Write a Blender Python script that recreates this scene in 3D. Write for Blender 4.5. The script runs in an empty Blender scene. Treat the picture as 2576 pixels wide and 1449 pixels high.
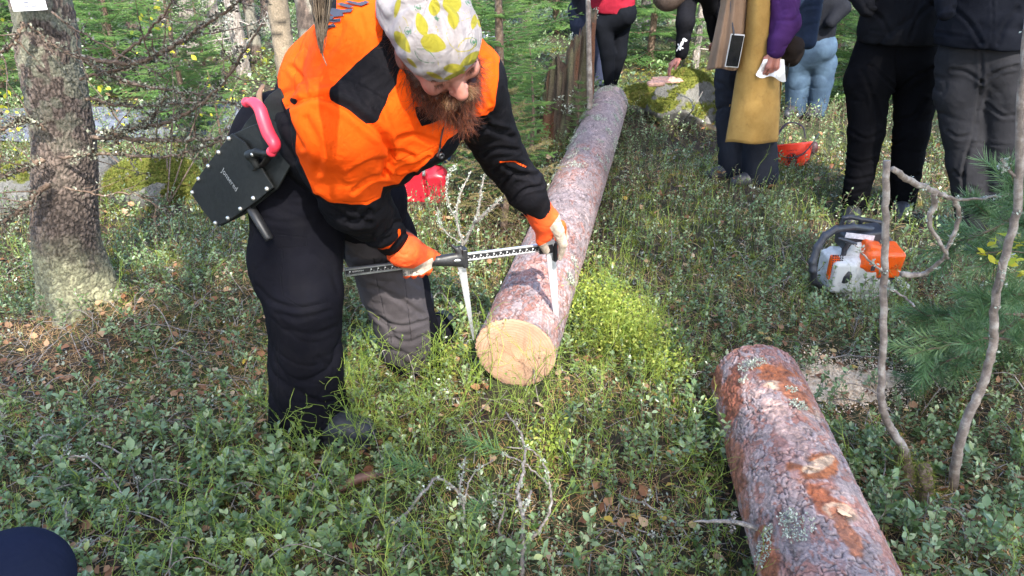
import bpy, math, random
import numpy as np
from mathutils import Vector, Matrix
random.seed(7); RNG = np.random.default_rng(7)
SC = bpy.context.scene; COL = SC.collection
R = math.radians
# ---------------------------------------------------------------- camera
CAM_H, PITCH, FPX, CU, CV = 1.55, R(26), 1860.0, 1288.0, 724.5      # focal length in units of a 2576 px wide picture
cam = bpy.data.cameras.new('camera'); camo = bpy.data.objects.new('camera', cam); COL.objects.link(camo)
camo.location = (0, 0, CAM_H); camo.rotation_euler = (math.pi/2 - PITCH, 0, 0)
cam.sensor_fit = 'HORIZONTAL'; cam.angle = 2*math.atan(CU/FPX); cam.clip_start = 0.05; cam.clip_end = 400
SC.camera = camo
# ---------------------------------------------------------------- sky, sun, exposure
SUN_DIR = Vector((0.20, -0.72, 0.72)).normalized()                      # towards the sun
elev = math.asin(SUN_DIR.z); az = math.atan2(SUN_DIR.x, SUN_DIR.y)
w = bpy.data.worlds.new('World'); SC.world = w; w.use_nodes = True
nt = w.node_tree; bg = nt.nodes['Background']; sky = nt.nodes.new('ShaderNodeTexSky')
sky.sky_type = 'NISHITA'; sky.sun_disc = False; sky.sun_elevation = elev; sky.sun_rotation = az; sky.ozone_density = .75; sky.dust_density = 1.6; sky.air_density = .9
nt.links.new(sky.outputs[0], bg.inputs[0]); bg.inputs[1].default_value = 0.15
sl = bpy.data.lights.new('sun', 'SUN'); sl.energy = 2.3; sl.angle = R(0.7); sl.color = (1, .95, .87)
slo = bpy.data.objects.new('sun', sl); COL.objects.link(slo); slo.rotation_euler = SUN_DIR.to_track_quat('Z', 'Y').to_euler()
SC.view_settings.view_transform = 'Standard'; SC.view_settings.look = 'None'; SC.view_settings.gamma = 1
SC.view_settings.exposure = 2.42
SC.cycles.max_bounces = 8; SC.cycles.transparent_max_bounces = 8; SC.cycles.sample_clamp_indirect = 8
# ---------------------------------------------------------------- helpers: photo pixel <-> world
_f = np.array([0, math.cos(PITCH), -math.sin(PITCH)]); _u = np.array([0, math.sin(PITCH), math.cos(PITCH)]); _r = np.array([1., 0, 0])
_o = np.array([0, 0, CAM_H])
def ray(u, v): return _f + _r*(u-CU)/FPX + _u*(CV-v)/FPX
def Pd(u, v, d): return _o + ray(u, v)*d                                # point at axial depth d
def Py(u, v, y):
    r = ray(u, v); return _o + r*(y/r[1])                               # point on world plane y
def Pz(u, v, z):
    r = ray(u, v); return _o + r*((z-CAM_H)/r[2])
def proj(P):
    P = np.asarray(P, float) - _o; d = P @ _f
    return CU + FPX*(P @ _r)/d, CV - FPX*(P @ _u)/d, d
def cw(a, b, c): return _r*a + _u*b - _f*c                              # camera-space vector (right, up, towards camera)
# ---------------------------------------------------------------- noise
def _hash(ix, iy, iz, s):
    h = (ix.astype(np.int64)*374761393 + iy.astype(np.int64)*668265263 + iz.astype(np.int64)*2147483647 + s*974634777) & 0xffffffff
    h = ((h ^ (h >> 13))*1274126177) & 0xffffffff
    return ((h ^ (h >> 16)) & 0xffff)/65535.0
def vnoise(P, s=0):
    P = np.asarray(P, float); i = np.floor(P); f = P-i; f = f*f*(3-2*f); i = i.astype(np.int64); out = 0
    for dx in (0, 1):
        for dy in (0, 1):
            for dz in (0, 1):
                wgt = (f[..., 0] if dx else 1-f[..., 0])*(f[..., 1] if dy else 1-f[..., 1])*(f[..., 2] if dz else 1-f[..., 2])
                out = out + wgt*_hash(i[..., 0]+dx, i[..., 1]+dy, i[..., 2]+dz, s)
    return out*2-1
def fbm(P, s=0, o=4):
    P = np.asarray(P, float); a = 1; t = 0; n = 0
    for k in range(o): t = t + a*vnoise(P*(2**k)+k*17.3, s+k); n += a; a *= .5
    return t/n
def cells(P, s=0):
    """cellular noise: F1, F2, id of the nearest cell"""
    P = np.asarray(P, float); i = np.floor(P).astype(np.int64); f1 = np.full(P.shape[:-1], 9.); f2 = f1.copy(); cid = np.zeros(P.shape[:-1])
    for dx in (-1, 0, 1):
        for dy in (-1, 0, 1):
            for dz in (-1, 0, 1):
                c = i+np.array([dx, dy, dz]); q = np.stack([_hash(c[..., 0], c[..., 1], c[..., 2], s+k) for k in range(3)], -1)
                d = np.linalg.norm(c+q-P, axis=-1); m = d < f1
                f2 = np.where(m, f1, np.minimum(f2, d)); cid = np.where(m, q[..., 0]*.5+q[..., 1]*.5, cid); f1 = np.where(m, d, f1)
    return f1, f2, cid
def sstep(a, b, x):
    t = np.clip((x-a)/(b-a), 0, 1); return t*t*(3-2*t)
# ---------------------------------------------------------------- terrain height
def gh(x, y):
    x = np.asarray(x, float); y = np.asarray(y, float); P = np.stack([x, y, 0*x], -1)
    h = 0.035*np.maximum(y-2.5, 0) - 0.02*np.maximum(y-9, 0)
    h = h + .05*vnoise(P*.9+3.1, 1) + .034*vnoise(P*2.7, 2)*1.0 + .010*vnoise(P*7, 3)
    h = h + .09*np.exp(-(((x+1.85)/.55)**2+((y-2.95)/.5)**2)) + .05*np.exp(-(((x+.9)/.5)**2+((y-3.0)/.5)**2))
    h = h - .05*np.exp(-(((x-.1)/.5)**2+((y-2.3)/.4)**2))*0
    return h
def G(u, v, dz=0.):
    """ground point seen at pixel"""
    r = ray(u, v); t = CAM_H/-r[2]
    for _ in range(14):
        p = _o + r*t; e = p[2]-(gh(p[0], p[1])+dz); t += e/-r[2]*.8
    return _o + r*t
# ---------------------------------------------------------------- objects
def setp(o, label=None, cat=None, group=None, kind=None):
    if label: o['label'] = label
    if cat: o['category'] = cat
    if group: o['group'] = group
    if kind: o['kind'] = kind
    return o
def empty(name, loc, label=None, cat=None, group=None):
    o = bpy.data.objects.new(name, None); COL.objects.link(o); o.location = loc; o.empty_display_size = .05
    return setp(o, label, cat, group)
def mk(name, V, F, mat, parent=None, smooth=True, attrs=None, mats=None, midx=None):
    """mesh object; F: (n,k) array or list of such arrays; V in world space"""
    V = np.asarray(V, np.float32)
    if parent is not None: V = V - np.array(parent_world(parent), np.float32)
    Fs = F if isinstance(F, (list, tuple)) and len(F) and isinstance(F[0], np.ndarray) else [np.asarray(F)]
    Fs = [np.asarray(f, np.int32) for f in Fs if len(f)]
    me = bpy.data.meshes.new(name); me.vertices.add(len(V)); me.vertices.foreach_set('co', V.ravel())
    tot = np.concatenate([np.full(len(f), f.shape[1], np.int32) for f in Fs]); loops = np.concatenate([f.ravel() for f in Fs])
    me.loops.add(len(loops)); me.loops.foreach_set('vertex_index', loops)
    me.polygons.add(len(tot)); st = np.zeros(len(tot), np.int32); st[1:] = np.cumsum(tot)[:-1]
    me.polygons.foreach_set('loop_start', st)
    try: me.polygons.foreach_set('loop_total', tot)
    except Exception: pass
    me.update(calc_edges=True); me.validate()
    me.polygons.foreach_set('use_smooth', np.full(len(me.polygons), smooth))
    for m in (mats or [mat]): me.materials.append(m)
    if midx is not None: me.polygons.foreach_set('material_index', np.asarray(midx, np.int32))
    for k, a in (attrs or {}).items():
        a = np.asarray(a, np.float32)
        if a.ndim == 1: at = me.attributes.new(k, 'FLOAT', 'POINT'); at.data.foreach_set('value', a)
        else: at = me.attributes.new(k, 'FLOAT_VECTOR', 'POINT'); at.data.foreach_set('vector', a.ravel())
    o = bpy.data.objects.new(name, me); COL.objects.link(o)
    if parent is not None: o.parent = parent
    return o
def parent_world(p):
    l = Vector((0, 0, 0))
    while p is not None: l += p.location; p = p.parent
    return l
def copy_thing(root, loc, rz=0, sc=1, label=None, group=None, rx=0, ry=0):
    r = root.copy(); COL.objects.link(r); r.location = loc; r.rotation_euler = (rx, ry, rz); r.scale = (sc,)*3
    if label: r['label'] = label
    if group: r['group'] = group
    for ch in list(root.children):
        c = ch.copy(); COL.objects.link(c); c.parent = r
        for g in list(ch.children):
            d = g.copy(); COL.objects.link(d); d.parent = c
    return r
class MB:
    def __init__(s): s.V = []; s.Q = []; s.T = []; s.n = 0; s.A = []
    def add(s, V, F, a=None):
        V = np.asarray(V, float).reshape(-1, 3); F = np.asarray(F, int)
        if len(V) == 0: return s
        (s.Q if F.shape[1] == 4 else s.T).append(F+s.n); s.V.append(V); s.n += len(V)
        s.A.append(np.full(len(V), random.random() if a is None else a) if np.isscalar(a) or a is None else np.asarray(a, float)); return s
    def add2(s, V, Fs, a=None):
        V = np.asarray(V, float).reshape(-1, 3)
        for F in Fs: (s.Q if F.shape[1] == 4 else s.T).append(np.asarray(F)+s.n)
        s.V.append(V); s.n += len(V); s.A.append(np.full(len(V), random.random() if a is None else a)); return s
    def build(s, name, mat, parent=None, smooth=True, **k):
        Fs = []
        if s.Q: Fs.append(np.concatenate(s.Q))
        if s.T: Fs.append(np.concatenate(s.T))
        o = mk(name, np.concatenate(s.V), Fs, mat, parent, smooth, attrs={'v': np.concatenate(s.A)}, **k)
        if name in ('lichen', 'moss', 'stem'): o['kind'] = 'stuff'
        return o
def frame_of(pts):
    pts = np.asarray(pts, float); t = np.gradient(pts, axis=0); t /= np.linalg.norm(t, axis=1)[:, None]+1e-9
    ref = np.array([0, 0, 1.]) if abs(t[0][2]) < .9 else np.array([1., 0, 0]); n = np.zeros_like(t)
    v = np.cross(t[0], ref); v /= np.linalg.norm(v); n[0] = v
    for i in range(1, len(t)):
        v = n[i-1]-t[i]*(n[i-1]@t[i]); n[i] = v/(np.linalg.norm(v)+1e-9)
    return t, n, np.cross(t, n)
def tube(pts, rad, ns=6, caps=True, flat=1.):
    pts = np.asarray(pts, float); rad = np.broadcast_to(np.asarray(rad, float), (len(pts),)); t, n, b = frame_of(pts)
    a = np.linspace(0, 2*np.pi, ns, endpoint=False)
    V = pts[:, None]+rad[:, None, None]*(np.cos(a)[None, :, None]*n[:, None]+flat*np.sin(a)[None, :, None]*b[:, None])
    m = len(pts); i = np.arange(m-1)[:, None]*ns; j = np.arange(ns)[None]; j2 = (j+1) % ns
    F = np.stack([i+j, i+j2, i+ns+j2, i+ns+j], -1).reshape(-1, 4); V = V.reshape(-1, 3)
    if caps:
        V = np.concatenate([V, pts[:1], pts[-1:]]); c0, c1 = m*ns, m*ns+1
        k = np.arange(ns); k2 = (k+1) % ns
        F = np.concatenate([F, np.stack([np.full(ns, c0), k2, k, np.full(ns, c0)], -1)[:, [0, 1, 2, 2]], np.stack([np.full(ns, c1), (m-1)*ns+k, (m-1)*ns+k2, (m-1)*ns+k2], -1)])
        # degenerate quads are split off as triangles by the caller through fixq
    return V, F
def fixq(V, F):
    d = F[:, 2] == F[:, 3]; return V, [F[~d], F[d][:, :3]] if d.any() else [F]
def smooth_path(ctrl, n=24):
    c = np.asarray(ctrl, float); m = len(c)
    if m < 3: return c[0]+(c[-1]-c[0])*np.linspace(0, 1, n)[:, None]
    p = np.concatenate([[2*c[0]-c[1]], c, [2*c[-1]-c[-2]]]); t = np.linspace(0, m-1-1e-6, n); i = t.astype(int); f = (t-i)[:, None]
    a, b, cc, d = p[i], p[i+1], p[i+2], p[i+3]
    return .5*((2*b)+(-a+cc)*f+(2*a-5*b+4*cc-d)*f*f+(-a+3*b-3*cc+d)*f**3)
def lerp_r(rad, n): return np.interp(np.linspace(0, 1, n), np.linspace(0, 1, len(rad)), rad)
def add_tube(mb, ctrl, rad, ns=6, n=20, a=None, jit=0., flat=1.):
    p = smooth_path(ctrl, n)
    if jit: p[1:-1] += RNG.normal(0, jit, (n-2, 3))
    r = lerp_r(np.atleast_1d(rad), n) if np.ndim(rad) else np.full(n, rad)
    V, Fs = fixq(*tube(p, r, ns, True, flat)); mb.add2(V, Fs, a); return p
def box(c, sx, sy, sz, ax=None, bev=0.):
    """box with optional chamfer; ax rows = local axes"""
    ax = np.eye(3) if ax is None else np.asarray(ax, float); hs = np.array([sx, sy, sz])/2
    if bev <= 0:
        V = np.array([[x, y, z] for x in (-1, 1) for y in (-1, 1) for z in (-1, 1)])*hs
        F = np.array([[0, 1, 3, 2], [4, 6, 7, 5], [0, 4, 5, 1], [2, 3, 7, 6], [0, 2, 6, 4], [1, 5, 7, 3]])
        return np.asarray(c)+V@ax, F
    V = []; Fq = []; Ft = []
    idx = {}
    for x in (-1, 1):
        for y in (-1, 1):
            for z in (-1, 1):
                s = np.array([x, y, z])
                for k in range(3):
                    q = s*(hs-bev); q[k] = s[k]*hs[k]; idx[(x, y, z, k)] = len(V); V.append(q)
                Ft.append([idx[(x, y, z, 0)], idx[(x, y, z, 1)], idx[(x, y, z, 2)]][::(1 if x*y*z > 0 else -1)])
    for k in range(3):
        a, b = [(1, 2), (2, 0), (0, 1)][k]
        for s in (-1, 1):
            q = []
            for (p, r_) in ((-1, -1), (1, -1), (1, 1), (-1, 1)):
                key = [0, 0, 0]; key[k] = s; key[a] = p; key[b] = r_; q.append(idx[(*key, k)])
            Fq.append(q if s > 0 else q[::-1])
        for p in (-1, 1):
            for r_ in (-1, 1):
                e = []
                k0 = [0, 0, 0]; k0[a] = p; k0[b] = r_
                for s, ax2 in ((-1, a), (1, a), (1, b), (-1, b)):
                    key = list(k0); key[k] = s; e.append(idx[(*key, ax2)])
                Fq.append(e if p*r_ < 0 else e[::-1])
    return np.asarray(c)+np.array(V)@ax, [np.array(Fq), np.array(Ft)]
def add_box(mb, c, sx, sy, sz, ax=None, bev=0., a=None):
    V, F = box(c, sx, sy, sz, ax, bev)
    return mb.add2(V, F if isinstance(F, list) else [F], a)
def prism(poly, thick, o, ex, ey, bevel=0.):
    """extruded polygon: local 2-D poly on axes ex,ey about o, thickness along ex x ey"""
    p = np.asarray(poly, float); ez = np.cross(ex, ey); ez = ez/np.linalg.norm(ez); n = len(p)
    B = np.asarray(o)+p[:, :1]*ex+p[:, 1:]*ey
    a = np.concatenate([B-ez*thick/2, B+ez*thick/2])
    return a, n
def prism_obj(name, poly, thick, o, ex, ey, mat, parent=None, smooth=False):
    V, n = prism(poly, thick, o, ex, ey); k = np.arange(n); k2 = (k+1) % n
    if parent is not None: V = V-np.array(parent_world(parent))
    me = bpy.data.meshes.new(name); me.from_pydata([tuple(v) for v in V], [], [tuple(range(n))[::-1], tuple(range(n, 2*n))]+[(int(a), int(b), int(b+n), int(a+n)) for a, b in zip(k, k2)])
    me.materials.append(mat); o_ = bpy.data.objects.new(name, me); COL.objects.link(o_)
    if parent is not None: o_.parent = parent
    return o_
def lathe(prof, o, axis, ns=24, ref=None):
    axis = np.asarray(axis, float)/np.linalg.norm(axis); ref = np.array([1., 0, 0]) if ref is None and abs(axis[0]) < .9 else (np.array([0, 1., 0]) if ref is None else ref)
    n = np.cross(axis, ref); n /= np.linalg.norm(n); b = np.cross(axis, n); a = np.linspace(0, 2*np.pi, ns, endpoint=False)
    pr = np.asarray(prof, float)
    V = np.asarray(o)+pr[:, None, 1:2]*axis+pr[:, None, 0:1]*(np.cos(a)[None, :, None]*n+np.sin(a)[None, :, None]*b)
    m = len(pr); i = np.arange(m-1)[:, None]*ns; j = np.arange(ns)[None]; j2 = (j+1) % ns
    return V.reshape(-1, 3), np.stack([i+j, i+j2, i+ns+j2, i+ns+j], -1).reshape(-1, 4)
def inst(PV, PF, M, L, a=None):
    """instances of a prototype mesh: M (n,3,3) matrices (rows = images of axes), L (n,3)"""
    n = len(L); V = (PV[None] @ M)+L[:, None]; k = len(PV)
    Fs = [(f[None]+(np.arange(n)*k)[:, None, None]).reshape(-1, f.shape[1]) for f in (PF if isinstance(PF, list) else [PF])]
    A = np.repeat(RNG.random(n) if a is None else a, k); return V.reshape(-1, 3), Fs, A
def addinst(mb, PV, PF, M, L, a=None):
    if len(L) == 0: return
    V, Fs, A = inst(PV, PF, M, L, a)
    for F in Fs: (mb.Q if F.shape[1] == 4 else mb.T).append(F+mb.n)
    mb.V.append(V); mb.A.append(A); mb.n += len(V)
def rotz(a):
    a = np.asarray(a, float); c, s, z, o = np.cos(a), np.sin(a), 0*a, 0*a+1
    return np.stack([np.stack([c, s, z], -1), np.stack([-s, c, z], -1), np.stack([z, z, o], -1)], -2)
def rotx(a):
    a = np.asarray(a, float); c, s, z, o = np.cos(a), np.sin(a), 0*a, 0*a+1
    return np.stack([np.stack([o, z, z], -1), np.stack([z, c, s], -1), np.stack([z, -s, c], -1)], -2)
def roty(a):
    a = np.asarray(a, float); c, s, z, o = np.cos(a), np.sin(a), 0*a, 0*a+1
    return np.stack([np.stack([c, z, -s], -1), np.stack([z, o, z], -1), np.stack([s, z, c], -1)], -2)
def tilt_random(n, amp):
    return rotx(RNG.normal(0, amp, n)) @ roty(RNG.normal(0, amp, n)) @ rotz(RNG.uniform(0, 6.283, n))
# ---------------------------------------------------------------- implicit surfaces (bodies, clothes, rocks)
def nrm(a): a = np.asarray(a, float); return a/np.linalg.norm(a)
class SDF:
    def __init__(s, res): s.res = res; s.p = []
    def cone(s, a, b, ra, rb, k=.03, flat=None, sub=False):
        a, b = np.asarray(a, float), np.asarray(b, float); m = max(ra, rb)
        s.p.append(('c', a, b, ra, rb, k, flat, sub, np.minimum(a, b)-m, np.maximum(a, b)+m)); return s
    def path(s, pts, rs, k=.03, flat=None, sub=False):
        for i in range(len(pts)-1): s.cone(pts[i], pts[i+1], rs[i], rs[i+1], k, flat, sub)
        return s
    def ell(s, c, r, ax=None, k=.03, sub=False):
        c = np.asarray(c, float); ax = np.eye(3) if ax is None else np.asarray(ax, float); m = max(r)
        s.p.append(('e', c, np.array(r, float), ax, None, k, None, sub, c-m, c+m)); return s
    def box(s, c, h, ax=None, rd=.01, k=.02, sub=False):
        c = np.asarray(c, float); ax = np.eye(3) if ax is None else np.asarray(ax, float); m = np.linalg.norm(h)+rd
        s.p.append(('b', c, np.array(h, float), ax, rd, k, None, sub, c-m, c+m)); return s
    def mesh(s, warp=None):
        res = s.res; lo = np.min([p[8] for p in s.p if not p[7]], 0)-4*res; hi = np.max([p[9] for p in s.p if not p[7]], 0)+4*res
        n = np.ceil((hi-lo)/res).astype(int)+1; f = np.full(n, 1., np.float32); ax_ = [lo[i]+np.arange(n[i])*res for i in range(3)]
        for p in s.p:
            k = p[5]; i0 = np.clip(np.floor((p[8]-k-3*res-lo)/res).astype(int), 0, n); i1 = np.clip(np.ceil((p[9]+k+3*res-lo)/res).astype(int)+1, 0, n)
            if (i1 <= i0).any(): continue
            X, Y, Z = np.meshgrid(*[ax_[i][i0[i]:i1[i]].astype(np.float32) for i in range(3)], indexing='ij')
            q = np.stack([X, Y, Z], -1)
            if warp is not None: q = q+warp(q)
            if p[0] == 'c':
                a, b, ra, rb = p[1:5]; ba = b-a; L2 = ba@ba+1e-12; pa = q-a.astype(np.float32); t = np.clip((pa@ba)/L2, 0, 1); dv = pa-t[..., None]*ba
                if p[6] is not None:
                    nx, fl = p[6]; nx = nrm(nx); c = dv@nx; dv = dv+(c*(1/fl-1))[..., None]*nx
                    d = np.linalg.norm(dv, axis=-1)-(ra+(rb-ra)*t); d = d*min(1, fl)
                else: d = np.linalg.norm(dv, axis=-1)-(ra+(rb-ra)*t)
            elif p[0] == 'e':
                l = (q-p[1])@p[3].T; k0 = np.linalg.norm(l/p[2], axis=-1); k1 = np.linalg.norm(l/p[2]**2, axis=-1)+1e-6; d = k0*(k0-1)/k1
            else:
                l = np.abs((q-p[1])@p[3].T)-p[2]; d = np.linalg.norm(np.maximum(l, 0), axis=-1)+np.minimum(l.max(-1), 0)-p[4]
            d = d.astype(np.float32); sl_ = tuple(slice(i0[i], i1[i]) for i in range(3)); o = f[sl_]
            if p[7]:
                h = np.clip(.5-.5*(d+o)/k, 0, 1); f[sl_] = o*(1-h)-d*h+k*h*(1-h)
            else:
                h = np.clip(.5+.5*(d-o)/k, 0, 1); f[sl_] = d*(1-h)+o*h-k*h*(1-h)
        return surface_nets(f, lo, res)
def surface_nets(f, lo, res):
    s = f < 0; nx, ny, nz = f.shape
    c = [(dx, dy, dz) for dx in (0, 1) for dy in (0, 1) for dz in (0, 1)]
    cnt = sum(s[dx:nx-1+dx, dy:ny-1+dy, dz:nz-1+dz].astype(np.int8) for dx, dy, dz in c)
    act = (cnt > 0) & (cnt < 8); ids = np.full(act.shape, -1, np.int32); I = np.argwhere(act); ids[act] = np.arange(len(I))
    acc = np.zeros((len(I), 3)); w_ = np.zeros(len(I))
    for a in range(8):
        for b in range(a+1, 8):
            d = [c[b][i]-c[a][i] for i in range(3)]
            if sum(map(abs, d)) != 1: continue
            fa = f[I[:, 0]+c[a][0], I[:, 1]+c[a][1], I[:, 2]+c[a][2]]; fb = f[I[:, 0]+c[b][0], I[:, 1]+c[b][1], I[:, 2]+c[b][2]]
            m = (fa < 0) != (fb < 0); t = np.where(m, fa/np.where(m, fa-fb, 1), 0)
            p = np.array(c[a])[None]+t[:, None]*np.array(d)[None]; acc += np.where(m[:, None], p, 0); w_ += m
    V = lo+(I+acc/w_[:, None])*res; F = []
    for ax in range(3):
        a, b = [(1, 2), (2, 0), (0, 1)][ax]
        s0 = [slice(None)]*3; s1 = [slice(None)]*3; s0[ax] = slice(0, -1); s1[ax] = slice(1, None)
        e = s[tuple(s0)] != s[tuple(s1)]; E = np.argwhere(e); E = E[(E[:, a] > 0) & (E[:, b] > 0) & (E[:, a] < f.shape[a]-1) & (E[:, b] < f.shape[b]-1)]
        ins = s[tuple(E.T)]
        def g(da, db):
            q = E.copy(); q[:, a] -= da; q[:, b] -= db; return ids[tuple(q.T)]
        Q = np.stack([g(1, 1), g(0, 1), g(0, 0), g(1, 0)], -1); Q[~ins] = Q[~ins][:, ::-1]; F.append(Q)
    F = np.concatenate(F); return V, F[(F >= 0).all(1)]
def vnormals(V, F):
    n = np.cross(V[F[:, 2]]-V[F[:, 0]], V[F[:, 3]]-V[F[:, 1]]); N = np.zeros_like(V)
    for i in range(4): np.add.at(N, F[:, i], n)
    return N/(np.linalg.norm(N, axis=1)[:, None]+1e-12)
def relax(V, F, it=2):
    """light smoothing of a quad mesh"""
    for _ in range(it):
        S = np.zeros_like(V); C = np.zeros(len(V))
        for i in range(4):
            j = (i+1) % 4; np.add.at(S, F[:, i], V[F[:, j]]); np.add.at(C, F[:, i], 1); np.add.at(S, F[:, j], V[F[:, i]]); np.add.at(C, F[:, j], 1)
        V = V*.5+.5*S/C[:, None]
    return V
def poly_sd(pu, pv, poly):
    """signed distance (positive inside) of points to a 2-D polygon"""
    poly = np.asarray(poly, float); d = np.full(pu.shape, 1e9); ins = np.zeros(pu.shape, bool); n = len(poly)
    for i in range(n):
        a, b = poly[i], poly[(i+1) % n]; ex, ey = b-a; t = np.clip(((pu-a[0])*ex+(pv-a[1])*ey)/(ex*ex+ey*ey+1e-9), 0, 1)
        d = np.minimum(d, np.hypot(pu-a[0]-t*ex, pv-a[1]-t*ey))
        c = ((a[1] > pv) != (b[1] > pv)); xx = (b[0]-a[0])*(pv-a[1])/(b[1]-a[1]+1e-12)+a[0]; ins ^= c & (pu < xx)
    return np.where(ins, d, -d)
def line_d(pu, pv, pts):
    d = np.full(pu.shape, 1e9); pts = np.asarray(pts, float)
    for a, b in zip(pts[:-1], pts[1:]):
        e = b-a; t = np.clip(((pu-a[0])*e[0]+(pv-a[1])*e[1])/(e@e+1e-9), 0, 1); d = np.minimum(d, np.hypot(pu-a[0]-t*e[0], pv-a[1]-t*e[1]))
    return d
# ---------------------------------------------------------------- materials
class Mt:
    def __init__(s, name):
        s.m = bpy.data.materials.new(name); s.m.use_nodes = True; s.t = s.m.node_tree; s.b = s.t.nodes['Principled BSDF']; s.out = s.t.nodes['Material Output']
        s.co = s.t.nodes.new('ShaderNodeTexCoord').outputs['Object']
    def n(s, ty, **k):
        x = s.t.nodes.new(ty)
        for a, v in k.items(): setattr(x, a, v)
        return x
    def l(s, a, b): s.t.links.new(a, b)
    def attr(s, name, out='Fac'): x = s.n('ShaderNodeAttribute', attribute_name=name); return x.outputs[out]
    def scaled(s, sc, src=None):
        x = s.n('ShaderNodeMapping'); x.inputs['Scale'].default_value = sc if hasattr(sc, '__len__') else (sc,)*3; s.l(src or s.co, x.inputs[0]); return x.outputs[0]
    def noise(s, scale, det=4, rough=.6, src=None, dist=0):
        x = s.n('ShaderNodeTexNoise'); x.inputs['Scale'].default_value = scale; x.inputs['Detail'].default_value = det; x.inputs['Roughness'].default_value = rough
        x.inputs['Distortion'].default_value = dist; s.l(src or s.co, x.inputs['Vector']); return x.outputs['Fac']
    def voro(s, scale, feature='F1', out='Distance', src=None, rnd=1):
        x = s.n('ShaderNodeTexVoronoi', feature=feature); x.inputs['Scale'].default_value = scale; x.inputs['Randomness'].default_value = rnd; s.l(src or s.co, x.inputs['Vector']); return x.outputs[out]
    def ramp(s, fac, stops, interp='LINEAR'):
        x = s.n('ShaderNodeValToRGB'); x.color_ramp.interpolation = interp; e = x.color_ramp.elements
        while len(e) < len(stops): e.new(.5)
        for i, (p, c) in enumerate(stops): e[i].position = p; e[i].color = (*c, 1) if len(c) == 3 else c
        s.l(fac, x.inputs[0]); return x.outputs[0]
    def mix(s, f, a, b, mode='MIX'):
        x = s.n('ShaderNodeMix', data_type='RGBA', blend_type=mode)
        for sock, v in ((x.inputs[0], f), (x.inputs[6], a), (x.inputs[7], b)):
            if hasattr(v, 'links'): s.l(v, sock)
            else: sock.default_value = v if not hasattr(v, '__len__') else ((*v, 1) if len(v) == 3 else v)
        return x.outputs[2]
    def math(s, op, a, b=0., c=None):
        x = s.n('ShaderNodeMath', operation=op)
        for i, v in enumerate((a, b) if c is None else (a, b, c)):
            if hasattr(v, 'links'): s.l(v, x.inputs[i])
            else: x.inputs[i].default_value = v
        return x.outputs[0]
    def mapr(s, v, a, b, c=0, d=1):
        x = s.n('ShaderNodeMapRange'); s.l(v, x.inputs[0])
        for i, q in enumerate((a, b, c, d)): x.inputs[i+1].default_value = q
        return x.outputs[0]
    def color(s, c):
        if hasattr(c, 'links'): s.l(c, s.b.inputs['Base Color'])
        else: s.b.inputs['Base Color'].default_value = (*c, 1)
        return s
    def rough(s, r):
        if hasattr(r, 'links'): s.l(r, s.b.inputs['Roughness'])
        else: s.b.inputs['Roughness'].default_value = r
        return s
    def bump(s, h, dist=.003, st=1.):
        x = s.n('ShaderNodeBump'); x.inputs['Strength'].default_value = st; x.inputs['Distance'].default_value = dist; s.l(h, x.inputs['Height'])
        ex = s.b.inputs['Normal'].links
        if ex: s.l(ex[0].from_socket, x.inputs['Normal'])
        s.l(x.outputs[0], s.b.inputs['Normal']); return s
    def trans(s, col, f=.3):
        tr = s.n('ShaderNodeBsdfTranslucent'); mx = s.n('ShaderNodeMixShader'); mx.inputs[0].default_value = f
        if hasattr(col, 'links'): s.l(col, tr.inputs[0])
        else: tr.inputs[0].default_value = (*col, 1)
        s.l(s.b.outputs[0], mx.inputs[1]); s.l(tr.outputs[0], mx.inputs[2]); s.l(mx.outputs[0], s.out.inputs[0]); return s
    def set(s, **k):
        for a, v in k.items(): s.b.inputs[a.replace('_', ' ')].default_value = v
        return s
def plain(name, c, r=.6, metal=0, var=.15, ns=40, bump=.0, **k):
    m = Mt(name); nz = m.noise(ns, 5); lo = tuple(x*(1-var) for x in c); hi = tuple(min(1, x*(1+var)) for x in c)
    m.color(m.ramp(nz, [(.3, lo), (.7, hi)])).rough(m.mapr(m.noise(ns*.6, 4), .3, .7, max(0, r-.08), min(1, r+.08))); m.b.inputs['Metallic'].default_value = metal
    if bump: m.bump(nz, bump)
    m.set(**k); return m.m
def cloth(name, c, r=.85, var=.12, dust=None, weave=.0004):
    """woven cloth: uneven dye, fine weave, optional pale dust marks"""
    m = Mt(name); nz = m.noise(6, 5); f = m.noise(420, 2)
    col = m.ramp(nz, [(.3, tuple(x*(1-var) for x in c)), (.7, tuple(x*(1+var) for x in c))])
    if dust: col = m.mix(m.math('MULTIPLY', m.mapr(m.noise(9, 6, .7), .5, .75), dust[1]), col, dust[0])
    m.color(col).rough(r); m.set(Specular_IOR_Level=.06); m.bump(f, weave, .6); m.bump(m.noise(28, 4, .55, dist=.6), .004, .7)
    return m
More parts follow.
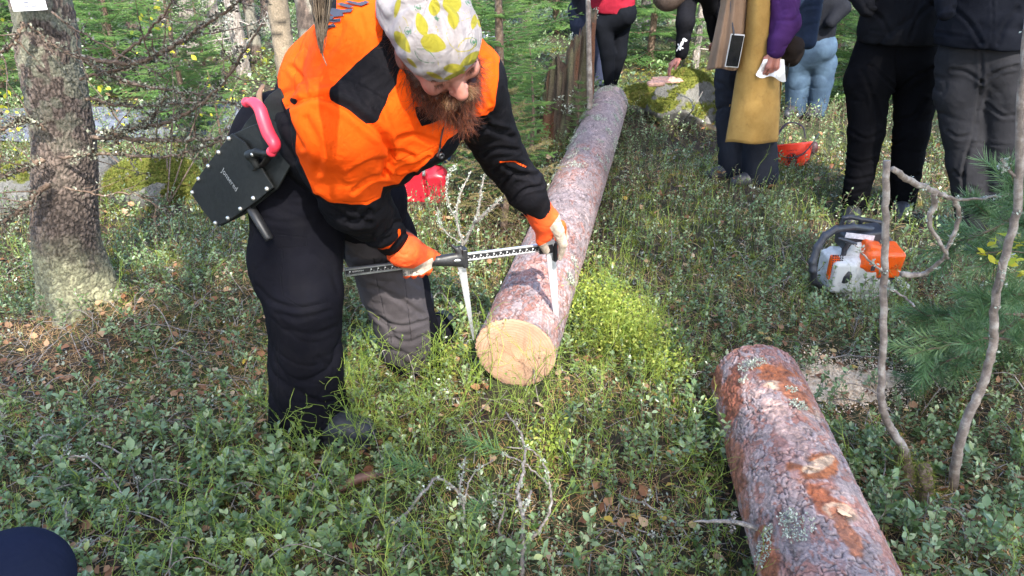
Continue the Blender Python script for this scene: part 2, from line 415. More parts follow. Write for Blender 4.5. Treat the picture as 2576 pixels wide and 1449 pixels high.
# ================================================================ MATERIALS
def bark_material(name, sc=1.):
    m = Mt(name); c = m.attr('col', 'Color')
    nz = m.noise(120, 5, .7); n2 = m.noise(35, 5, .65, dist=1.)
    c2 = m.mix(m.mapr(nz, .25, .8), m.mix(1., c, (.55, .52, .55), 'MULTIPLY'), m.mix(1., c, (1.25, 1.22, 1.22), 'MULTIPLY'))
    v = m.voro(55, 'DISTANCE_TO_EDGE', 'Distance')
    c3 = m.mix(m.mapr(v, 0, .05, 1, 0), c2, m.mix(1., c2, (.78, .74, .74), 'MULTIPLY'))
    m.color(c3).rough(m.mapr(n2, .3, .7, .55, .8)); m.bump(v, .001, .4); m.bump(nz, .0015, .8); m.bump(n2, .002, .6); return m.m
M_BARK = bark_material('pine_bark')
def wood_face():
    m = Mt('cut_wood'); r = m.attr('rr'); nz = m.noise(11, 4, .5); warp = m.math('MULTIPLY', m.math('SUBTRACT', nz, .5), .010)
    r2 = m.math('ADD', r, warp)
    ph = m.math('FRACT', m.math('MULTIPLY', m.math('POWER', r2, .8), 78.)); ph2 = m.math('FRACT', m.math('MULTIPLY', m.math('POWER', r2, .8), 201.)); ring = m.math('ADD', m.math('MULTIPLY', m.math('POWER', ph, 2.), .65), m.math('MULTIPLY', m.math('POWER', ph2, 2.), .35))
    base = m.ramp(m.noise(9, 4), [(.3, (.37, .215, .135)), (.7, (.48, .305, .205))])
    col = m.mix(m.math('MULTIPLY', ring, .75), base, (.27, .12, .05))
    heart = m.mapr(r2, .03, .095, 1, 0); col = m.mix(m.math('MULTIPLY', heart, .30), col, (.50, .24, .10))
    g = m.noise(160, 4, .7, src=m.scaled((1, 1, 4)))
    col = m.mix(m.math('MULTIPLY', g, .22), col, (.62, .47, .34)); blot = m.mapr(m.noise(5, 5, .7), .5, .72); col = m.mix(m.math('MULTIPLY', blot, .35), col, (.30, .17, .09))
    m.color(col).rough(.7); m.bump(ring, .0008, .5); m.bump(g, .0012, .7); return m.m
M_WOOD = wood_face()
M_FRESH = plain('fresh_cut_wood', (.58, .39, .25), .6, var=.18, ns=60, bump=.002)
M_RESIN = plain('orange_inner_bark', (.36, .11, .035), .45, var=.3, ns=80, bump=.002)
def leafmat(name, stops, rough=.35, tr=.25, trc=(.2, .35, .05), spec=.5, nsc=60):
    m = Mt(name); v = m.attr('v'); c = m.ramp(v, stops); n = m.noise(nsc, 3)
    c = m.mix(m.math('MULTIPLY', m.mapr(n, .3, .7), .35), c, m.mix(1., c, (.55, .55, .5), 'MULTIPLY')); m.color(c).rough(rough); m.b.inputs['Specular IOR Level'].default_value = spec
    m.trans(m.mix(1., c, trc, 'MIX') if False else m.mix(.5, c, trc), tr); return m.m
M_LING = leafmat('lingonberry_leaf', [(0, (.040, .080, .020)), (.26, (.095, .165, .048)), (.56, (.190, .275, .110)), (.82, (.33, .42, .22)), (.95, (.40, .42, .13)), (1, (.36, .28, .08))], .32, .22, (.22, .40, .08), .8)
M_BIL = leafmat('bilberry_stem', [(0, (.16, .25, .035)), (.6, (.26, .37, .05)), (1, (.38, .45, .10))], .5, .15, (.3, .5, .05))
M_GRASS = leafmat('grass_blade', [(0, (.09, .17, .03)), (.5, (.16, .24, .045)), (.85, (.28, .31, .08)), (1, (.46, .36, .16))], .5, .3, (.35, .5, .08))
M_MOSS = leafmat('moss_frond', [(0, (.09, .11, .02)), (.5, (.17, .195, .04)), (.85, (.28, .29, .06)), (1, (.30, .20, .07))], .8, .2, (.3, .4, .05), .2)
M_NEEDLE = leafmat('dry_needle', [(0, (.26, .12, .05)), (.5, (.44, .25, .11)), (1, (.62, .44, .24))], .6, .05, (.5, .3, .1), .3)
M_LITTER = leafmat('fallen_leaf', [(0, (.16, .065, .03)), (.35, (.30, .14, .07)), (.7, (.44, .26, .15)), (.9, (.55, .40, .26)), (1, (.55, .38, .05))], .6, .12, (.5, .3, .1), .3, 90)
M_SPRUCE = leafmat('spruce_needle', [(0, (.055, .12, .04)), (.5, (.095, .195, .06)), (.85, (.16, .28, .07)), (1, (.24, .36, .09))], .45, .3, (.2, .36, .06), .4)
M_PINE = leafmat('pine_needle', [(0, (.06, .13, .055)), (.6, (.11, .21, .085)), (1, (.20, .30, .12))], .4, .15, (.2, .36, .1), .5)
M_DRYSPR = leafmat('dry_spruce_twigs', [(0, (.10, .08, .03)), (.6, (.18, .16, .06)), (1, (.30, .22, .10))], .7, .15, (.4, .3, .1), .3)
M_BIRCHLEAF = leafmat('yellow_birch_leaf', [(0, (.45, .42, .03)), (.6, (.65, .58, .06)), (1, (.30, .42, .06))], .5, .4, (.8, .75, .08), .3)
M_LICHEN = leafmat('grey_lichen', [(0, (.22, .25, .20)), (.6, (.38, .42, .34)), (1, (.56, .60, .52))], .9, .1, (.5, .5, .4), .1, 150)
M_DLICHEN = leafmat('dark_lichen', [(0, (.035, .03, .025)), (.4, (.10, .085, .065)), (.75, (.24, .25, .18)), (1, (.42, .42, .33))], .9, .1, (.4, .4, .3), .1, 150)
def twigmat(name, c1, c2, c3, sc=60):
    m = Mt(name); n = m.noise(sc, 5, .7); c = m.ramp(n, [(.25, c1), (.5, c2), (.72, c3)]); m.color(c).rough(.8); m.bump(m.noise(sc*3, 4, .7), .0025, 1.); m.bump(m.noise(sc*.8, 3, .6), .004, .6); return m.m
M_TWIG = twigmat('grey_twig', (.07, .055, .045), (.21, .18, .155), (.42, .39, .35))
M_BILSUN = leafmat('sun_painted_bilberry', [(0, (.20, .28, .035)), (.6, (.34, .40, .055)), (1, (.50, .50, .11))], .5, .35, (.45, .6, .08))  # lighter copy of the bilberry colours, painting in the sun patches
M_TWIGB = twigmat('brown_twig', (.05, .03, .02), (.14, .09, .06), (.27, .21, .16))
M_SAPL = twigmat('sapling_bark', (.055, .042, .034), (.22, .175, .145), (.46, .42, .37), 22)
def ground_material():
    m = Mt('forest_floor'); a = m.noise(1.1, 6, .65, dist=.4); b = m.noise(18, 6, .75); c = m.noise(90, 4, .7)
    soil = m.ramp(b, [(.25, (.016, .011, .008)), (.5, (.045, .030, .019)), (.7, (.11, .072, .044)), (.85, (.20, .14, .09))])
    moss = m.ramp(b, [(.25, (.018, .022, .008)), (.5, (.045, .055, .015)), (.8, (.11, .13, .035))])
    col = m.mix(m.mapr(m.math('ADD', a, m.math('MULTIPLY', m.math('SUBTRACT', c, .5), .3)), .44, .56), soil, moss)
    m.color(col).rough(.95); m.bump(b, .03, 1.); m.bump(c, .01, 1.); return m.m
M_GROUND = ground_material()
# ================================================================ GROUND
def build_ground():
    def axis(lo, hi, c0, c1, fine, coarse):
        a = [c0]; x = c0
        while x < c1: x += fine; a.append(x)
        st = fine
        while x < hi: st = min(st*1.12, coarse); x += st; a.append(x)
        x = c0; st = fine
        while x > lo: st = min(st*1.12, coarse); x -= st; a.insert(0, x)
        return np.array(a)
    xs = axis(-90, 90, -3.2, 3.2, .03, 3.); ys = axis(-40, 150, .6, 5.5, .03, 3.)
    X, Y = np.meshgrid(xs, ys, indexing='ij'); Z = gh(X, Y)
    near = np.exp(-((X/6)**2+((Y-3)/6)**2)); Z = Z+near*.012*fbm(np.stack([X*14, Y*14, 0*X], -1), 5, 3)
    V = np.stack([X, Y, Z], -1).reshape(-1, 3); n, m = X.shape; i = np.arange(n-1)[:, None]*m; j = np.arange(m-1)[None]
    F = np.stack([i+j, i+m+j, i+m+j+1, i+j+1], -1).reshape(-1, 4)
    setp(mk('ground', V, F, M_GROUND), 'forest floor of moss, soil and dry needles under the undergrowth', None, None, 'structure')
build_ground()
# gravel road glimpsed behind the trees on the left
def build_road():
    m = Mt('road_gravel'); n = m.noise(30, 6, .7); m.color(m.ramp(n, [(.3, (.09, .10, .13)), (.7, (.17, .19, .24))])).rough(.9); m.bump(n, .02)
    c0, c1 = G(150, 305), G(700, 300); pts = smooth_path([(-14, G(400, 300)[1]-.2, 0), (-7, G(400, 300)[1]-.1, 0), (-3, G(400, 300)[1], 0), (-1.2, G(400, 300)[1]+.5, 0), (-.6, 9.5, 0), (-.4, 11.5, 0)], 60)
    V = []; 
    for p in pts:
        pass
    t = np.gradient(pts, axis=0); nn = np.stack([-t[:, 1], t[:, 0], 0*t[:, 0]], 1); nn /= np.linalg.norm(nn, axis=1)[:, None]
    ws = np.linspace(-.42, .42, 9); V = pts[:, None]+nn[:, None]*ws[None, :, None]; V[..., 2] = gh(V[..., 0], V[..., 1])+.03-.02*(np.abs(ws)/.42)**4
    V = V.reshape(-1, 3); i = np.arange(len(pts)-1)[:, None]*9; j = np.arange(8)[None]; F = np.stack([i+j, i+9+j, i+j+10, i+j+1], -1).reshape(-1, 4)
    setp(mk('road', V, F[:, ::-1], m.m), 'narrow grey gravel forest road behind the trees on the left', None, None, 'structure')
build_road()
# ================================================================ LOGS
C_GREY, C_LIL, C_RED, C_PINK, C_DARK = map(np.array, ((.22, .175, .16), (.35, .285, .275), (.33, .135, .09), (.54, .385, .34), (.030, .018, .016)))
def bark_surface(S, A, Rr, seed, greyness, amp=.0036, cs=30.):
    """radial displacement and colour of flaky pine bark at (length s, angle a)"""
    q = np.stack([np.cos(A)*Rr*cs, np.sin(A)*Rr*cs, S*cs*.62], -1)
    wq = q+.55*np.stack([vnoise(q*1.3, seed+k) for k in range(3)], -1)+.25*np.stack([vnoise(q*3.7, seed+9+k) for k in range(3)], -1)
    f1, f2, cid = cells(wq, seed); e = f2-f1
    g1, g2, gid = cells(wq*2.1+7, seed+50); e2 = g2-g1
    lay = sstep(0, .16, e)*(.35+.65*cid); lay2 = sstep(0, .2, e2)*gid
    h = amp*(lay*1.1+lay2*.55+.5*fbm(q*.35, seed+3, 3))+amp*.25*vnoise(q*6, seed+4)
    patch = fbm(q*.13+3, seed+5, 3); p2 = fbm(q*.5, seed+6, 3)
    red = sstep(-.05, .22, patch*.55+.35*p2+(.5-gid)*.95-greyness+.06); pink = sstep(.05, .5, p2+.6*(gid-.5))
    col = C_GREY*(1-cid[..., None])+C_LIL*cid[..., None]
    col = col*(1-.5*pink[..., None]*(1-greyness.clip(0, 1))[..., None])+.5*pink[..., None]*(1-greyness.clip(0, 1))[..., None]*C_PINK*.85
    rc = C_RED*(.75+.6*gid[..., None]); rc = rc*(1-.35*pink[..., None])+C_PINK*.35*pink[..., None]
    red = red*.82; col = col*(1-red[..., None])+rc*red[..., None]
    crack = (1-sstep(0, .09, e))*sstep(-.1, .4, vnoise(q*.8, seed+8)+.35); col = col*(1-.8*crack[..., None])+C_DARK*.8*crack[..., None]
    c2 = (1-sstep(0, .07, e2))*.4; col = col*(1-c2[..., None])+C_DARK*c2[..., None]
    lip = sstep(.10, .16, e)*(1-sstep(.16, .30, e))*sstep(-.2, .3, vnoise(q*1.1, seed+33)); col = col+lip[..., None]*np.array([.16, .12, .10]); col = col*(.78+.44*vnoise(q*4.5, seed+34)[..., None]*.5+.22)
    h = h-crack*amp*.6
    return h, np.clip(col, 0, 1)
def make_log(name, P0, P1, r0, r1, seed, grey, label, cat, nl, na, cut0=True, bend=0., torn=()):
    P0, P1 = np.asarray(P0, float), np.asarray(P1, float); L = np.linalg.norm(P1-P0); d = (P1-P0)/L
    up = nrm(np.array([0, 0, 1])-d*d[2]); sd = np.cross(up, d)
    root = empty(name, (P0[0], P0[1], P0[2]-r0), label, cat)
    s = np.linspace(0, 1, nl); a = np.linspace(0, 2*np.pi, na, endpoint=False); S, A = np.meshgrid(s, a, indexing='ij')
    Rr = r0+(r1-r0)*S; Rr = Rr*(1+.02*np.sin(2*A+1.3+S*2)+.012*np.sin(3*A+S*5)); g = np.interp(S, [0, .45, 1], grey)
    h, col = bark_surface(S*L, A, Rr, seed, g); Rr = Rr+h-.004
    ctr = P0+S[..., None]*(P1-P0)+bend*np.sin(np.pi*S)[..., None]*sd
    V = ctr+Rr[..., None]*(np.cos(A)[..., None]*sd+np.sin(A)[..., None]*up); col = col.reshape(-1, 3); V = V.reshape(-1, 3)
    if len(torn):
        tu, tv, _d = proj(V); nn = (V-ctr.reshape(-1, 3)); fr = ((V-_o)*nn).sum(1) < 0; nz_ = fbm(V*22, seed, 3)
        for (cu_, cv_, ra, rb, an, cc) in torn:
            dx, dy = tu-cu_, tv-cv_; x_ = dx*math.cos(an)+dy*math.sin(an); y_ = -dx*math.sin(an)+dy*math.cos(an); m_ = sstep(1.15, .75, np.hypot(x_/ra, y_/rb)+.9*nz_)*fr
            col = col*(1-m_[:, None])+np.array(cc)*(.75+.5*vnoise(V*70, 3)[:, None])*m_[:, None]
    i = np.arange(nl-1)[:, None]*na; j = np.arange(na)[None]; j2 = (j+1) % na
    F = np.stack([i+j, i+j2, i+na+j2, i+na+j], -1).reshape(-1, 4)
    mk('bark', V, F[:, ::-1], M_BARK, root, True, {'col': col})
    for end, (Pc, rim0) in enumerate(((P0, 0), (P1, (nl-1)*na))):
        rim = V[rim0:rim0+na]; c = rim.mean(0) + .012*sd-.01*up; ks = np.linspace(1, 0, 24)[:, None, None]
        D = c+(rim-c)[None]*ks*1.0; sgn = -1 if end == 0 else 1
        nz = .0012*fbm(D*60, seed, 2)
        D = D + (sgn*(.001+nz))[..., None]*d; D[0] = rim-sgn*.002*d
        rr = (ks[..., 0]*np.linalg.norm(rim-c, axis=1)[None]).ravel()
        i = np.arange(23)[:, None]*na; FF = np.stack([i+j, i+j2, i+na+j2, i+na+j], -1).reshape(-1, 4)
        mk('cut_face', D.reshape(-1, 3), FF if end == 0 else FF[:, ::-1], M_WOOD, root, True, {'rr': rr})
    return root, dict(P0=P0, P1=P1, r0=r0, r1=r1, d=d, up=up, sd=sd, L=L)
n0 = G(1296, 888, .140); far = G(1532, 262, .14)
LOG1, L1 = make_log('measured_log', n0, far, .142, .150, 11, [-.03, .08, .75], 'long felled pine log whose pale cut face is being measured with the caliper', 'log', 760, 260)
q0 = Pd(1900, 963, 2.53); q1 = Pd(2100, 1500, 1.67)
LOG2, L2 = make_log('short_log', q1+(q1-q0)*.35, q0, .152, .150, 29, [-.12, -.15, -.12], 'scarred reddish pine log lying in the foreground with torn branch scars and lichen', 'log', 560, 320, torn=((1945, 945, 60, 38, .5, (.38, .125, .045)), (1940, 967, 26, 15, .1, (.56, .40, .28)), (2030, 1022, 52, 13, .7, (.60, .44, .32)), (2010, 1000, 60, 26, .8, (.40, .15, .07)), (2045, 1178, 60, 30, -.3, (.42, .14, .045)), (2050, 1172, 46, 13, -.45, (.66, .47, .30)), (2085, 1262, 62, 34, .6, (.36, .11, .04)), (2118, 1290, 46, 24, .45, (.55, .37, .24)), (1960, 1060, 110, 26, 1.0, (.52, .36, .30)), (2130, 1340, 60, 20, 1.1, (.40, .16, .08)), (1840, 1010, 20, 80, .1, (.36, .12, .06)), (1850, 1180, 24, 90, -.2, (.40, .17, .10)), (1930, 1400, 26, 70, -.1, (.38, .13, .06)), (1800, 950, 16, 40, 0, (.40, .14, .07))))  # torn scars, plus the log's sunlit strip painted in as a pale streak
def flakes(mb, c, nrm_, n, rad, size, lift=.004, bush=.6):
    """tufted crusty lichen: small curled lobes about a centre"""
    nrm_ = nrm_/np.linalg.norm(nrm_); t = nrm(np.cross(nrm_, [.3, .7, .2])); b = np.cross(nrm_, t)
    rr = rad*np.sqrt(RNG.random(n)); aa = RNG.uniform(0, 6.28, n)
    L = c+rr[:, None]*(np.cos(aa)[:, None]*t+np.sin(aa)[:, None]*b)+nrm_*(lift+RNG.random((n, 1))*bush*size)
    PV = np.array([[0, 0, 0], [.5, .35, .25], [1, 0, .5], [.5, -.35, .25], [1.2, .4, .6]]); PF = np.array([[0, 1, 2, 3]])
    M = tilt_random(n, .9)*(size*RNG.uniform(.5, 1.3, n))[:, None, None]; addinst(mb, PV[:4], PF, M, L)
def on_log(Li, s, ang, off=0.):
    r = Li['r0']+(Li['r1']-Li['r0'])*s; n = np.cos(ang)*Li['sd']+np.sin(ang)*Li['up']; return Li['P0']+s*(Li['P1']-Li['P0'])+n*(r+off), n
def hit_log(Li, u, v):
    """surface point of a log under a pixel"""
    best = None
    for s in np.linspace(0, 1, 240):
        for an in np.linspace(0, 2*np.pi, 120, endpoint=False):
            P, n = on_log(Li, s, an)
            if n@(P-_o) > 0: continue
            uu, vv, _ = proj(P); d = (uu-u)**2+(vv-v)**2
            if best is None or d < best[0]: best = (d, P, n, s, an)
    return best[1:]
def scar(root, Li, u, v, ln, wd, name, mat, ang=0., h=.004, ring=None):
    P, n, s, an = hit_log(Li, u, v); t = Li['d']*math.cos(ang)+np.cross(n, Li['d'])*math.sin(ang); b = np.cross(n, t); k = 36; a = np.linspace(0, 2*np.pi, k, endpoint=False)
    prof = [(1., 0), (.85, 1.), (.5, 1.25), (.0, 1.1)]
    V = []
    for f, z in prof:
        w_ = f*(1+.16*np.sin(3*a+s*30)+.1*np.sin(7*a+u)); loc = (np.cos(a)*ln*w_)[:, None]*t+(np.sin(a)*wd*w_)[:, None]*b
        cur = -(np.sin(a)*wd*w_)**2/(2*.15)
        V.append(P+loc+n*(z*h+cur)[:, None])
    V = np.concatenate(V); i = np.arange(3)[:, None]*k; j = np.arange(k)[None]; j2 = (j+1) % k
    F = np.stack([i+j, i+j2, i+k+j2, i+k+j], -1).reshape(-1, 4)
    return mk(name, V, F, mat, root, True, {'rr': np.repeat([.03, .02, .01, 0], k)})
for (u, v, l_, w_, m_, h_, a_) in ((1940, 966, .012, .009, M_FRESH, .0008, .2), (2050, 1174, .016, .006, M_FRESH, .0008, 1.35), (2120, 1292, .016, .009, M_FRESH, .0008, 1.0)):
    scar(LOG2, L2, u, v, l_, w_, 'branch_scar', m_, a_, h_)
mb = MB()
for (u, v, n_, rd) in ((1880, 925, 150, .035), (1905, 915, 120, .03), (1990, 985, 60, .02), (2010, 1022, 160, .03), (1985, 1300, 110, .025), (2010, 1330, 220, .045), (1925, 1385, 180, .04), (1935, 1340, 80, .02), (1870, 960, 60, .02)):
    P, n, *_ = hit_log(L2, u, v); flakes(mb, P, n, n_, rd*.9, .0065)
mb.build('lichen', M_LICHEN, LOG2)
mb = MB()
for k in range(60):
    P, n = on_log(L1, 1-.6*RNG.random()**1.5, RNG.uniform(.2, 2.9)); flakes(mb, P, n, 60, RNG.uniform(.02, .05), .007)
for (u, v) in ((1440, 660), (1432, 700), (1500, 300), (1530, 330)):
    P, n, *_ = hit_log(L1, u, v); flakes(mb, P, n, 60, .03, .010)
mb.build('lichen', M_LICHEN, LOG1)
# short stub of a branch on the short log's left flank
P, n, *_ = hit_log(L2, 1905, 1330); mb = MB(); add_tube(mb, [P-n*.02, P+n*.05+L2['up']*.0, P+n*.12-L2['up']*.02, P+n*.16-L2['up']*.035], [.007, .006, .004, .002], 6, 14, jit=.001)
flakes(mb, P+n*.06, n, 60, .03, .008, 0); mb.build('broken_branch', M_TWIG, LOG2)
# ================================================================ THE FORESTER WITH THE CALIPER
def wrinkle(V, F, amp, freq, seed=0, A=None, it=1):
    N = vnormals(V, F); q = V @ (np.diag(freq) if A is None else A)
    w_ = .35*np.stack([vnoise(q*.6+9, seed+k) for k in range(3)], -1)
    r1 = 1-np.abs(vnoise(q+w_*2, seed+4)); r2 = 1-np.abs(vnoise(q*2.1+w_*3, seed+5)); m = sstep(.40, .95, .5+.5*vnoise(q*.45+5, seed+6)); b_ = vnoise(q*.7+3, seed+8)
    d = amp*(.22*b_-(r1**7)*(.25+.85*m)-.45*(r2**6)*m+.25*np.clip(vnoise(q+w_*2, seed+4), 0, 1)*m)
    if callable(amp): pass
    return V+N*d[:, None]
def up_to(a): return a
def creases(V, N, pu, pv, lst, gate=None, KC=.8):
    front = ((V-_o)*N).sum(1) < 0
    if gate is not None: front = front & gate
    for pts, w_, dp in lst:
        d = line_d(pu, pv, smooth_path([(*p, 0) for p in pts], 12)[:, :2]); V = V+N*((-dp*KC*np.exp(-(d/w_)**2)+dp*KC*.6*np.exp(-((d-2.0*w_)/(1.2*w_))**2))*front)[:, None]
    return V
man = empty('person', tuple(G(775, 1075)), 'bearded man in orange and black work jacket bending over the log with a caliper', 'person')
# --- joints
sh_n, el_n, wr_n = Py(858, 300, 1.70), Py(893, 500, 1.90), Py(1022, 632, 2.13)
sh_f, el_f, wr_f = Py(1178, 205, 1.87), Py(1266, 400, 2.10), Py(1350, 520, 2.20)
pel, bel, che, nek = Py(725, 385, 2.08), Py(845, 322, 1.98), Py(990, 205, 1.83), Py(1030, 165, 1.77)
hip_n, kn_n, an_n = Py(748, 520, 2.05), Py(766, 765, 1.99), Py(777, 1050, 2.06)
hip_f, kn_f, an_f = Py(915, 500, 2.24), Py(990, 715, 2.40), Py(1045, 900, 2.47)
Fh, Uh = nrm(cw(.48, -.86, .17)), nrm(cw(0.03, .22, .97)); Uh = nrm(Uh-Fh*(Uh@Fh)); Sh = np.cross(Fh, Uh)      # Sh: to his right
HC = Pd(1092, 94, 1.58)
def H(f, s, u): return HC+Fh*f+Sh*s+Uh*u
HA = np.stack([Fh, Sh, Uh])
# --- body: one continuous skin surface (head, face, neck, and the body inside the clothes)
S = SDF(.004)
S.ell(H(0, 0, .01), (.100, .078, .105), HA, .02)                         # skull
S.ell(H(.035, 0, -.055), (.062, .060, .080), HA, .03)                    # face
S.ell(H(.060, 0, -.105), (.030, .032, .024), HA, .03)                    # chin
S.cone(H(.088, .026, .002), H(.088, -.026, .002), .016, .016, .02)       # brow ridge
S.path([H(.094, 0, -.008), H(.110, 0, -.030), H(.122, 0, -.046)], [.008, .011, .0155], .010)   # nose
S.ell(H(.108, .014, -.048), (.011, .009, .009), HA, .006).ell(H(.108, -.014, -.048), (.011, .009, .009), HA, .006)
for s_ in (1, -1):
    S.ell(H(.088, .034*s_, -.012), (.020, .017, .014), HA, .010, sub=True)   # sockets
    S.ell(H(.072, .046*s_, -.044), (.026, .022, .024), HA, .014)             # cheek
    S.ell(H(.080, .033*s_, -.013), (.0145, .0150, .0130), HA, .003)          # closed eyelid
    S.ell(H(-.004, .082*s_, -.022), (.018, .009, .031), HA, .005)            # ear
    S.ell(H(.002, .093*s_, -.022), (.009, .006, .018), HA, .005, sub=True)
S.cone(H(.092, .020, -.079), H(.092, -.020, -.079), .009, .009, .006)
S.cone(H(-.03, 0, -.05), nek, .058, .062, .04)
S.cone(nek, che, .07, .10, .05).cone(che, bel, .13, .13, .05).cone(bel, pel, .12, .095, .05)
S.path([che, sh_n, el_n, wr_n], [.07, .055, .042, .030], .04).path([che, sh_f, el_f, wr_f], [.06, .052, .040, .029], .04)
S.path([pel, hip_n, kn_n, an_n], [.12, .09, .06, .045], .05).path([pel, hip_f, kn_f, an_f], [.10, .085, .06, .045], .05)
V, F = S.mesh(); V = relax(V, F, 1)
sk = Mt('skin'); n_ = sk.noise(60, 5, .7); sk.color(sk.mix(sk.mapr(sk.noise(14, 3), .35, .65), (.29, .105, .08), (.41, .18, .135))).rough(.5)
sk.bump(n_, .0012, .6); sk.set(Subsurface_Weight=.12, Subsurface_Radius=(.01, .004, .002)); M_SKIN = sk.m
mk('body', V, F, M_SKIN, man)
# eyelashes / brows are small tufts
def strands(mb, roots, dirs, length, n=6, rad=.00035, curl=.3, grav=.4, jit=.25, seed=0):
    down = np.array([0, 0, -1.])
    for p, d in zip(roots, dirs):
        L = length*RNG.uniform(.45, 1.15) if np.isscalar(length) else RNG.uniform(*length); d = nrm(d+RNG.normal(0, jit, 3)); pts = [p]; st = L/n; c = RNG.normal(0, curl, 3)
        for k in range(n):
            d = nrm(d+down*grav/n+c/n+RNG.normal(0, curl/n, 3)); pts.append(pts[-1]+d*st)
        r = np.linspace(rad, rad*.25, n+1); V, F = tube(pts, r, 3, False); mb.add(V, F)
# --- bandana
S = SDF(.0028)
S.ell(H(-.002, 0, .020), (.107, .088, .108), HA, .03)
S.ell(H(.020, 0, .050), (.080, .074, .062), HA, .04)
S.path([H(-.075, .045, .03), H(-.115, .035, -.0), H(-.135, .03, -.03)], [.045, .032, .020], .03)
S.cone(H(-.10, .05, .0), H(-.115, .075, -.045), .026, .014, .02)
nb = nrm(.22*Fh+1.0*(-Uh))                                                # cut-off plane below the hairline
S.box(H(.01, 0, -.157)+nb*.02, (.20, .20, .148), np.stack([nrm(np.cross(Sh, nb)), Sh, nb]), .002, .004, sub=True)
V, F = S.mesh(); V = relax(V, F, 1); N = vnormals(V, F)
lf, ls, lu = ((V-HC)@Fh), ((V-HC)@Sh), ((V-HC)@Uh); ang = np.arctan2(ls, lf)
fold = .0036*np.sin(ang*9+lu*60+vnoise(V*20, 3)*2)*sstep(.0, .08, lu+.02)+.003*(1-np.abs(vnoise(np.stack([lf*18, ls*34, lu*12], -1), 7)))**3-.0015*sstep(.02, -.02, lu-.0)*np.abs(np.sin(ang*5))
V = V+N*fold[:, None]
pu, pv, _ = proj(V); face = ((V-_o)*N).sum(1) < 0; far_ = np.where(face, 0., 60.)
def drop(cx, cy, L_, w_, a):
    """leaf-drop outline in head-surface space; returns signed distance (positive inside)"""
    dx, dy = pu-cx, pv-cy; c, s = math.cos(a), math.sin(a); x, y = dx*c+dy*s, -dx*s+dy*c
    t = np.clip((x/L_+1)/2, 0, 1); ww = w_*np.sqrt(np.clip(t, 0, 1))*np.clip(1.35*(1-t)**.75, 0, 1)*1.35
    return np.minimum(ww-np.abs(y), L_-np.abs(x))-far_
c4 = lambda x, y: ((1500+x/2.416)*.6389, y/2.416*.6389)
Y = np.full(len(V), -99.); Gd = Y.copy()
for (x, y, L_, w_, a) in ((508, 65, 18, 15, 1.6+3.14), (675, 20, 24, 24, 4.7), (690, 185, 20, 15, 1.5), (385, 230, 24, 15, 4.4), (500, 415, 26, 24, .3), (205, 400, 26, 14, .95), (885, 215, 14, 8, 1.8), (860, 560, 26, 13, 2.6), (700, 650, 22, 12, 0), (735, 720, 30, 10, 2.9), (510, 720, 18, 6, .4), (155, 70, 22, 7, 1.8), (940, 215, 10, 6, 1.5), (905, 30, 18, 10, 1.2), (295, 600, 14, 5, .8), (925, 640, 14, 6, 2.1)):
    Y = np.maximum(Y, drop(*c4(x, y), L_*1.28, w_*1.25, a))
def lines(pts, w_): p = [c4(*q) for q in pts]; return w_-line_d(pu, pv, p)-far_
Y = np.maximum(Y, -np.abs(drop(*c4(815, 430), 27, 19, -.5+3.14)+0)+1.6)
for pts in ([(200, 155), (240, 190), (258, 250)], [(175, 250), (200, 320), (240, 335)], [(640, 270), (620, 340), (660, 430), (730, 490), (745, 570)], [(545, 490), (545, 620)], [(720, 100), (800, 130), (880, 100)], [(300, 320), (340, 285), (400, 290)], [(750, 205), (870, 160), (905, 130)], [(520, 240), (545, 290), (530, 330)]):
    Y = np.maximum(Y, lines(pts, .9))
Gd = np.maximum(Gd, -np.abs(drop(*c4(425, 535), 30, 19, .5))+1.1)
for cx, cy in ((257, 300), (883, 400), (350, 75), (838, 20), (532, 172)):
    if cx != 532: Gd = np.maximum(Gd, -np.abs(drop(*c4(cx, cy), 12, 9.5, 1.2))+1.2)
    k = .28 if cx != 532 else .5
    for q in ([(0, 60), (0, -60)], [(0, 20), (-45, -30)], [(0, 20), (45, -30)], [(0, 45), (-50, 5)], [(0, 45), (50, 5)]):
        Gd = np.maximum(Gd, lines([(cx+a_*k*1.1+b_*k*.3, cy+b_*k) for a_, b_ in q], 1.1))
# the unseen back carries the same kind of print
f1, f2, cid = cells(V*22, 5); Y = np.where(face, Y, 12*(.32-f1))
bm = Mt('printed_cotton'); n_ = bm.noise(40, 4); base = bm.mix(bm.mapr(n_, .3, .7), (.27, .24, .245), (.37, .335, .335))
yy = bm.mapr(bm.attr('yel'), -.35, .35); gg = bm.mapr(bm.attr('grn'), -.35, .35)
c = bm.mix(yy, base, bm.mix(bm.noise(300, 2), (.26, .225, .01), (.33, .29, .025))); c = bm.mix(gg, c, (.05, .15, .08)); bm.color(c).rough(.9); bm.bump(bm.noise(500, 2), .0004, .6); bm.trans((.7, .66, .6), .12)
bm.bump(bm.noise(24, 5, .6, dist=1.5), .008, .7)
mk('bandana', V, F, bm.m, man, True, {'yel': Y, 'grn': Gd})
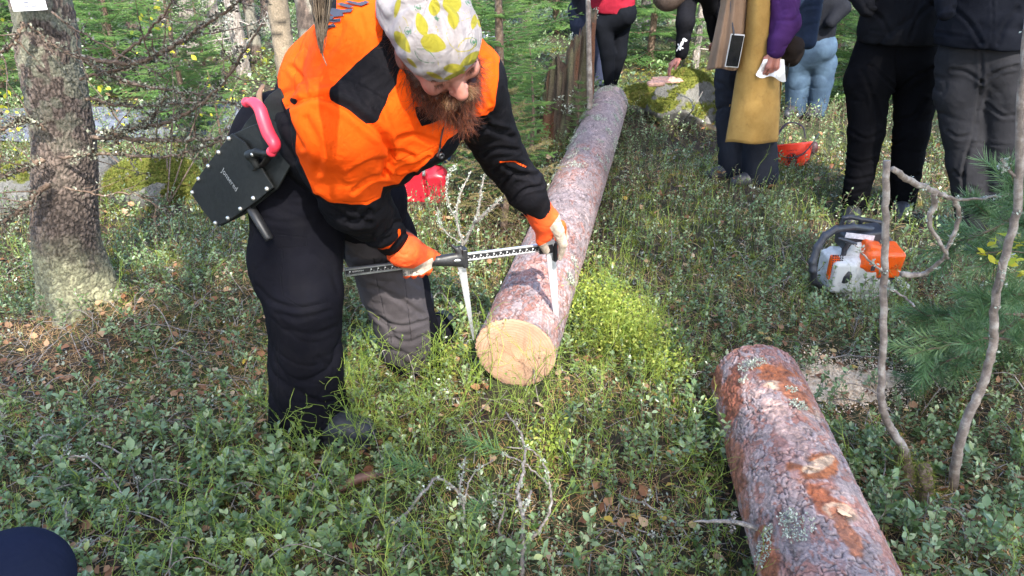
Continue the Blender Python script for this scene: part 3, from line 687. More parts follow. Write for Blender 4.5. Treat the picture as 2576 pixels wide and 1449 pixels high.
# --- trousers
S = SDF(.006)
S.cone(pel+np.array([.01, 0, 0]), Py(690, 335, 2.08), .135, .090, .04).cone(pel, bel, .14, .13, .05).ell(Py(702, 360, 2.08), (.105, .14, .14), None, .04)
S.cone(pel, hip_n, .13, .13, .05).path([hip_n, Py(748, 620, 2.03), kn_n+np.array([0, 0, .03])], [.132, .130, .116], .03).path([kn_n+np.array([0, 0, .03]), Py(770, 900, 2.03), an_n], [.116, .118, .136], .02)
S.ell(Py(700, 672, 1.99), (.090, .085, .115), None, .03)                  # bulging cargo pocket
S.cone(pel, hip_f, .14, .13, .06).path([hip_f, Py(955, 610, 2.34), kn_f, an_f], [.125, .122, .118, .118], .04)
S.ell(Py(1100, 850, 2.62), (.07, .07, .11), None, .03)
S.cone(an_n+np.array([0, 0, -.1]), an_n+np.array([0, 0, -.30]), .115, .115, .004, sub=True)
V, F = S.mesh(); V = relax(V, F, 2)
V = wrinkle(V, F, .014, None, 3, np.array([[5., 0, 4.], [0, 5., -3.], [1.5, 0, 7.5]])); V = wrinkle(V, F, .005, None, 8, np.array([[11., 0, -9.], [0, 11., 5.], [3., 0, 15.]]))
pu, pv, _ = proj(V)
V = creases(V, vnormals(V, F), pu, pv, [([(700, 790), (760, 800), (830, 782)], 6, .010), ([(690, 760), (740, 775), (800, 768)], 5, .008), ([(720, 830), (790, 842), (845, 822)], 6, .008), ([(800, 900), (835, 925), (860, 960)], 6, .008), ([(780, 1000), (820, 1015), (862, 1000)], 6, .008), ([(700, 960), (750, 985), (800, 980)], 7, .008), ([(640, 540), (700, 560), (780, 555)], 6, .008), ([(690, 500), (760, 520), (840, 500)], 7, .008), ([(790, 640), (830, 680), (850, 730)], 7, .009), ([(650, 480), (700, 500), (760, 498)], 5, .007), ([(720, 640), (716, 700), (722, 745)], 4, .007), ([(646, 720), (690, 760), (760, 775), (820, 760)], 6, .010)], V[:, 1] < 2.2, .26)
V = creases(V, vnormals(V, F), pu, pv, [([(935, 720), (1000, 750), (1062, 792)], 6, .009), ([(905, 770), (960, 800), (1000, 860)], 6, .009), ([(950, 800), (1010, 822), (1072, 806)], 5, .010), ([(980, 850), (1030, 860), (1075, 842)], 5, .008), ([(880, 640), (930, 660), (1000, 640)], 6, .007), ([(960, 690), (1010, 690), (1056, 720)], 6, .006), ([(930, 890), (990, 880), (1040, 900)], 5, .007)], V[:, 1] > 2.2, .5)
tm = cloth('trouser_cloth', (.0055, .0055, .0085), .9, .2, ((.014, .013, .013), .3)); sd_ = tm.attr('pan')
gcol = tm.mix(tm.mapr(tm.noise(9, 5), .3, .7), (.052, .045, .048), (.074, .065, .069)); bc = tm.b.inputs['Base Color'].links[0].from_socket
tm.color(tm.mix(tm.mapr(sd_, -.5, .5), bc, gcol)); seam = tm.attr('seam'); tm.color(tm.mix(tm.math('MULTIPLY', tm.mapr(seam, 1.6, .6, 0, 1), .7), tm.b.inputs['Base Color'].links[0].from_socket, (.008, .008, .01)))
tm.bump(tm.mapr(seam, 0, 3, 0, 1), .003, .6)
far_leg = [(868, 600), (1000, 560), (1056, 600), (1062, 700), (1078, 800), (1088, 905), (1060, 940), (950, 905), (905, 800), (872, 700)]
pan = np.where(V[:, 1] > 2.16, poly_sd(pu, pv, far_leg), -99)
seam = np.minimum.reduce([line_d(pu, pv, q) for q in ([(626, 563), (690, 588), (770, 598), (772, 618), (700, 625)], [(712, 640), (706, 700), (712, 745), (760, 775), (830, 760)], [(700, 850), (698, 1050)], [(940, 650), (950, 720), (985, 860)], [(1010, 650), (1020, 720), (1035, 860)], [(712, 640), (712, 620)])])
mk('trousers', V, F, tm.m, man, True, {'pan': pan, 'seam': seam})
# small wood chips caught on the cloth
mb = MB()
for (u, v) in ((778, 645), (768, 655), (912, 565), (897, 560), (962, 540), (938, 631), (1113, 790), (1190, 400), (1275, 375), (1300, 395), (960, 556), (770, 512), (805, 700), (835, 640), (760, 880)):
    p = Py(u, v, 1.86 if u < 900 else (1.97 if u < 1050 else 2.05)); d = V[np.argmin(((pu-u)**2+(pv-v)**2)+1e4*(((V-_o)*vnormals(V, F)).sum(1) > 0))] if u < 1100 and v > 480 and u < 860 else None
# --- jacket
S = SDF(.0055)
S.cone(Py(772, 352, 2.06), bel+[.01, 0, -.01], .135, .165, .05).cone(bel+[.015, 0, -.015], che+[.01, 0, -.01], .168, .150, .06).ell(Py(915, 330, 1.92), (.19, .17, .16), None, .06)
S.cone(che, nek, .155, .085, .06).cone(Py(950, 125, 1.80), Py(1085, 115, 1.86), .125, .115, .07).cone(Py(815, 195, 1.98), Py(945, 115, 1.86), .110, .132, .07)
S.cone(Py(900, 235, 1.76), sh_n, .12, .115, .05).cone(Py(1100, 180, 1.86), sh_f, .12, .090, .05)
S.path([sh_n, Py(862, 395, 1.80), el_n, Py(948, 560, 2.00), wr_n+np.array([-.03, -.02, .03])], [.112, .112, .092, .070, .044], .015)
S.path([sh_f, Py(1200, 268, 1.95), el_f, Py(1325, 480, 2.16), wr_f], [.098, .086, .066, .058, .046], .02)
S.ell(Py(1060, 345, 1.85), (.10, .10, .08), None, .05)
V, F = S.mesh(); V = relax(V, F, 2); pu, pv, _ = proj(V)
N = vnormals(V, F); frontm = ((V-_o)*N).sum(1) < 0
arm = (pu > 760) & (pv > 440)
Vw = wrinkle(wrinkle(V, F, .006, (4, 4, 5), 21), F, .003, (12, 12, 9), 27); Vw2 = wrinkle(V, F, .013, (9, 9, 16), 31)
mfar = sstep(320, 420, pv)[:, None]*sstep(1130, 1200, pu)[:, None]; mne = sstep(500, 560, pv)[:, None]; mm = np.clip(mfar+mne, 0, 1)
V = Vw*(1-mm)+Vw2*mm
# drawn creases: depth along the armpit fold and the crook of the sleeve
for pts, w_, dp in (([(826, 246), (880, 270), (930, 312), (968, 345), (985, 392), (968, 430)], 9, .012), ([(985, 392), (1000, 380), (1040, 398)], 6, .006), ([(735, 262), (780, 246), (826, 246)], 7, .008), ([(972, 438), (1010, 452), (1040, 440)], 6, .008), ([(1230, 150), (1200, 165), (1180, 180)], 6, .004), ([(1270, 420), (1310, 440), (1345, 450)], 5, .008), ([(1215, 300), (1240, 330), (1290, 345)], 6, .007), ([(1000, 20), (960, 80), (955, 120)], 7, .004)):
    d = line_d(pu, pv, pts); V = V-N*(dp*np.exp(-(d/w_)**2)*frontm)[:, None]; V = V+N*(dp*.45*np.exp(-((d-2.2*w_)/(1.3*w_))**2)*frontm)[:, None]
V = creases(V, N, pu, pv, [([(978, 398), (930, 410), (880, 440)], 7, .007), ([(972, 436), (930, 450), (890, 482)], 6, .006), ([(770, 300), (800, 360), (800, 430)], 9, .005), ([(1006, 560), (980, 585), (950, 600)], 5, .008), ([(1030, 575), (1005, 600), (985, 622)], 4, .007), ([(930, 530), (900, 560), (880, 560)], 6, .008), ([(1205, 335), (1240, 322), (1280, 330)], 5, .007), ([(1215, 392), (1250, 375), (1300, 378)], 5, .007), ([(1262, 470), (1300, 440), (1350, 440)], 5, .009), ([(1290, 505), (1320, 478), (1362, 468)], 4, .008), ([(1240, 430), (1270, 410), (1310, 412)], 5, .006), ([(735, 170), (760, 200), (770, 240)], 7, .006), ([(860, 60), (840, 110), (800, 160)], 10, .005), ([(905, 40), (915, 90), (900, 140)], 8, .005), ([(1000, 430), (1040, 420), (1080, 400)], 5, .007), ([(1000, 350), (1050, 345), (1100, 360)], 7, .005), ([(655, 260), (690, 330), (740, 400)], 8, .006), ([(680, 230), (720, 300), (760, 370)], 7, .006), ([(800, 500), (860, 545), (930, 560)], 7, .008), ([(1205, 190), (1225, 230), (1235, 262)], 5, .005), ([(1195, 215), (1210, 255), (1215, 280)], 4, .005)])
orange = [(845, 22), (780, 62), (735, 100), (700, 136), (692, 150), (693, 175), (699, 215), (712, 252), (724, 277), (731, 270), (735, 300), (742, 345), (750, 385), (760, 420), (773, 450), (786, 483), (824, 505), (855, 513), (884, 517), (923, 515), (948, 506), (961, 499), (967, 474), (1003, 464), (1034, 443), (1070, 416), (1105, 385), (1128, 352), (1152, 336), (1175, 300), (1193, 295), (1225, 290), (1243, 280), (1248, 262), (1260, 200), (1260, -200), (845, -200)]
yoke = [(826, 242), (836, 222), (848, 206), (896, 159), (947, 115), (960, 97), (968, 30), (1000, 30), (1010, 160), (1000, 188), (998, 212), (988, 226), (979, 238), (971, 262), (958, 285), (943, 310), (929, 313), (905, 296), (884, 278), (864, 266), (840, 255)]
gus = [(728, 255), (731, 246), (748, 250), (732, 262)]
collar_p = [(1044, 270), (1050, 296), (1064, 322), (1092, 313), (1120, 300), (1130, 270)]
sd = poly_sd(pu, pv, orange); sd = np.minimum(sd, -poly_sd(pu, pv, yoke)); sd = np.minimum(sd, -poly_sd(pu, pv, gus)); sd = np.minimum(sd, -poly_sd(pu, pv, collar_p))
fl = (V[:, 0] > -.02) & (V[:, 1] > 1.96)

lines_ = [np.array(q, float) for q in ([(1257, 405), (1296, 407), (1321, 419)], [(1005, 578), (1002, 596), (990, 612), (961, 628), (934, 631)])]
st = 2.1-np.minimum.reduce([line_d(pu, pv, q) for q in lines_]); st = np.where(frontm, st, -9)
seam = np.minimum.reduce([line_d(pu, pv, q) for q in ([(741, 246), (742, 180), (741, 150), (770, 80)], [(731, 262), (745, 252), (780, 243), (826, 243), (862, 262), (905, 292), (960, 325)], [(860, 508), (885, 511), (923, 509), (955, 496)], [(1190, 288), (1225, 284), (1241, 272)], [(975, 395), (1000, 402), (1040, 396), (1075, 382), (1108, 366)], [(1128, 345), (1110, 375), (1090, 400)], [(980, 340), (992, 372), (985, 392)], [(1205, 430), (1250, 450), (1330, 440)])])
seam = np.where(frontm, seam, 9)
jm = Mt('work_jacket'); n1 = jm.noise(7, 5); n2 = jm.noise(450, 2)
oc = jm.mix(jm.mapr(n1, .3, .7), (.76, .070, .003), (.88, .095, .006)); dirt = jm.mapr(jm.noise(16, 6, .75), .56, .78); oc = jm.mix(jm.math('MULTIPLY', dirt, .22), oc, (.42, .09, .02))
bc = jm.mix(jm.mapr(n1, .3, .7), (.0045, .0045, .006), (.008, .0075, .010)); bc = jm.mix(jm.math('MULTIPLY', jm.mapr(jm.noise(12, 6, .75), .52, .75), .5), bc, (.020, .017, .018))
msk = jm.mapr(jm.math('MAXIMUM', jm.attr('org'), jm.attr('stripe')), -.4, .4); c = jm.mix(msk, bc, oc); sm = jm.attr('seam')
jm.set(Specular_IOR_Level=.08); c = jm.mix(jm.math('MULTIPLY', jm.mapr(sm, 1.5, .5, 0, 1), .55), c, jm.mix(1., c, (.5, .4, .4), 'MULTIPLY')); jm.color(c).rough(.82)
jm.bump(n2, .0004, .5); jm.bump(jm.mapr(sm, 0, 3, 0, 1), .002, .7); jm.bump(jm.noise(26, 5, .6, dist=1.2), .006, .6); 
mk('jacket', V, F, jm.m, man, True, {'org': sd, 'stripe': st, 'seam': seam})
JV, JF, JN = V, F, N
def on_mesh(Vv, Nn, u, v, off=.0015):
    pu_, pv_, _ = proj(Vv); d = (pu_-u)**2+(pv_-v)**2+1e5*(((Vv-_o)*Nn).sum(1) > 0); i = np.argsort(d)[:14]; dd, _i = None, None
    i = i[d[i] < d[i[0]]+60]; dep = proj(Vv[i])[2]; j = i[np.argmin(dep)]; n = nrm(Nn[i].mean(0)); dd = proj(Vv[j])[2]; return Pd(u, v, dd)+n*off, n
M_NAVY = plain('navy_print', (.03, .034, .055), .7); M_BLK = plain('black_plastic', (.018, .018, .02), .42, var=.2)
# lettering across the back, mostly turned away over the shoulders
def text_pts(word, size=1.):
    cu = bpy.data.curves.new('t', 'FONT'); cu.body = word; cu.size = size; cu.resolution_u = 3; to = bpy.data.objects.new('t', cu); COL.objects.link(to)
    bpy.context.view_layer.update(); me = bpy.data.meshes.new_from_object(to); V = np.array([v.co[:] for v in me.vertices]); P = [tuple(p.vertices) for p in me.polygons]
    bpy.data.objects.remove(to); return V, P
def text_obj(name, word, mapf, mat, parent, size=1.):
    V, P = text_pts(word, size); Vw_ = np.array([mapf(x, y) for x, y, _z in V])
    if parent is not None: Vw_ = Vw_-np.array(parent_world(parent))
    me = bpy.data.meshes.new(name); me.from_pydata([tuple(v) for v in Vw_], [], P); me.materials.append(mat); o = bpy.data.objects.new(name, me); COL.objects.link(o)
    if parent is not None: o.parent = parent
    return o
for poly in ([(795, 66), (806, 62), (826, 66), (841, 60), (848, 68), (830, 72), (808, 74)], [(808, 44), (822, 40), (844, 42), (838, 50), (860, 47), (858, 56), (842, 58), (820, 53)], [(826, 33), (838, 22), (862, 26), (890, 24), (884, 32), (862, 34), (868, 41), (845, 44)], [(848, 12), (862, 9), (892, 18), (880, 22), (862, 17)], [(868, 7), (880, 4), (904, 9), (920, 4), (930, 8), (910, 17), (892, 13)]):
    cen = np.mean(poly, 0); ok = []
    for (u, v) in poly:
        p, n = on_mesh(JV, JN, u, v, .003); ok.append(p)
    pr = [tuple(p-np.array(parent_world(man))) for p in ok]; me = bpy.data.meshes.new('back_lettering'); me.from_pydata(pr, [], [tuple(range(len(pr)))]); me.materials.append(M_NAVY)
    o = bpy.data.objects.new('back_lettering', me); COL.objects.link(o); o.parent = man
# collar wings, zip
mb = MB()
S = SDF(.004); S.path([H(-.08, .06, -.09), H(.0, .075, -.13), H(.07, .05, -.16)], [.022, .02, .018], .01).path([H(-.08, -.06, -.09), H(.0, -.075, -.13), H(.07, -.05, -.16)], [.022, .02, .018], .01)
S.cone(H(-.08, .06, -.09), H(-.08, -.06, -.09), .024, .024, .01)
V, F = S.mesh(); V = wrinkle(V, F, .005, (20, 20, 20), 4); mk('collar', V, F, cloth('collar_cloth', (.03, .03, .036)).m, man)
zp, _n = on_mesh(JV, JN, 1103, 372, .006); mb = MB(); add_tube(mb, [zp+cw(.01, .05, .01), zp+cw(.004, .02, .012), zp, zp+cw(-.006, -.02, .008)], [.0025, .002, .003, .002], 6, 12); V_, F_ = lathe([(.003, -.004), (.008, -.004), (.008, .004), (.003, .004), (.003, -.004)], zp+cw(.004, -.018, .008), nrm(_n), 16); mb.add(V_, F_)
mb.build('zip_puller', M_BLK, man)
# brown belt strip between jacket and trousers, at the small of the back
mb = MB(); p_ = [on_mesh(JV, JN, *q, .0)[0] for q in ((657, 212),)]
add_tube(mb, [Py(662, 214, 2.02), Py(652, 236, 1.985), Py(654, 262, 1.96), Py(664, 300, 1.945)], [.006, .008, .008, .007], 8, 16, flat=.5); mb.build('belt', plain('leather_belt', (.22, .13, .075), .6, bump=.001), man)
# --- hair at the nape, beard, moustache
S = SDF(.004); S.path([H(-.04, .062, -.05), H(.005, .066, -.07), H(.045, .055, -.098), H(.078, .025, -.112), H(.078, -.025, -.112), H(.045, -.052, -.098), H(.005, -.062, -.07)], [.012, .017, .024, .026, .026, .024, .017], .02)
S.cone(H(.075, 0, -.115), H(.088, 0, -.115)+np.array([.012, 0, -.045]), .037, .020, .03); S.ell(H(-.045, .060, -.045), (.03, .02, .03), HA, .02)
S.cone(H(.104, .018, -.064), H(.104, -.018, -.064), .009, .009, .006); S.cone(H(.104, .018, -.066), H(.084, .045, -.092), .009, .008, .006); S.cone(H(.104, -.018, -.066), H(.084, -.045, -.092), .009, .008, .006)
V, F = S.mesh(); N_ = vnormals(V, F); V2 = V+N_*(.005*vnoise(V*60, 3)+.003*vnoise(V*140, 4))[:, None]
hm = Mt('beard_hair'); hv = hm.attr('v'); hm.color(hm.ramp(hv, [(0, (.024, .007, .005)), (.5, (.085, .022, .009)), (.85, (.20, .050, .018)), (1, (.30, .11, .04))])).rough(.42); hm.set(Specular_IOR_Level=.4)
brd = mk('beard', V2, F, hm.m, man, True, {'v': np.full(len(V), .15)})
i = RNG.integers(0, len(V), 5200); mb = MB(); dn = np.array([0, 0, -1.])
base = V[i]; dd = N_[i]*.55+dn*.65+Fh*.15; strands(mb, base, dd, (.015, .05), 6, .00042, .9, .7, .28)
low = V[i][(V[i]@Uh-HC@Uh) < -.11][:900]; strands(mb, low, np.tile(dn*.8+Fh*.1+np.array([.12, 0, 0]), (len(low), 1)), (.02, .065), 9, .0004, 1.6, .5, .35)
mb.build('beard_strands', hm.m, brd)
mb = MB(); rt = [H(.108+RNG.normal(0, .003), s_, -.064+RNG.normal(0, .004)) for s_ in np.linspace(-.03, .03, 420)]; 
strands(mb, rt, [Fh*.5-Uh*.7+Sh*np.sign((p-HC)@Sh)*.5 for p in rt], (.018, .032), 5, .0005, .6, .5, .2)
mm_ = Mt('moustache_hair'); mm_.color(mm_.ramp(mm_.attr('v'), [(0, (.16, .075, .03)), (.6, (.32, .19, .09)), (1, (.48, .33, .19))])).rough(.45); mb.build('moustache', mm_.m, man)
for s_ in (1, -1):
    mb = MB(); rt = []; ds = []
    for k in range(150): t = RNG.random(); rt.append(H(.098-.012*t, s_*(.014+.034*t), .003+.004*math.sin(t*3)+RNG.normal(0, .002))); ds.append(Fh*.4+Sh*s_*.9-Uh*.1)
    for k in range(60): t = RNG.random(); rt.append(H(.092-.010*abs(t-.5), s_*(.022+.026*t), -.022)); ds.append(Fh*.8-Uh*.7)
    strands(mb, rt, ds, (.008, .013), 4, .0004, .3, .2, .15); mb.build('eyebrow', hm.m, man)
mb = MB(); i = RNG.integers(0, 4000, 500); rt = [H(-.075+RNG.normal(0, .018), .055+RNG.normal(0, .012), -.03+RNG.normal(0, .02)) for _ in range(500)]
strands(mb, rt, [(-Uh*.6-Fh*.3+Sh*.4)]*500, (.03, .06), 6, .0004, 1., .5, .3); mb.build('nape_hair', hm.m, man)
# --- gloves
gm = Mt('work_glove'); n1 = gm.noise(30, 5); oc = gm.mix(gm.mapr(n1, .3, .7), (.74, .065, .005), (.86, .095, .010)); oc = gm.mix(gm.math('MULTIPLY', gm.mapr(gm.noise(40, 5, .7), .5, .75), .3), oc, (.35, .10, .04))
lc = gm.mix(gm.mapr(gm.noise(50, 5, .7), .35, .7), (.30, .235, .18), (.52, .44, .36)); gm.color(gm.mix(gm.mapr(gm.attr('lea'), -.4, .4), oc, lc)).rough(.8); gm.bump(n1, .003, .6); gm.bump(gm.noise(400, 2), .0006, .5)
def glove(name, prims, lea, label=None):
    S = SDF(.003)
    for a, b, ra, rb, k in prims: S.cone(a, b, ra, rb, k)
    V, F = S.mesh(); V = relax(V, F, 1); V = wrinkle(V, F, .004, (34, 34, 34), 5); pu, pv, _ = proj(V); N = vnormals(V, F)
    return setp(mk(name, V, F, gm.m, man, True, {'lea': lea(pu, pv, V, N)}), label), V, N
# near (right) hand closed over the beam: back of the hand up, four fingers wrapping away and under
bL, bR = Py(868, 685, 2.13), Py(1392, 619, 2.30); bd = nrm(bR-bL)
def BM(u): t = (u-868)/(1392-868); return bL+(bR-bL)*t
ghn = nrm(np.cross(bd, cw(0, .9, -.45)));  upb = nrm(np.array([0, 0, 1])-bd*bd[2]); toc = nrm(np.cross(bd, upb)); toc = toc if toc@_f < 0 else -toc
pr = []; c = BM(1040)
pr.append((wr_n-nrm(wr_n-el_n)*.03+toc*.02, c+upb*.045+toc*.030-bd*.012, .056, .050, .02))                          # cuff
pr.append((c-bd*.032+upb*.034+toc*.020, c+bd*.036+upb*.030+toc*.018, .030, .027, .02))                       # palm over the beam
for k, off in enumerate((-.036, -.013, .011, .034)):                                                          # fingers: knuckle in front, round under the beam
    ln = (.92, 1.04, 1., .85)[k]; q = c+bd*off
    kn = q+upb*.018+toc*.040*ln; m1 = q-upb*.014*ln+toc*.042*ln; m2 = q-upb*.034*ln+toc*.014; tp = q-upb*.027-toc*.012
    pr += [(q+upb*.034+toc*.022, kn, .0145, .0135, .012), (kn, m1, .0135, .0125, .004), (m1, m2, .0122, .0115, .004), (m2, tp, .0112, .010, .004)]
pr += [(c+bd*.030+upb*.036-toc*.006, c+bd*.058+upb*.022-toc*.012, .016, .0135, .012), (c+bd*.058+upb*.022-toc*.012, c+bd*.080+upb*.006-toc*.002, .013, .011, .004)]
stripe = [(985, 672), (1040, 676), (1088, 648), (1096, 668), (1060, 692), (1000, 696), (985, 688)]
_, GV, GN = glove('glove', pr, lambda pu, pv, V, N: poly_sd(pu, pv, stripe)+0*pu, 'orange glove with grey stripe gripping the sliding beam')
def gt(x, y):
    u, v = 1016+x*.93+y*-.15, 692-x*.14-y*.92; return on_mesh(GV, GN, u, v, .003)[0]
text_obj('glove_lettering', 'STIHL', lambda x, y: gt(x*17, y*14), plain('grey_print', (.12, .12, .12), .7), man)
# far (left) hand pinching the fixed jaw: back of the hand towards the camera
pr = []; c = Py(1372, 575, 2.255)
pr.append((wr_f-nrm(wr_f-el_f)*.02, Py(1366, 548, 2.23), .047, .044, .015)); pr.append((Py(1366, 548, 2.23), Py(1372, 585, 2.25), .040, .030, .02))
A_ = lambda u, v, y: Py(u, v, y)
pr += [(A_(1366, 575, 2.235), A_(1362, 605, 2.25), .021, .018, .012), (A_(1362, 605, 2.25), A_(1374, 630, 2.275), .0165, .0135, .006)]      # index
pr += [(A_(1382, 572, 2.27), A_(1378, 604, 2.30), .019, .016, .012), (A_(1378, 604, 2.30), A_(1386, 626, 2.33), .015, .012, .005)]       # middle
pr += [(A_(1398, 566, 2.30), A_(1398, 602, 2.335), .018, .015, .012), (A_(1398, 602, 2.335), A_(1394, 630, 2.35), .014, .0115, .005)]     # ring
pr += [(A_(1412, 565, 2.32), A_(1421, 596, 2.35), .016, .013, .012), (A_(1421, 596, 2.35), A_(1418, 622, 2.36), .0125, .010, .005)]       # little
pr += [(A_(1388, 548, 2.22), A_(1404, 580, 2.225), .026, .020, .012), (A_(1404, 580, 2.225), A_(1416, 612, 2.24), .019, .0165, .005), (A_(1416, 612, 2.24), A_(1409, 650, 2.26), .0155, .009, .004)]  # thumb
lead = [(1412, 524), (1404, 545), (1383, 573), (1392, 590), (1404, 640), (1400, 675), (1440, 675), (1424, 590), (1428, 560), (1422, 530)]
tipp = [(1352, 622), (1395, 600), (1395, 645), (1352, 645)]
def lea2(pu, pv, V, N): return np.maximum(poly_sd(pu, pv, lead)*np.where(V[:, 1] < 2.285, 1, -1), poly_sd(pu, pv, tipp))
_, GV2, GN2 = glove('glove', pr, lea2, 'orange glove with bare leather thumb holding the fixed jaw')
# --- boots
M_BOOT = plain('boot_leather', (.02, .023, .03), .55, var=.3, bump=.002)
for (a, t, h) in ((G(790, 1092), G(915, 1112), 0), (Py(1065, 905, 2.55), Py(1120, 900, 2.68), 1)):
    a = np.array(a); t = np.array(t); a[2] = gh(a[0], a[1])+.05; t[2] = gh(t[0], t[1])+.045; d = nrm(t-a); sd_ = np.cross(d, [0, 0, 1])
    S = SDF(.005); S.cone(a, a+np.array([0, 0, .16]), .055, .055, .03).path([a, a+(t-a)*.6, t], [.052, .050, .046], .03).box(a+(t-a)*.5+np.array([0, 0, -.045]), (np.linalg.norm(t-a)*.62, .04, .006), np.stack([d, sd_, [0, 0, 1]]), .008, .01)
    V, F = S.mesh(); V = wrinkle(V, F, .003, (25, 25, 25), 2); mk('boot', V, F, M_BOOT, man)
# ================================================================ CALIPER
M_ALU = plain('brushed_aluminium', (.62, .63, .65), .34, .85, .1, 120); M_STEEL = plain('white_jaw_metal', (.66, .67, .69), .38, .35, .06, 60); M_WHITE = plain('white_print', (.8, .8, .8), .6)
cal = empty('forestry_caliper', tuple((bL+bR)/2), 'aluminium forestry caliper with black scale, both jaws set over the log', 'caliper')
bn = toc; bu = nrm(np.cross(bn, bd)); bu = bu if bu[2] > 0 else -bu; Lb = np.linalg.norm(bR-bL); mid = (bL+bR)/2
ax = np.stack([bd, bu, bn]); mb = MB()
add_box(mb, mid-bn*.002, Lb, .027, .008, ax, .002); add_box(mb, mid+bu*.0105+bn*.0035, Lb, .006, .007, ax, .0015); add_box(mb, mid-bu*.0105+bn*.0035, Lb, .006, .007, ax, .0015)
mb.build('beam', M_ALU, cal, False)
mb = MB(); add_box(mb, mid+bn*.003, Lb*.995, .0135, .003, ax); mb.build('scale_strip', M_BLK, cal, False)
mb = MB(); mb2 = MB()
for k in range(61):
    s_ = -Lb/2+.012+k*(Lb-.02)/60
    if -Lb/2+.02 < s_ < -Lb/2+.075: continue
    add_box(mb, mid+bd*s_+bn*.0052+bu*(-.0045), .0012, .005, .0008, ax)
    if k % 2 == 0: add_box(mb2, mid+bd*(s_+.003)+bn*.0052+bu*.002, .0042, .0045, .0008, ax)
mb.build('scale_ticks', M_WHITE, cal, False)['kind'] = 'stuff'; mb2.build('scale_numbers', M_WHITE, cal, False)['kind'] = 'stuff'
text_obj('maker_lettering', 'MASSER', lambda x, y: bL+bd*(.058-x*.0105)+bn*.0056-bu*(-.004+y*.0075), M_WHITE, cal)
jt = [(1160, 668, 1190, 852), (1384, 618, 1404, 872)]
def jaw(u0, v0, u1, v1, y0, y1, w0, w1):
    a = Py(u0, v0, y0); b = Py(u1, v1, y1); d = nrm(b-a); L_ = np.linalg.norm(b-a); s_ = nrm(np.cross(d, bn)); s_ = s_ if s_@bd > 0 else -s_
    poly = [(-w0/2, 0), (w0/2, 0), (w0*.45, L_*.35), (w1, L_*.97), (w1*.6, L_), (-w1*.2, L_), (-w0*.30, L_*.5)]
    return prism_obj('jaw', poly, .0045, a, s_, d, M_STEEL, cal)
jaw(1160, 660, 1190, 854, 2.215, 2.42, .027, .006)
jaw(1383, 606, 1404, 874, 2.285, 2.42, .034, .006)
# sliding black handle
hc = BM(1118); S = SDF(.0025)
S.cone(BM(1076)-bn*.0, BM(1150), .017, .020, .006, flat=(bn, .8)).cone(BM(1152)-bu*.012, BM(1152)+bu*.034, .013, .010, .008).cone(BM(1148)+bu*.022, BM(1132)+bu*.046, .009, .005, .008).cone(BM(1095), BM(1150)-bu*.018, .016, .014, .008).box(BM(1161), (.006, .030, .014), ax, .003, .004)
V, F = S.mesh(); hd = mk('sliding_handle', V, F, M_BLK, cal)
V_, F_ = lathe([(0, .001), (.011, .001), (.012, 0), (.012, -.002)], BM(1140)+bn*.021+bu*.0, bn, 24); V_ = (V_-(BM(1140)))@np.stack([bd, bu, bn]).T*np.array([1, .45, 1])@np.stack([bd, bu, bn])+BM(1140); mk('badge', V_, F_, M_ALU, hd)
mb = MB(); add_box(mb, BM(1372)-bu*.002, .05, .040, .020, ax, .004); add_box(mb, Py(1396, 618, 2.30)-bu*.02, .016, .075, .022, ax, .005); mb.build('end_block', M_BLK, cal, False)
# ================================================================ HOLSTER AND SAW
c1 = lambda x, y: (447.2+x*.3968, y*.3968)
hy = lambda u: 1.83+(700-u)*.0010
def HP(x, y, off=0.): u, v = c1(x, y); return Py(u, v, hy(u)-off)
pouch = empty('tool_holster', tuple(HP(340, 1150)), 'black leather tool holster with silver rivets hanging from the mans belt', 'holster')
M_LEA = plain('black_leather', (.010, .011, .011), .55, Specular_IOR_Level=.3, var=.25, ns=60, bump=.001)
hx, hyv = nrm(HP(610, 1190)-HP(345, 845)), None
pl = [HP(*q) for q in ((345, 845), (430, 905), (520, 1040), (610, 1188), (520, 1262), (400, 1350), (310, 1410), (262, 1432), (235, 1420), (160, 1330), (95, 1235), (92, 1195), (150, 1100), (240, 980))]
pc = np.mean(pl, 0); u_, s_, vt = np.linalg.svd(np.array(pl)-pc); pn = vt[2]; pn = pn if pn@_f < 0 else -pn; ex = nrm(hx-pn*(hx@pn)); ey = np.cross(pn, ex)
P2 = lambda p: ((p-pc)@ex, (p-pc)@ey)
def on_pl(x, y, off=0.):
    u, v = c1(x, y); r = ray(u, v); t = ((pc-_o)@pn)/(r@pn); return _o+r*t+pn*off
ol = [P2(on_pl(*q)) for q in ((345, 845), (430, 905), (520, 1040), (610, 1188), (520, 1262), (400, 1350), (310, 1410), (262, 1432), (235, 1420), (160, 1330), (95, 1235), (92, 1195), (150, 1100), (240, 980))]
def leather(name, poly, th, off, par):
    o = prism_obj(name, poly, th, pc+pn*off, ex, ey, M_LEA, par); bv = o.modifiers.new('b', 'BEVEL'); bv.width = .0016; bv.segments = 2; bv.limit_method = 'ANGLE'; return o
leather('front_panel', ol, .006, 0, pouch); leather('back_panel', [P2(on_pl(*q)) for q in ((330, 850), (440, 800), (560, 760), (660, 820), (725, 900), (715, 1010), (610, 1200), (400, 1365), (250, 1440), (90, 1240), (85, 1190))], .006, -.014, pouch)
leather('belt_loop', [P2(on_pl(*q)) for q in ((350, 850), (390, 780), (470, 690), (540, 600), (600, 560), (640, 640), (640, 760), (560, 860), (450, 930))], .005, -.022, pouch)
M_RIV = plain('silver_rivet', (.62, .60, .56), .3, .8)
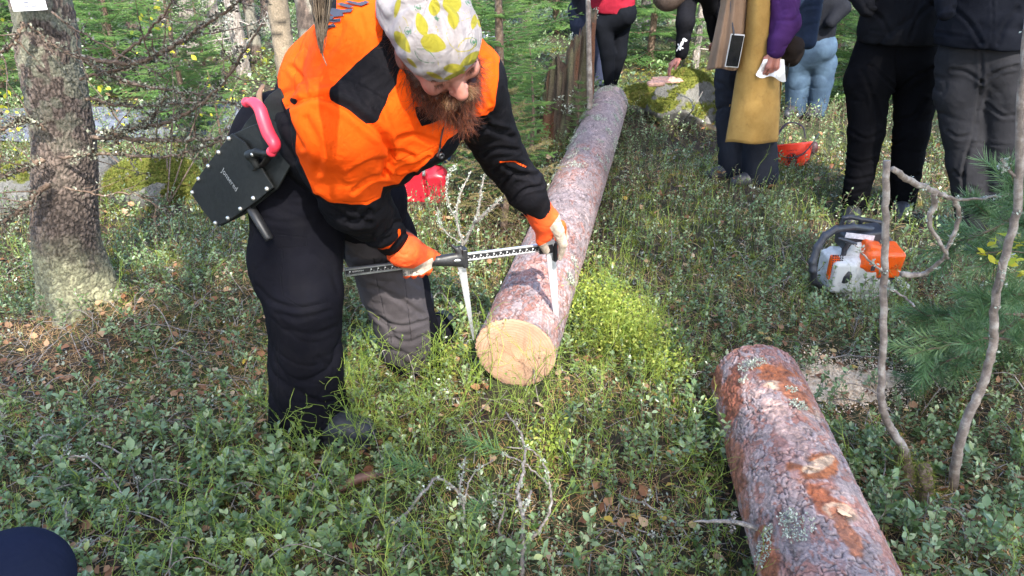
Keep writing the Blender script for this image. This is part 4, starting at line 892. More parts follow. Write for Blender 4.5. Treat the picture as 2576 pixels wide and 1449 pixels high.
for (x, y) in ((333, 878), (268, 965), (202, 1052), (140, 1133), (101, 1219), (247, 1412), (326, 1381), (405, 1322), (487, 1255), (574, 1196)):
    V_, F_ = lathe([(.0005, .0062), (.003, .0058), (.0052, .0044), (.0062, .0022), (.0062, -.002)], on_pl(x, y, .003), pn, 18); mk('rivet', V_, F_, M_RIV, pouch)
t0, t1 = on_pl(290, 1075, .0045), on_pl(398, 1228, .0045); td = nrm(t1-t0); tu = np.cross(pn, td)
tl = np.linalg.norm(t1-t0); text_obj('maker_lettering', 'Jonsered', lambda x, y: t0+td*x*tl/4.1+tu*(y*.026-.006), plain('worn_silver_print', (.30, .30, .29), .6, var=.5, ns=300), pouch)
S = SDF(.003); S.path([HP(455, 985, .03), HP(500, 965, .03), HP(560, 975, .03), HP(598, 968, .03)], [.014, .010, .007, .007], .006).cone(HP(470, 990, .03), HP(500, 1050, .02), .012, .010, .006)
V, F = S.mesh(); mk('retaining_strap', V, F, M_LEA, pouch)
V_, F_ = lathe([(.0005, .004), (.004, .003), (.005, .001), (.005, -.002)], HP(472, 980, .045), pn, 14); mk('rivet', V_, F_, M_RIV, pouch)
saw = empty('pruning_saw', tuple(HP(560, 800)), 'pruning saw with curved pink handle pushed into the holster', 'saw'); mb = MB()
M_PINK = plain('pink_rubber', (.72, .045, .085), .42, var=.1, ns=20, bump=.0008)
add_tube(mb, [HP(436, 650, .03), HP(478, 648, .03), HP(520, 690, .035), HP(545, 765, .04), (HP(575, 845, .04)), HP(612, 908, .04), HP(612, 940, .04), HP(596, 962, .04)], [.010, .0150, .0160, .0165, .0175, .0165, .0140, .011], 16, 40, flat=.85)
mb.build('handle', M_PINK, saw)
for q, rr in (((436, 650, .03), .0128), ((596, 962, .04), .0135)):
    S = SDF(.0025); S.ell(HP(*q), (rr, rr*.95, rr), None); V, F = S.mesh(); mk('handle_end', V, F, M_PINK, saw)
mb = MB(); add_tube(mb, [HP(596, 950, .03), HP(560, 1020, .006), HP(500, 1080, -.008)], [.008, .012, .014], 6, 10, flat=.15); mb.build('blade', plain('dark_steel', (.09, .08, .08), .4, .7), saw)
rod = empty('sheath_rod', tuple(Py(655, 560, 1.95)), 'black plastic tube hanging down below the riveted holster', 'tool sheath'); mb = MB()
add_tube(mb, [Py(626, 515, 1.93), Py(650, 555, 1.90), Py(679, 603, 1.88)], [.0135, .0135, .0125], 14, 12, flat=.8); mb.build('tube', M_BLK, rod)
# ================================================================ UNDERGROWTH
def seg_mask(x, y, A, B, r):
    A, B = np.asarray(A)[:2], np.asarray(B)[:2]; e = B-A; t = np.clip(((x-A[0])*e[0]+(y-A[1])*e[1])/(e@e), 0, 1); return np.hypot(x-A[0]-t*e[0], y-A[1]-t*e[1]) < r
BLOCK = [(L1['P0'], L1['P1'], .115), (L2['P0'], L2['P1'], .12)]                     # footprints nothing grows through
DISC = []                                                                            # (x, y, r)
def free(x, y):
    m = np.ones(x.shape, bool)
    for A, B, r in BLOCK: m &= ~seg_mask(x, y, A, B, r)
    for cx, cy, r in DISC: m &= np.hypot(x-cx, y-cy) > r
    return m
DISC += [(-1.86, 2.92, .17)]
def scatter(dens, y0, y1, spread=.80, dfun=None):
    w1 = spread*y1+.5; n = int(dens*(y1-y0)*2*w1); x = RNG.uniform(-w1, w1, n); y = RNG.uniform(y0, y1, n)
    m = (np.abs(x) < spread*y+.45) & free(x, y); x, y = x[m], y[m]
    if dfun is not None: k = RNG.random(len(x)) < dfun(x, y); x, y = x[k], y[k]
    return x, y
def zone(x, y, pts):
    """strength 0..1 of soft blobs given as (u, v, radius m, gain) in the photo's ground plane"""
    o = np.zeros(x.shape)
    for (u, v, r, g) in pts: p = G(u, v); o = np.maximum(o, g*np.exp(-((x-p[0])**2+(y-p[1])**2)/r**2))
    return o
def patchy(x, y, s, sc): return vnoise(np.stack([x*sc, y*sc, 0*x+s*3.7], -1), s)
BARE = [(90, 860, .30, 1), (200, 850, .34, 1.0), (350, 800, .25, .9), (620, 960, .28, .8), (480, 900, .30, .75), (590, 780, .20, .6), (1560, 1330, .16, .9), (1640, 1260, .16, .8), (1500, 1400, .13, .8), (2110, 960, .22, 1), (1700, 720, .22, .6), (1790, 820, .22, .5), (240, 1000, .2, .4), (1900, 740, .25, .5), (2420, 1300, .18, .8), (1400, 1350, .1, .5), (2040, 850, .2, .6)]
BILZ = [(880, 1090, .16, 1.), (820, 1120, .12, .9), (760, 1000, .16, .9), (860, 1000, .18, 1), (1100, 1040, .25, 1.), (1250, 1100, .35, 1), (1400, 1020, .25, .9), (1540, 860, .25, 1.), (1640, 920, .2, 1), (1000, 1250, .3, .7), (1350, 1200, .3, .9), (1600, 1100, .3, .7), (1150, 950, .15, 1), (1800, 1200, .2, .6), (700, 1300, .3, .4), (900, 1400, .25, .5), (1700, 1350, .25, .7), (1580, 780, .2, .9), (1330, 960, .12, .9)]
def leaf_proto(n=1):
    """folded elliptical leaf along +x, length 1"""
    V = np.array([[0, 0, 0], [.28, .20, .05], [.62, .24, .06], [1, 0, -.04], [.62, -.24, .06], [.28, -.20, .05], [.3, 0, 0], [.65, 0, 0]])
    Q = np.array([[0, 6, 1, 1], [6, 7, 2, 1], [7, 3, 2, 2], [0, 5, 6, 6], [6, 5, 4, 7], [7, 4, 3, 3]]); d = Q[:, 2] == Q[:, 3]
    return V, [Q[~d], Q[d][:, :3]]
LV, LF = leaf_proto(); DV, DF = np.array([[0, 0, 0], [.5, .24, .05], [1, 0, 0], [.5, -.24, .05]]), np.array([[0, 1, 2, 3]])
def ling_plants(x, y, lod, name, label, hs=1.):
    n = len(x); mb = MB(); st = MB(); z = gh(x, y)
    k = 13 if lod == 0 else (9 if lod == 1 else 6); H_ = RNG.uniform(.035, .15, n)*hs*(1+.6*patchy(x, y, 5, 1.5)); psz = RNG.uniform(.7, 1.35, n)*(1+.3*patchy(x, y, 31, 1.1)); lean = RNG.normal(0, .25, (n, 2))
    L = []; M = []; A = []; base = RNG.random(n)
    for j in range(k):
        t = .35+.65*(j+RNG.random(n)*.5)/k; px = x+lean[:, 0]*H_*t; py = y+lean[:, 1]*H_*t; pz = z+H_*t
        a = j*2.4+RNG.normal(0, .4, n); el = R(5)+R(45)*t*t+RNG.normal(0, .25, n); ln = psz*RNG.uniform(.0105, .0185, n)*(1.3 if hs > 1.2 else 1)*(1.1 if lod == 0 else (1.25 if lod == 1 else 1.7))*(.75+.35*t)*hs**.5
        X = np.stack([np.cos(a)*np.cos(el), np.sin(a)*np.cos(el), np.sin(el)], -1); Yv = np.stack([-np.sin(a), np.cos(a), 0*a], -1); roll = RNG.normal(0, .5, n)[:, None]; Zv = np.cross(X, Yv)
        Yr = Yv*np.cos(roll)+Zv*np.sin(roll); Zr = np.cross(X, Yr); wd = RNG.uniform(.95, 1.25, n)[:, None]
        M.append(np.stack([X, Yr*wd, Zr], -2)*ln[:, None, None]); L.append(np.stack([px, py, pz], -1)); A.append(np.clip(base*.6+RNG.random(n)*.4, 0, 1)*np.where(RNG.random(n) < .015, 0, .97)+np.where(RNG.random(n) < .012, 1., 0)*0)
    M = np.concatenate(M); L = np.concatenate(L); A = np.clip(np.concatenate(A), 0, 1)
    addinst(mb, LV if lod == 0 else DV, LF if lod == 0 else DF, M, L, A)
    o = setp(mb.build(name, M_LING), label, 'undergrowth', None, 'stuff')
    if lod < 2:
        SV, SF = tube(np.array([[0, 0, 0], [0, 0, 1.]]), .0011 if lod == 0 else .0015, 3, False)
        Mx = np.tile(np.eye(3), (n, 1, 1)); Mx[:, 2, :] = np.stack([lean[:, 0]*H_, lean[:, 1]*H_, H_], -1); addinst(st, SV, SF, Mx, np.stack([x, y, z], -1))
        st.build('stem', M_TWIGB, o)
    return o
def ld(x, y):
    return np.clip(.95-.85*zone(x, y, BARE)-.40*zone(x, y, BILZ)+.5*patchy(x, y, 2, 1.3)+.25*patchy(x, y, 3, 4.), 0.04, 1)
x, y = scatter(640, .9, 3.1, .80, ld); ling_plants(x, y, 0, 'lingonberry_undergrowth', 'dense low glossy lingonberry plants covering the near ground')
x, y = scatter(400, 3.1, 6.3, 1.0, lambda a, b: np.clip(.9-.5*zone(a, b, BARE)+.5*patchy(a, b, 2, 1.3), .1, 1)); ling_plants(x, y, 1, 'lingonberry_undergrowth', 'paler lingonberry plants covering the ground around the standing people')
x, y = scatter(80, 6.3, 16, 1.1); ling_plants(x, y, 2, 'lingonberry_undergrowth', 'small leaved undergrowth covering the ground below the far trees', 1.6)
# large leaved tufts near the lower edge
big = [(600, 1180), (700, 1160), (560, 1270), (480, 1330), (640, 1380), (760, 1120), (420, 1400), (850, 1350), (950, 1390), (1050, 1420), (820, 1210), (1480, 1180), (1420, 1090), (1520, 1420), (1650, 1130), (1770, 1150), (1700, 1060), (2280, 1290), (2400, 1170), (2480, 1240), (2520, 1120), (2350, 1080), (2260, 1360), (2540, 1330), (330, 1230), (180, 1280), (1180, 1360), (1880, 1090), (2200, 1180), (2160, 1100), (520, 1110), (1000, 1150), (700, 1260), (900, 1280), (1620, 1200), (2450, 1380), (380, 1100), (760, 1420), (1290, 1420)]
bx = []; by = []
for (u, v) in big:
    p = G(u, v, .04)
    for _ in range(7): bx.append(p[0]+RNG.normal(0, .045)); by.append(p[1]+RNG.normal(0, .045))
bx, by = np.array(bx), np.array(by); m = free(bx, by); ling_plants(bx[m], by[m], 0, 'lingonberry_tufts', 'taller tufts of big glossy lingonberry leaves in the foreground', 1.45)
# bilberry: leafless green zigzag stems
def bilberry(x, y, name, label, hmin=.09, hmax=.24, rad=.0011):
    mb = MB(); lf = MB()
    def grow(p, d, L, r, depth):
        n = 5; pts = [p]
        for k in range(n):
            d = nrm(d+RNG.normal(0, .22, 3)+np.array([0, 0, .05])); pts.append(pts[-1]+d*L/n)
            if depth > 0 and k >= 1 and random.random() < (.75 if depth == 2 else .5):
                b = nrm(d+RNG.normal(0, .55, 3)+np.array([0, 0, .1])); grow(pts[-1], b, L*random.uniform(.35, .6), r*.75, depth-1)
        V, F = tube(np.array(pts), np.linspace(r, r*.55, n+1), 3, False); mb.add(V, F)
        if random.random() < .22:
            M = tilt_random(1, .5)*.012; addinst(lf, LV, LF, M, pts[-1][None])
    for a, b in zip(x, y): grow(np.array([a, b, gh(a, b)-.005]), nrm(np.array([RNG.normal(0, .35), RNG.normal(0, .35), 1])), random.uniform(hmin, hmax), rad*random.uniform(.8, 1.3), 2)
    o = setp(mb.build(name, M_BIL), label, 'undergrowth', None, 'stuff')
    if lf.n: lf.build('leaf', M_GRASS, o)
x, y = scatter(420, .9, 3.3, .80, lambda a, b: np.clip(.13+zone(a, b, BILZ)*.9+.12*patchy(a, b, 8, 2)-.3*zone(a, b, BARE), 0, 1)); bilberry(x, y, 'bilberry_undergrowth', 'bright green leafless bilberry stems growing between boots and cut log')
fx_ = [(1262, 1012), (1345, 1002), (1225, 992), (1385, 985), (1300, 1030), (845, 1112), (790, 1120), (880, 1130), (740, 1110), (905, 1105), (1100, 960), (1065, 950), (1130, 985), (1020, 950), (1180, 1010), (1205, 930), (930, 1120)]; fp = np.array([G(*q) for q in fx_ for _ in range(2)])+RNG.normal(0, .012, (2*len(fx_), 3))
bilberry(fp[:, 0], fp[:, 1], 'bilberry_stems', 'tall bright bilberry stems rising in front of the cut log face and the boots', .19, .30, .0015)
x, y = scatter(60, 2.6, 5.5, .80, lambda a, b: np.clip(.3+.6*patchy(a, b, 8, 1.5), 0, 1)); bilberry(x, y, 'bilberry_undergrowth', 'wiry bilberry stems scattered behind the chainsaw and beside the felled log', .1, .2, .0013)
bxy = []
for (u, v, r_, n_) in ((1490, 790, .09, 34), (1545, 830, .12, 66), (1600, 885, .12, 50), (1640, 940, .09, 24), (1540, 900, .10, 22), (1470, 860, .05, 8), (1700, 990, .07, 10), (1370, 1180, .08, 12), (1120, 950, .06, 9)):
    p = G(u, v)
    for _ in range(n_): bxy.append((p[0]+RNG.normal(0, r_*.42), p[1]+RNG.normal(0, r_*.42)))
bxy = np.array(bxy); bxy = bxy[free(bxy[:, 0], bxy[:, 1])]; _m = M_BIL; _g = M_GRASS
def bilberry_leafy(x, y):
    global M_BIL
    M_BIL = M_BILSUN; bilberry(x, y, 'bilberry_clump', 'yellow green bilberry clump with sunlight painted in, right of the cut log end', .08, .17, .0012); M_BIL = _m
    n = len(x)*11; i = np.repeat(np.arange(len(x)), 11); L = np.stack([x[i]+RNG.normal(0, .03, n), y[i]+RNG.normal(0, .03, n), gh(x[i], y[i])+RNG.uniform(.04, .16, n)], -1); mb = MB(); addinst(mb, LV*np.array([1, 1.2, 1]), LF, tilt_random(n, .6)*RNG.uniform(.010, .018, n)[:, None, None], L)
    setp(mb.build('bilberry_leaves', M_BILSUN), 'small bilberry leaves with sunlight painted in, right of the cut log end', 'undergrowth', None, 'stuff')
bilberry_leafy(bxy[:, 0], bxy[:, 1])
# grass
def grass(x, y, name, label, hl, wd):
    n = len(x); V = np.array([[0, -.5, 0], [0, .5, 0], [.10, .4, .4], [.10, -.4, .4], [.35, .28, .75], [.35, -.28, .75], [.75, 0, 1.]]); Fq = np.array([[0, 1, 2, 3], [3, 2, 4, 5]]); Ft = np.array([[5, 4, 6]])
    M = rotz(RNG.uniform(0, 6.28, n)); h = RNG.uniform(*hl, n); S_ = np.zeros((n, 3, 3)); S_[:, 0, 0] = h*RNG.uniform(.2, 1.1, n); S_[:, 1, 1] = wd; S_[:, 2, 2] = h
    mb = MB(); addinst(mb, V, [Fq, Ft], S_ @ M, np.stack([x, y, gh(x, y)-.004], -1)); return setp(mb.build(name, M_GRASS), label, 'grass', None, 'stuff')
GZ = [(1100, 560, .5, 1), (1180, 640, .4, 1), (1700, 560, .6, .9), (1850, 560, .7, 1), (1750, 640, .5, .8), (1250, 700, .2, .6), (420, 640, .6, .6), (150, 640, .6, .6), (1400, 1000, .2, .4)]
x, y = scatter(2000, .9, 3.3, .80, lambda a, b: np.clip(.26+.35*patchy(a, b, 12, 2.5)+.5*zone(a, b, GZ), .02, 1)); grass(x, y, 'grass', 'short thin grass blades among the near undergrowth', (.03, .10), .0018)
x, y = scatter(900, 3.0, 6.5, 1.0, lambda a, b: np.clip(.22+.4*patchy(a, b, 12, 1.5)+.6*zone(a, b, GZ), .02, 1)); grass(x, y, 'grass', 'sunlit yellow green grass behind the bending man and round the helmet', (.04, .11), .0030)
# moss carpet
def moss(x, y, name, label, s):
    n = len(x); V = []; F = []
    for k in range(7):
        a = k*.9; e = .5+.5*(k % 3)/2; d = np.array([math.cos(a)*math.cos(e), math.sin(a)*math.cos(e), math.sin(e)]); sdv = np.array([-math.sin(a), math.cos(a), 0])*.10; i = len(V); V += [-sdv, sdv, d]; F.append([i, i+1, i+2])
    V = np.array(V); mb = MB(); M = rotz(RNG.uniform(0, 6.28, n))*(s*RNG.uniform(.5, 1.4, n))[:, None, None]; addinst(mb, V, np.array(F), M, np.stack([x, y, gh(x, y)-.003], -1)); return setp(mb.build(name, M_MOSS), label, 'moss', None, 'stuff')
md = lambda a, b: np.clip(.45+1.1*patchy(a, b, 15, 1.6)-.8*zone(a, b, BARE), .0, 1)
x, y = scatter(2600, .9, 3.2, .80, md); moss(x, y, 'moss', 'yellow green moss carpet showing between the near plants', .018)
x, y = scatter(700, 3.2, 9, 1.1, lambda a, b: np.clip(.45+1.1*patchy(a, b, 15, 1.2), .0, 1)); moss(x, y, 'moss', 'moss carpet on the ground farther back among the people', .034)
# dry pine needles, fallen leaves, tiny twigs
def litter_sticks(x, y, name, label, lr, wd, mat, up=.18):
    n = len(x); V = np.array([[-.5, -.5, 0], [-.5, .5, 0], [0, .5, .08], [0, -.5, .08], [.5, .5, 0], [.5, -.5, 0]]); F = np.array([[0, 3, 2, 1], [3, 5, 4, 2]]); M = roty(RNG.normal(0, up, n)) @ rotz(RNG.uniform(0, 6.28, n)); S_ = np.zeros((n, 3, 3)); l_ = RNG.uniform(*lr, n)
    S_[:, 0, 0] = l_; S_[:, 1, 1] = wd; S_[:, 2, 2] = l_; mb = MB(); addinst(mb, V, F, S_ @ M, np.stack([x, y, gh(x, y)+RNG.uniform(.002, .014, n)], -1)); return setp(mb.build(name, mat), label, 'needles', None, 'stuff')
nd = lambda a, b: np.clip(.42+.5*patchy(a, b, 18, 2)+.8*zone(a, b, BARE), .03, 1)
x, y = scatter(5200, .9, 3.3, .80, nd); litter_sticks(x, y, 'needle_litter', 'orange brown fallen pine needles strewn over the near ground', (.025, .065), .0014, M_NEEDLE)
x, y = scatter(700, 3.2, 6.5, .80, nd); litter_sticks(x, y, 'needle_litter', 'fallen pine needles strewn over the ground farther back', (.03, .08), .0026, M_NEEDLE)
x, y = scatter(480, .9, 3.8, .80, lambda a, b: np.clip(.4+.6*zone(a, b, BARE), 0, 1)); litter_sticks(x, y, 'twig_litter', 'tiny broken grey twigs lying on the near ground', (.03, .13), .0030, M_TWIG, .25)
def leaves(x, y, name, label, s, zoff=(.004, .03)):
    n = len(x); V = np.array([[0, 0, 0], [.25, .33, .06], [.6, .28, .10], [1, 0, -.02], [.6, -.28, .14], [.25, -.33, .02], [.3, 0, -.03], [.65, 0, 0]]); M = rotx(RNG.normal(0, .35, n)) @ roty(RNG.normal(0, .3, n)) @ rotz(RNG.uniform(0, 6.28, n)); M = M*(s*RNG.uniform(.6, 1.3, n))[:, None, None]
    mb = MB(); addinst(mb, V, LF, M, np.stack([x, y, gh(x, y)+RNG.uniform(*zoff, n)], -1)); return setp(mb.build(name, M_LITTER), label, 'leaves', None, 'stuff')
lfz = lambda a, b: np.clip(.30+.4*patchy(a, b, 22, 2)+.7*zone(a, b, BARE), .05, 1)
x, y = scatter(330, .9, 3.6, .80, lfz); leaves(x, y, 'leaf_litter', 'curled brown and tan birch leaves fallen on the near ground', .034)
x, y = scatter(110, 3.6, 8, .80, lfz); leaves(x, y, 'leaf_litter', 'brown and yellow leaves fallen on the ground farther back', .045, (.01, .05))
def dry_stems():
    x, y = scatter(42, .9, 3.4, .80, lambda a, b: np.clip(.5+.5*patchy(a, b, 40, 1.2), 0, 1)); mb = MB()
    for a, b in zip(x, y):
        t = RNG.uniform(0, 6.28); L_ = RNG.uniform(.08, .30); h = RNG.uniform(.02, .13); p0 = np.array([a, b, float(gh(a, b))]); d = np.array([math.cos(t), math.sin(t), 0]); q = p0+d*L_; q[2] = float(gh(q[0], q[1]))+RNG.uniform(0, .04)
        m_ = (p0+q)/2+np.array([RNG.normal(0, .02), RNG.normal(0, .02), h]); p = add_tube(mb, [p0, m_, q], [RNG.uniform(.0012, .003), .0012], 4, 10, None, .0015)
        if RNG.random() < .5: e = p[5]+RNG.normal(0, .05, 3)+[0, 0, .03]; add_tube(mb, [p[5], (p[5]+e)/2+RNG.normal(0, .005, 3), e], [.0014, .0007], 3, 5)
    setp(mb.build('dry_stems', M_TWIG), 'thin dry grey stems arching everywhere among the near plants', 'stems', None, 'stuff')
dry_stems()
def crumbs():
    x, y = scatter(55, .9, 5.5, .80); mb = MB()
    for a, b in zip(x, y): flakes(mb, np.array([a, b, float(gh(a, b))+.01]), np.array([0, 0, 1.]), int(RNG.integers(3, 16)), RNG.uniform(.008, .03), .011, .0, 1.)
    setp(mb.build('lichen_litter', M_LICHEN), 'pale lichen crumbs fallen all over the forest floor', 'lichen', None, 'stuff')
crumbs()
# sawdust
def sawdust():
    p0 = G(2110, 965); n = 9000; a = RNG.uniform(0, 6.28, n); r = np.abs(RNG.normal(0, .55, n)); x = p0[0]+r*np.cos(a)*.30+.02*RNG.normal(0, 1, n); y = p0[1]+r*np.sin(a)*.15; m = free(x, y); x, y = x[m], y[m]; n = len(x)
    V = np.array([[-.5, -.3, 0], [.5, -.3, 0], [.5, .3, 0], [-.5, .3, 0]]); M = tilt_random(n, .5)*RNG.uniform(.003, .009, n)[:, None, None]; mb = MB(); addinst(mb, V, np.array([[0, 1, 2, 3]]), M, np.stack([x, y, gh(x, y)+.012+RNG.uniform(0, .012, n)], -1))
    k = 40; aa = np.linspace(0, 2*np.pi, k, endpoint=False); rings = []; 
    for f, h in ((1, -.004), (.8, .010), (.5, .017), (.2, .020)):
        w_ = f*(1+.18*np.sin(3*aa+1)+.12*np.sin(5*aa)); X = p0[0]+np.cos(aa)*.24*w_; Y_ = p0[1]+np.sin(aa)*.12*w_; rings.append(np.stack([X, Y_, gh(X, Y_)+h], -1))
    V = np.concatenate(rings); i = np.arange(3)[:, None]*k; j = np.arange(k)[None]; j2 = (j+1) % k; mb.add2(V, [np.stack([i+j, i+j2, i+k+j2, i+k+j], -1).reshape(-1, 4)])
    m = Mt('sawdust'); m.color(m.ramp(m.noise(120, 4, .8), [(.3, (.62, .48, .34)), (.7, (.9, .75, .58))])).rough(.95); m.bump(m.noise(200, 3), .003)
    setp(mb.build('sawdust', m.m), 'pale heap of fresh sawdust beside the short log', 'sawdust', None, 'stuff')
sawdust()
# ================================================================ TREES
def twig_proto(n=34, L=1., nl=.14, w_=.018, flatness=.7, spread=.42, curve=0.):
    """spruce twig along +x, length 1, set all round with needles (one triangle each)"""
    V = []; F = []
    for k in range(n):
        t = (k+.5)/n; a = k*2.4; d = nrm([spread*.9, math.cos(a), math.sin(a)*flatness+.15]); l = nl*(1-.35*t); c = np.array([t*L, 0, -curve*t*t]); s = nrm(np.cross(d, [0.1, math.sin(a), math.cos(a)]))*w_; i = len(V)
        V += [c-s, c+s, c+d*l]; F.append([i, i+1, i+2])
    return np.array(V), np.array(F)
def spruce_mesh(H_, seed, wh=17, blen=.9, lod=1., dead_low=.0, nmul=1., nl=.13, wn=.03):
    """returns crown MB and trunk MB of a young spruce of height H_, base at origin"""
    rs = np.random.default_rng(seed); cr = MB(); tr = MB(); TV, TF = twig_proto(int(46*nmul), 1, nl, wn)
    tp = np.array([[0, 0, -.05], [rs.normal(0, .02), rs.normal(0, .02), H_*.5], [0, 0, H_]]); add_tube(tr, tp, [.012+.014*H_, .008+.008*H_, .004], 8, 14)
    Ms = []; Ls = []; As = []; z = H_*.06+.05; 
    while z < H_*.985:
        f = 1-z/H_; nb = int(rs.integers(6, 10)); off = rs.uniform(0, 6.28)
        for b in range(nb):
            a = off+b*6.283/nb+rs.normal(0, .25); bl = blen*(f**.75*.92+.08)*rs.uniform(.7, 1.15)*(.75 if z < H_*.12 else 1); el = R(28)*(1-f)+R(2)+rs.normal(0, .12); droop = .20*f
            n = max(5, int(bl/.055*lod)); pts = []
            hd = np.array([math.cos(a), math.sin(a), 0])
            for k in range(n+1): t = k/n; pts.append(np.array([0, 0, z])+hd*bl*t*math.cos(el)+np.array([0, 0, bl*(math.sin(el)*t-droop*t+droop*.75*t*t*t)]))
            pts = np.array(pts); V, F = tube(pts, np.linspace(.0022+.004*bl, .0012, n+1), 3, False); tr.add(V, F)
            age = rs.random()
            for k in range(1, n+1):
                t = k/n; d = nrm(pts[k]-pts[k-1]); sl_ = (.05+.26*bl*(1-t)**.8*min(1, t*3+.2))*rs.uniform(.75, 1.2); sdv = np.array([-hd[1], hd[0], 0])
                for s in (1, -1):
                    X = nrm(d*.75+s*sdv*.9+np.array([0, 0, rs.normal(-.12, .10)])); 
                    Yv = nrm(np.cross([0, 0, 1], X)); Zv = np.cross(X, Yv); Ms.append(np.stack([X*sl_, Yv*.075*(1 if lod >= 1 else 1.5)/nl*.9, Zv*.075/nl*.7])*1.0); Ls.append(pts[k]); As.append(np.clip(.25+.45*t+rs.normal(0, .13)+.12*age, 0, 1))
                    if sl_ > .13:      # secondary twiglets
                        for q in (.45, .75):
                            for s2 in (1, -1):
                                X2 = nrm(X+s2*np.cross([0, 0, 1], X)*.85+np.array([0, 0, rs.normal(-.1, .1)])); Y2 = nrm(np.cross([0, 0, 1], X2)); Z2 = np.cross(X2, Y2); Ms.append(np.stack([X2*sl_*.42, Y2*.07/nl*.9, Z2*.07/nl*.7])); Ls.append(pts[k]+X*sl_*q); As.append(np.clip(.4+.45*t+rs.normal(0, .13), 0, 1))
        z += (.085+.055*H_)*rs.uniform(.75, 1.2)*(14/wh)
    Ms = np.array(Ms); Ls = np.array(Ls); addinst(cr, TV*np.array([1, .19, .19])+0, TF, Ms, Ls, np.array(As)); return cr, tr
def spruce_thing(loc, H_, seed, label, group=None, mat=None, **k):
    root = empty('young_spruce', (loc[0], loc[1], float(gh(loc[0], loc[1]))-.02), label, 'spruce', group); cr, tr = spruce_mesh(H_, seed, **k)
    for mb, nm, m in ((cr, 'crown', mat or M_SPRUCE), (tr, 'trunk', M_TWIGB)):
        o = mb.build(nm, m); o.parent = root
    return root
def at_ground(u, v): return G(u, v)
spA = spruce_thing(Py(1240, 335, 4.15), 1.9, 3, 'dense young spruce right behind the bending mans shoulder', 'young spruces', lod=1.1, blen=.42, nmul=2., wn=.028)
spB = spruce_thing(Py(1205, 130, 5.6), 2.3, 5, 'leafy young spruce behind the bandana', 'young spruces', lod=1., blen=.95, wn=.04)
spC = spruce_thing(Py(1000, 0, 8.6), 3.2, 9, 'tall spruce standing behind the mans back', 'young spruces', lod=.8, blen=1.3, nmul=.7, wn=.07)
dry = spruce_thing(Py(1260, 420, 3.75), .8, 13, 'brown half dry small spruce next to the red fuel can', 'young spruces', mat=M_DRYSPR, lod=1.1, blen=.45, wn=.018)
cops = [(spA, 1330, 345, 4.6, .45, 1.3, 'short bushy spruce left of the rotten stump'), (spA, 1455, 300, 5.1, .30, 2.6, 'little spruce between the stump and the far end of the felled log'),
    (spB, 1265, 60, 7.0, .8, .7, 'spruce filling the gap between the bandana and the stump'), (spB, 1640, 60, 8.2, 1.0, 2.0, 'spruce behind the person bending to the rock'), (spC, 1400, 20, 10.4, .9, 1.1, 'tall spruce far behind the rotten stump'),
    (spB, 1720, 40, 9.6, .9, 3.9, 'distant spruce between the red jacket and the leaning person'), (spC, 2110, 90, 8.4, .8, 3.1, 'spruce standing between the person in jeans and the man in black'), (spB, 2150, 230, 6.6, .8, 4.4, 'bright low spruce in front of the spruce beside the jeans'),
    (spB, 330, 300, 6.9, .75, 4.8, 'bright spruce beside the road behind the lowest dead branches'), (spB, 530, 270, 6.9, .45, 1.7, 'spruce directly left of the forester at the road edge'), (spC, 2330, 40, 9.5, 1., 5.1, 'distant spruce behind the two dark trousered men'), (spB, 2400, 180, 6.9, .75, 1.9, 'young spruce seen between the two men on the right'), (spC, 2560, 30, 9., .9, .3, 'spruce at the far right edge behind the man in grey trousers'),
    (spB, 480, 330, 5.9, .62, .2, 'low spreading spruce beside the road, left of the holster'), (spB, 300, 230, 8.0, 1.0, 2.2, 'spruce with hanging green sprays beyond the road, behind the dead branches'), (spC, 380, 120, 12.5, .8, 3.3, 'spruce further back on the left, behind the lichen covered branches'),
    (spB, 180, 130, 8.9, 1.1, 5.2, 'spruce beyond the road just right of the big trunk'), (spC, 20, 150, 8.8, .9, 4.0, 'spruce seen left of the big trunk'), (spB, 40, 330, 6.6, .5, .9, 'low spruce left of the big trunk near the grey rock'), (spA, 560, 395, 5.1, .34, 2.2, 'smallest spruce, a low tuft left of the holster'), (spC, 700, 60, 14.5, .8, 2.9, 'spruce far back between the birch trunks'), (spB, 1560, 30, 10.5, 1, 5.9, 'spruce far behind the person in the red jacket')]
for src, u, v, yy, sc, rz, lab in cops:
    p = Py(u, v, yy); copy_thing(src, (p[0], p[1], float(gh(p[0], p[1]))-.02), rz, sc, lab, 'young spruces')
# --- big spruce trunk on the left
def bark_tube(pts, rad, ns, nl, seed, cs=40., amp=.007, sy=.45, cols=None, flare=None):
    p = smooth_path(pts, nl); r = lerp_r(rad, nl); t, n, b = frame_of(p); a = np.linspace(0, 2*np.pi, ns, endpoint=False)
    S = np.concatenate([[0], np.cumsum(np.linalg.norm(np.diff(p, axis=0), axis=1))]); S, A = np.meshgrid(S, a, indexing='ij'); Rr = np.repeat(r[:, None], ns, 1)
    if flare is not None: Rr = Rr*(1+flare(S)*(.5+.5*np.sin(A*4+1)))
    q = np.stack([np.cos(A)*r.mean()*cs, np.sin(A)*r.mean()*cs, S*cs*sy], -1); wq = q+.35*np.stack([vnoise(q*1.4, seed+k) for k in range(3)], -1); f1, f2, cid = cells(wq, seed); e = sstep(0, .3, f2-f1)
    h = amp*(e*(.4+.8*cid)+.9*fbm(q*.2, seed+2, 3)+.4*vnoise(q*3, seed+7)); Rr = Rr+h; V = p[:, None]+Rr[..., None]*(np.cos(A)[..., None]*n[:, None]+np.sin(A)[..., None]*b[:, None])
    i = np.arange(nl-1)[:, None]*ns; j = np.arange(ns)[None]; F = np.stack([i+j, i+(j+1) % ns, i+ns+(j+1) % ns, i+ns+j], -1).reshape(-1, 4)
    return V, F, e, cid, fbm(q*.12, seed+3, 3), S, A, V.reshape(-1, 3)
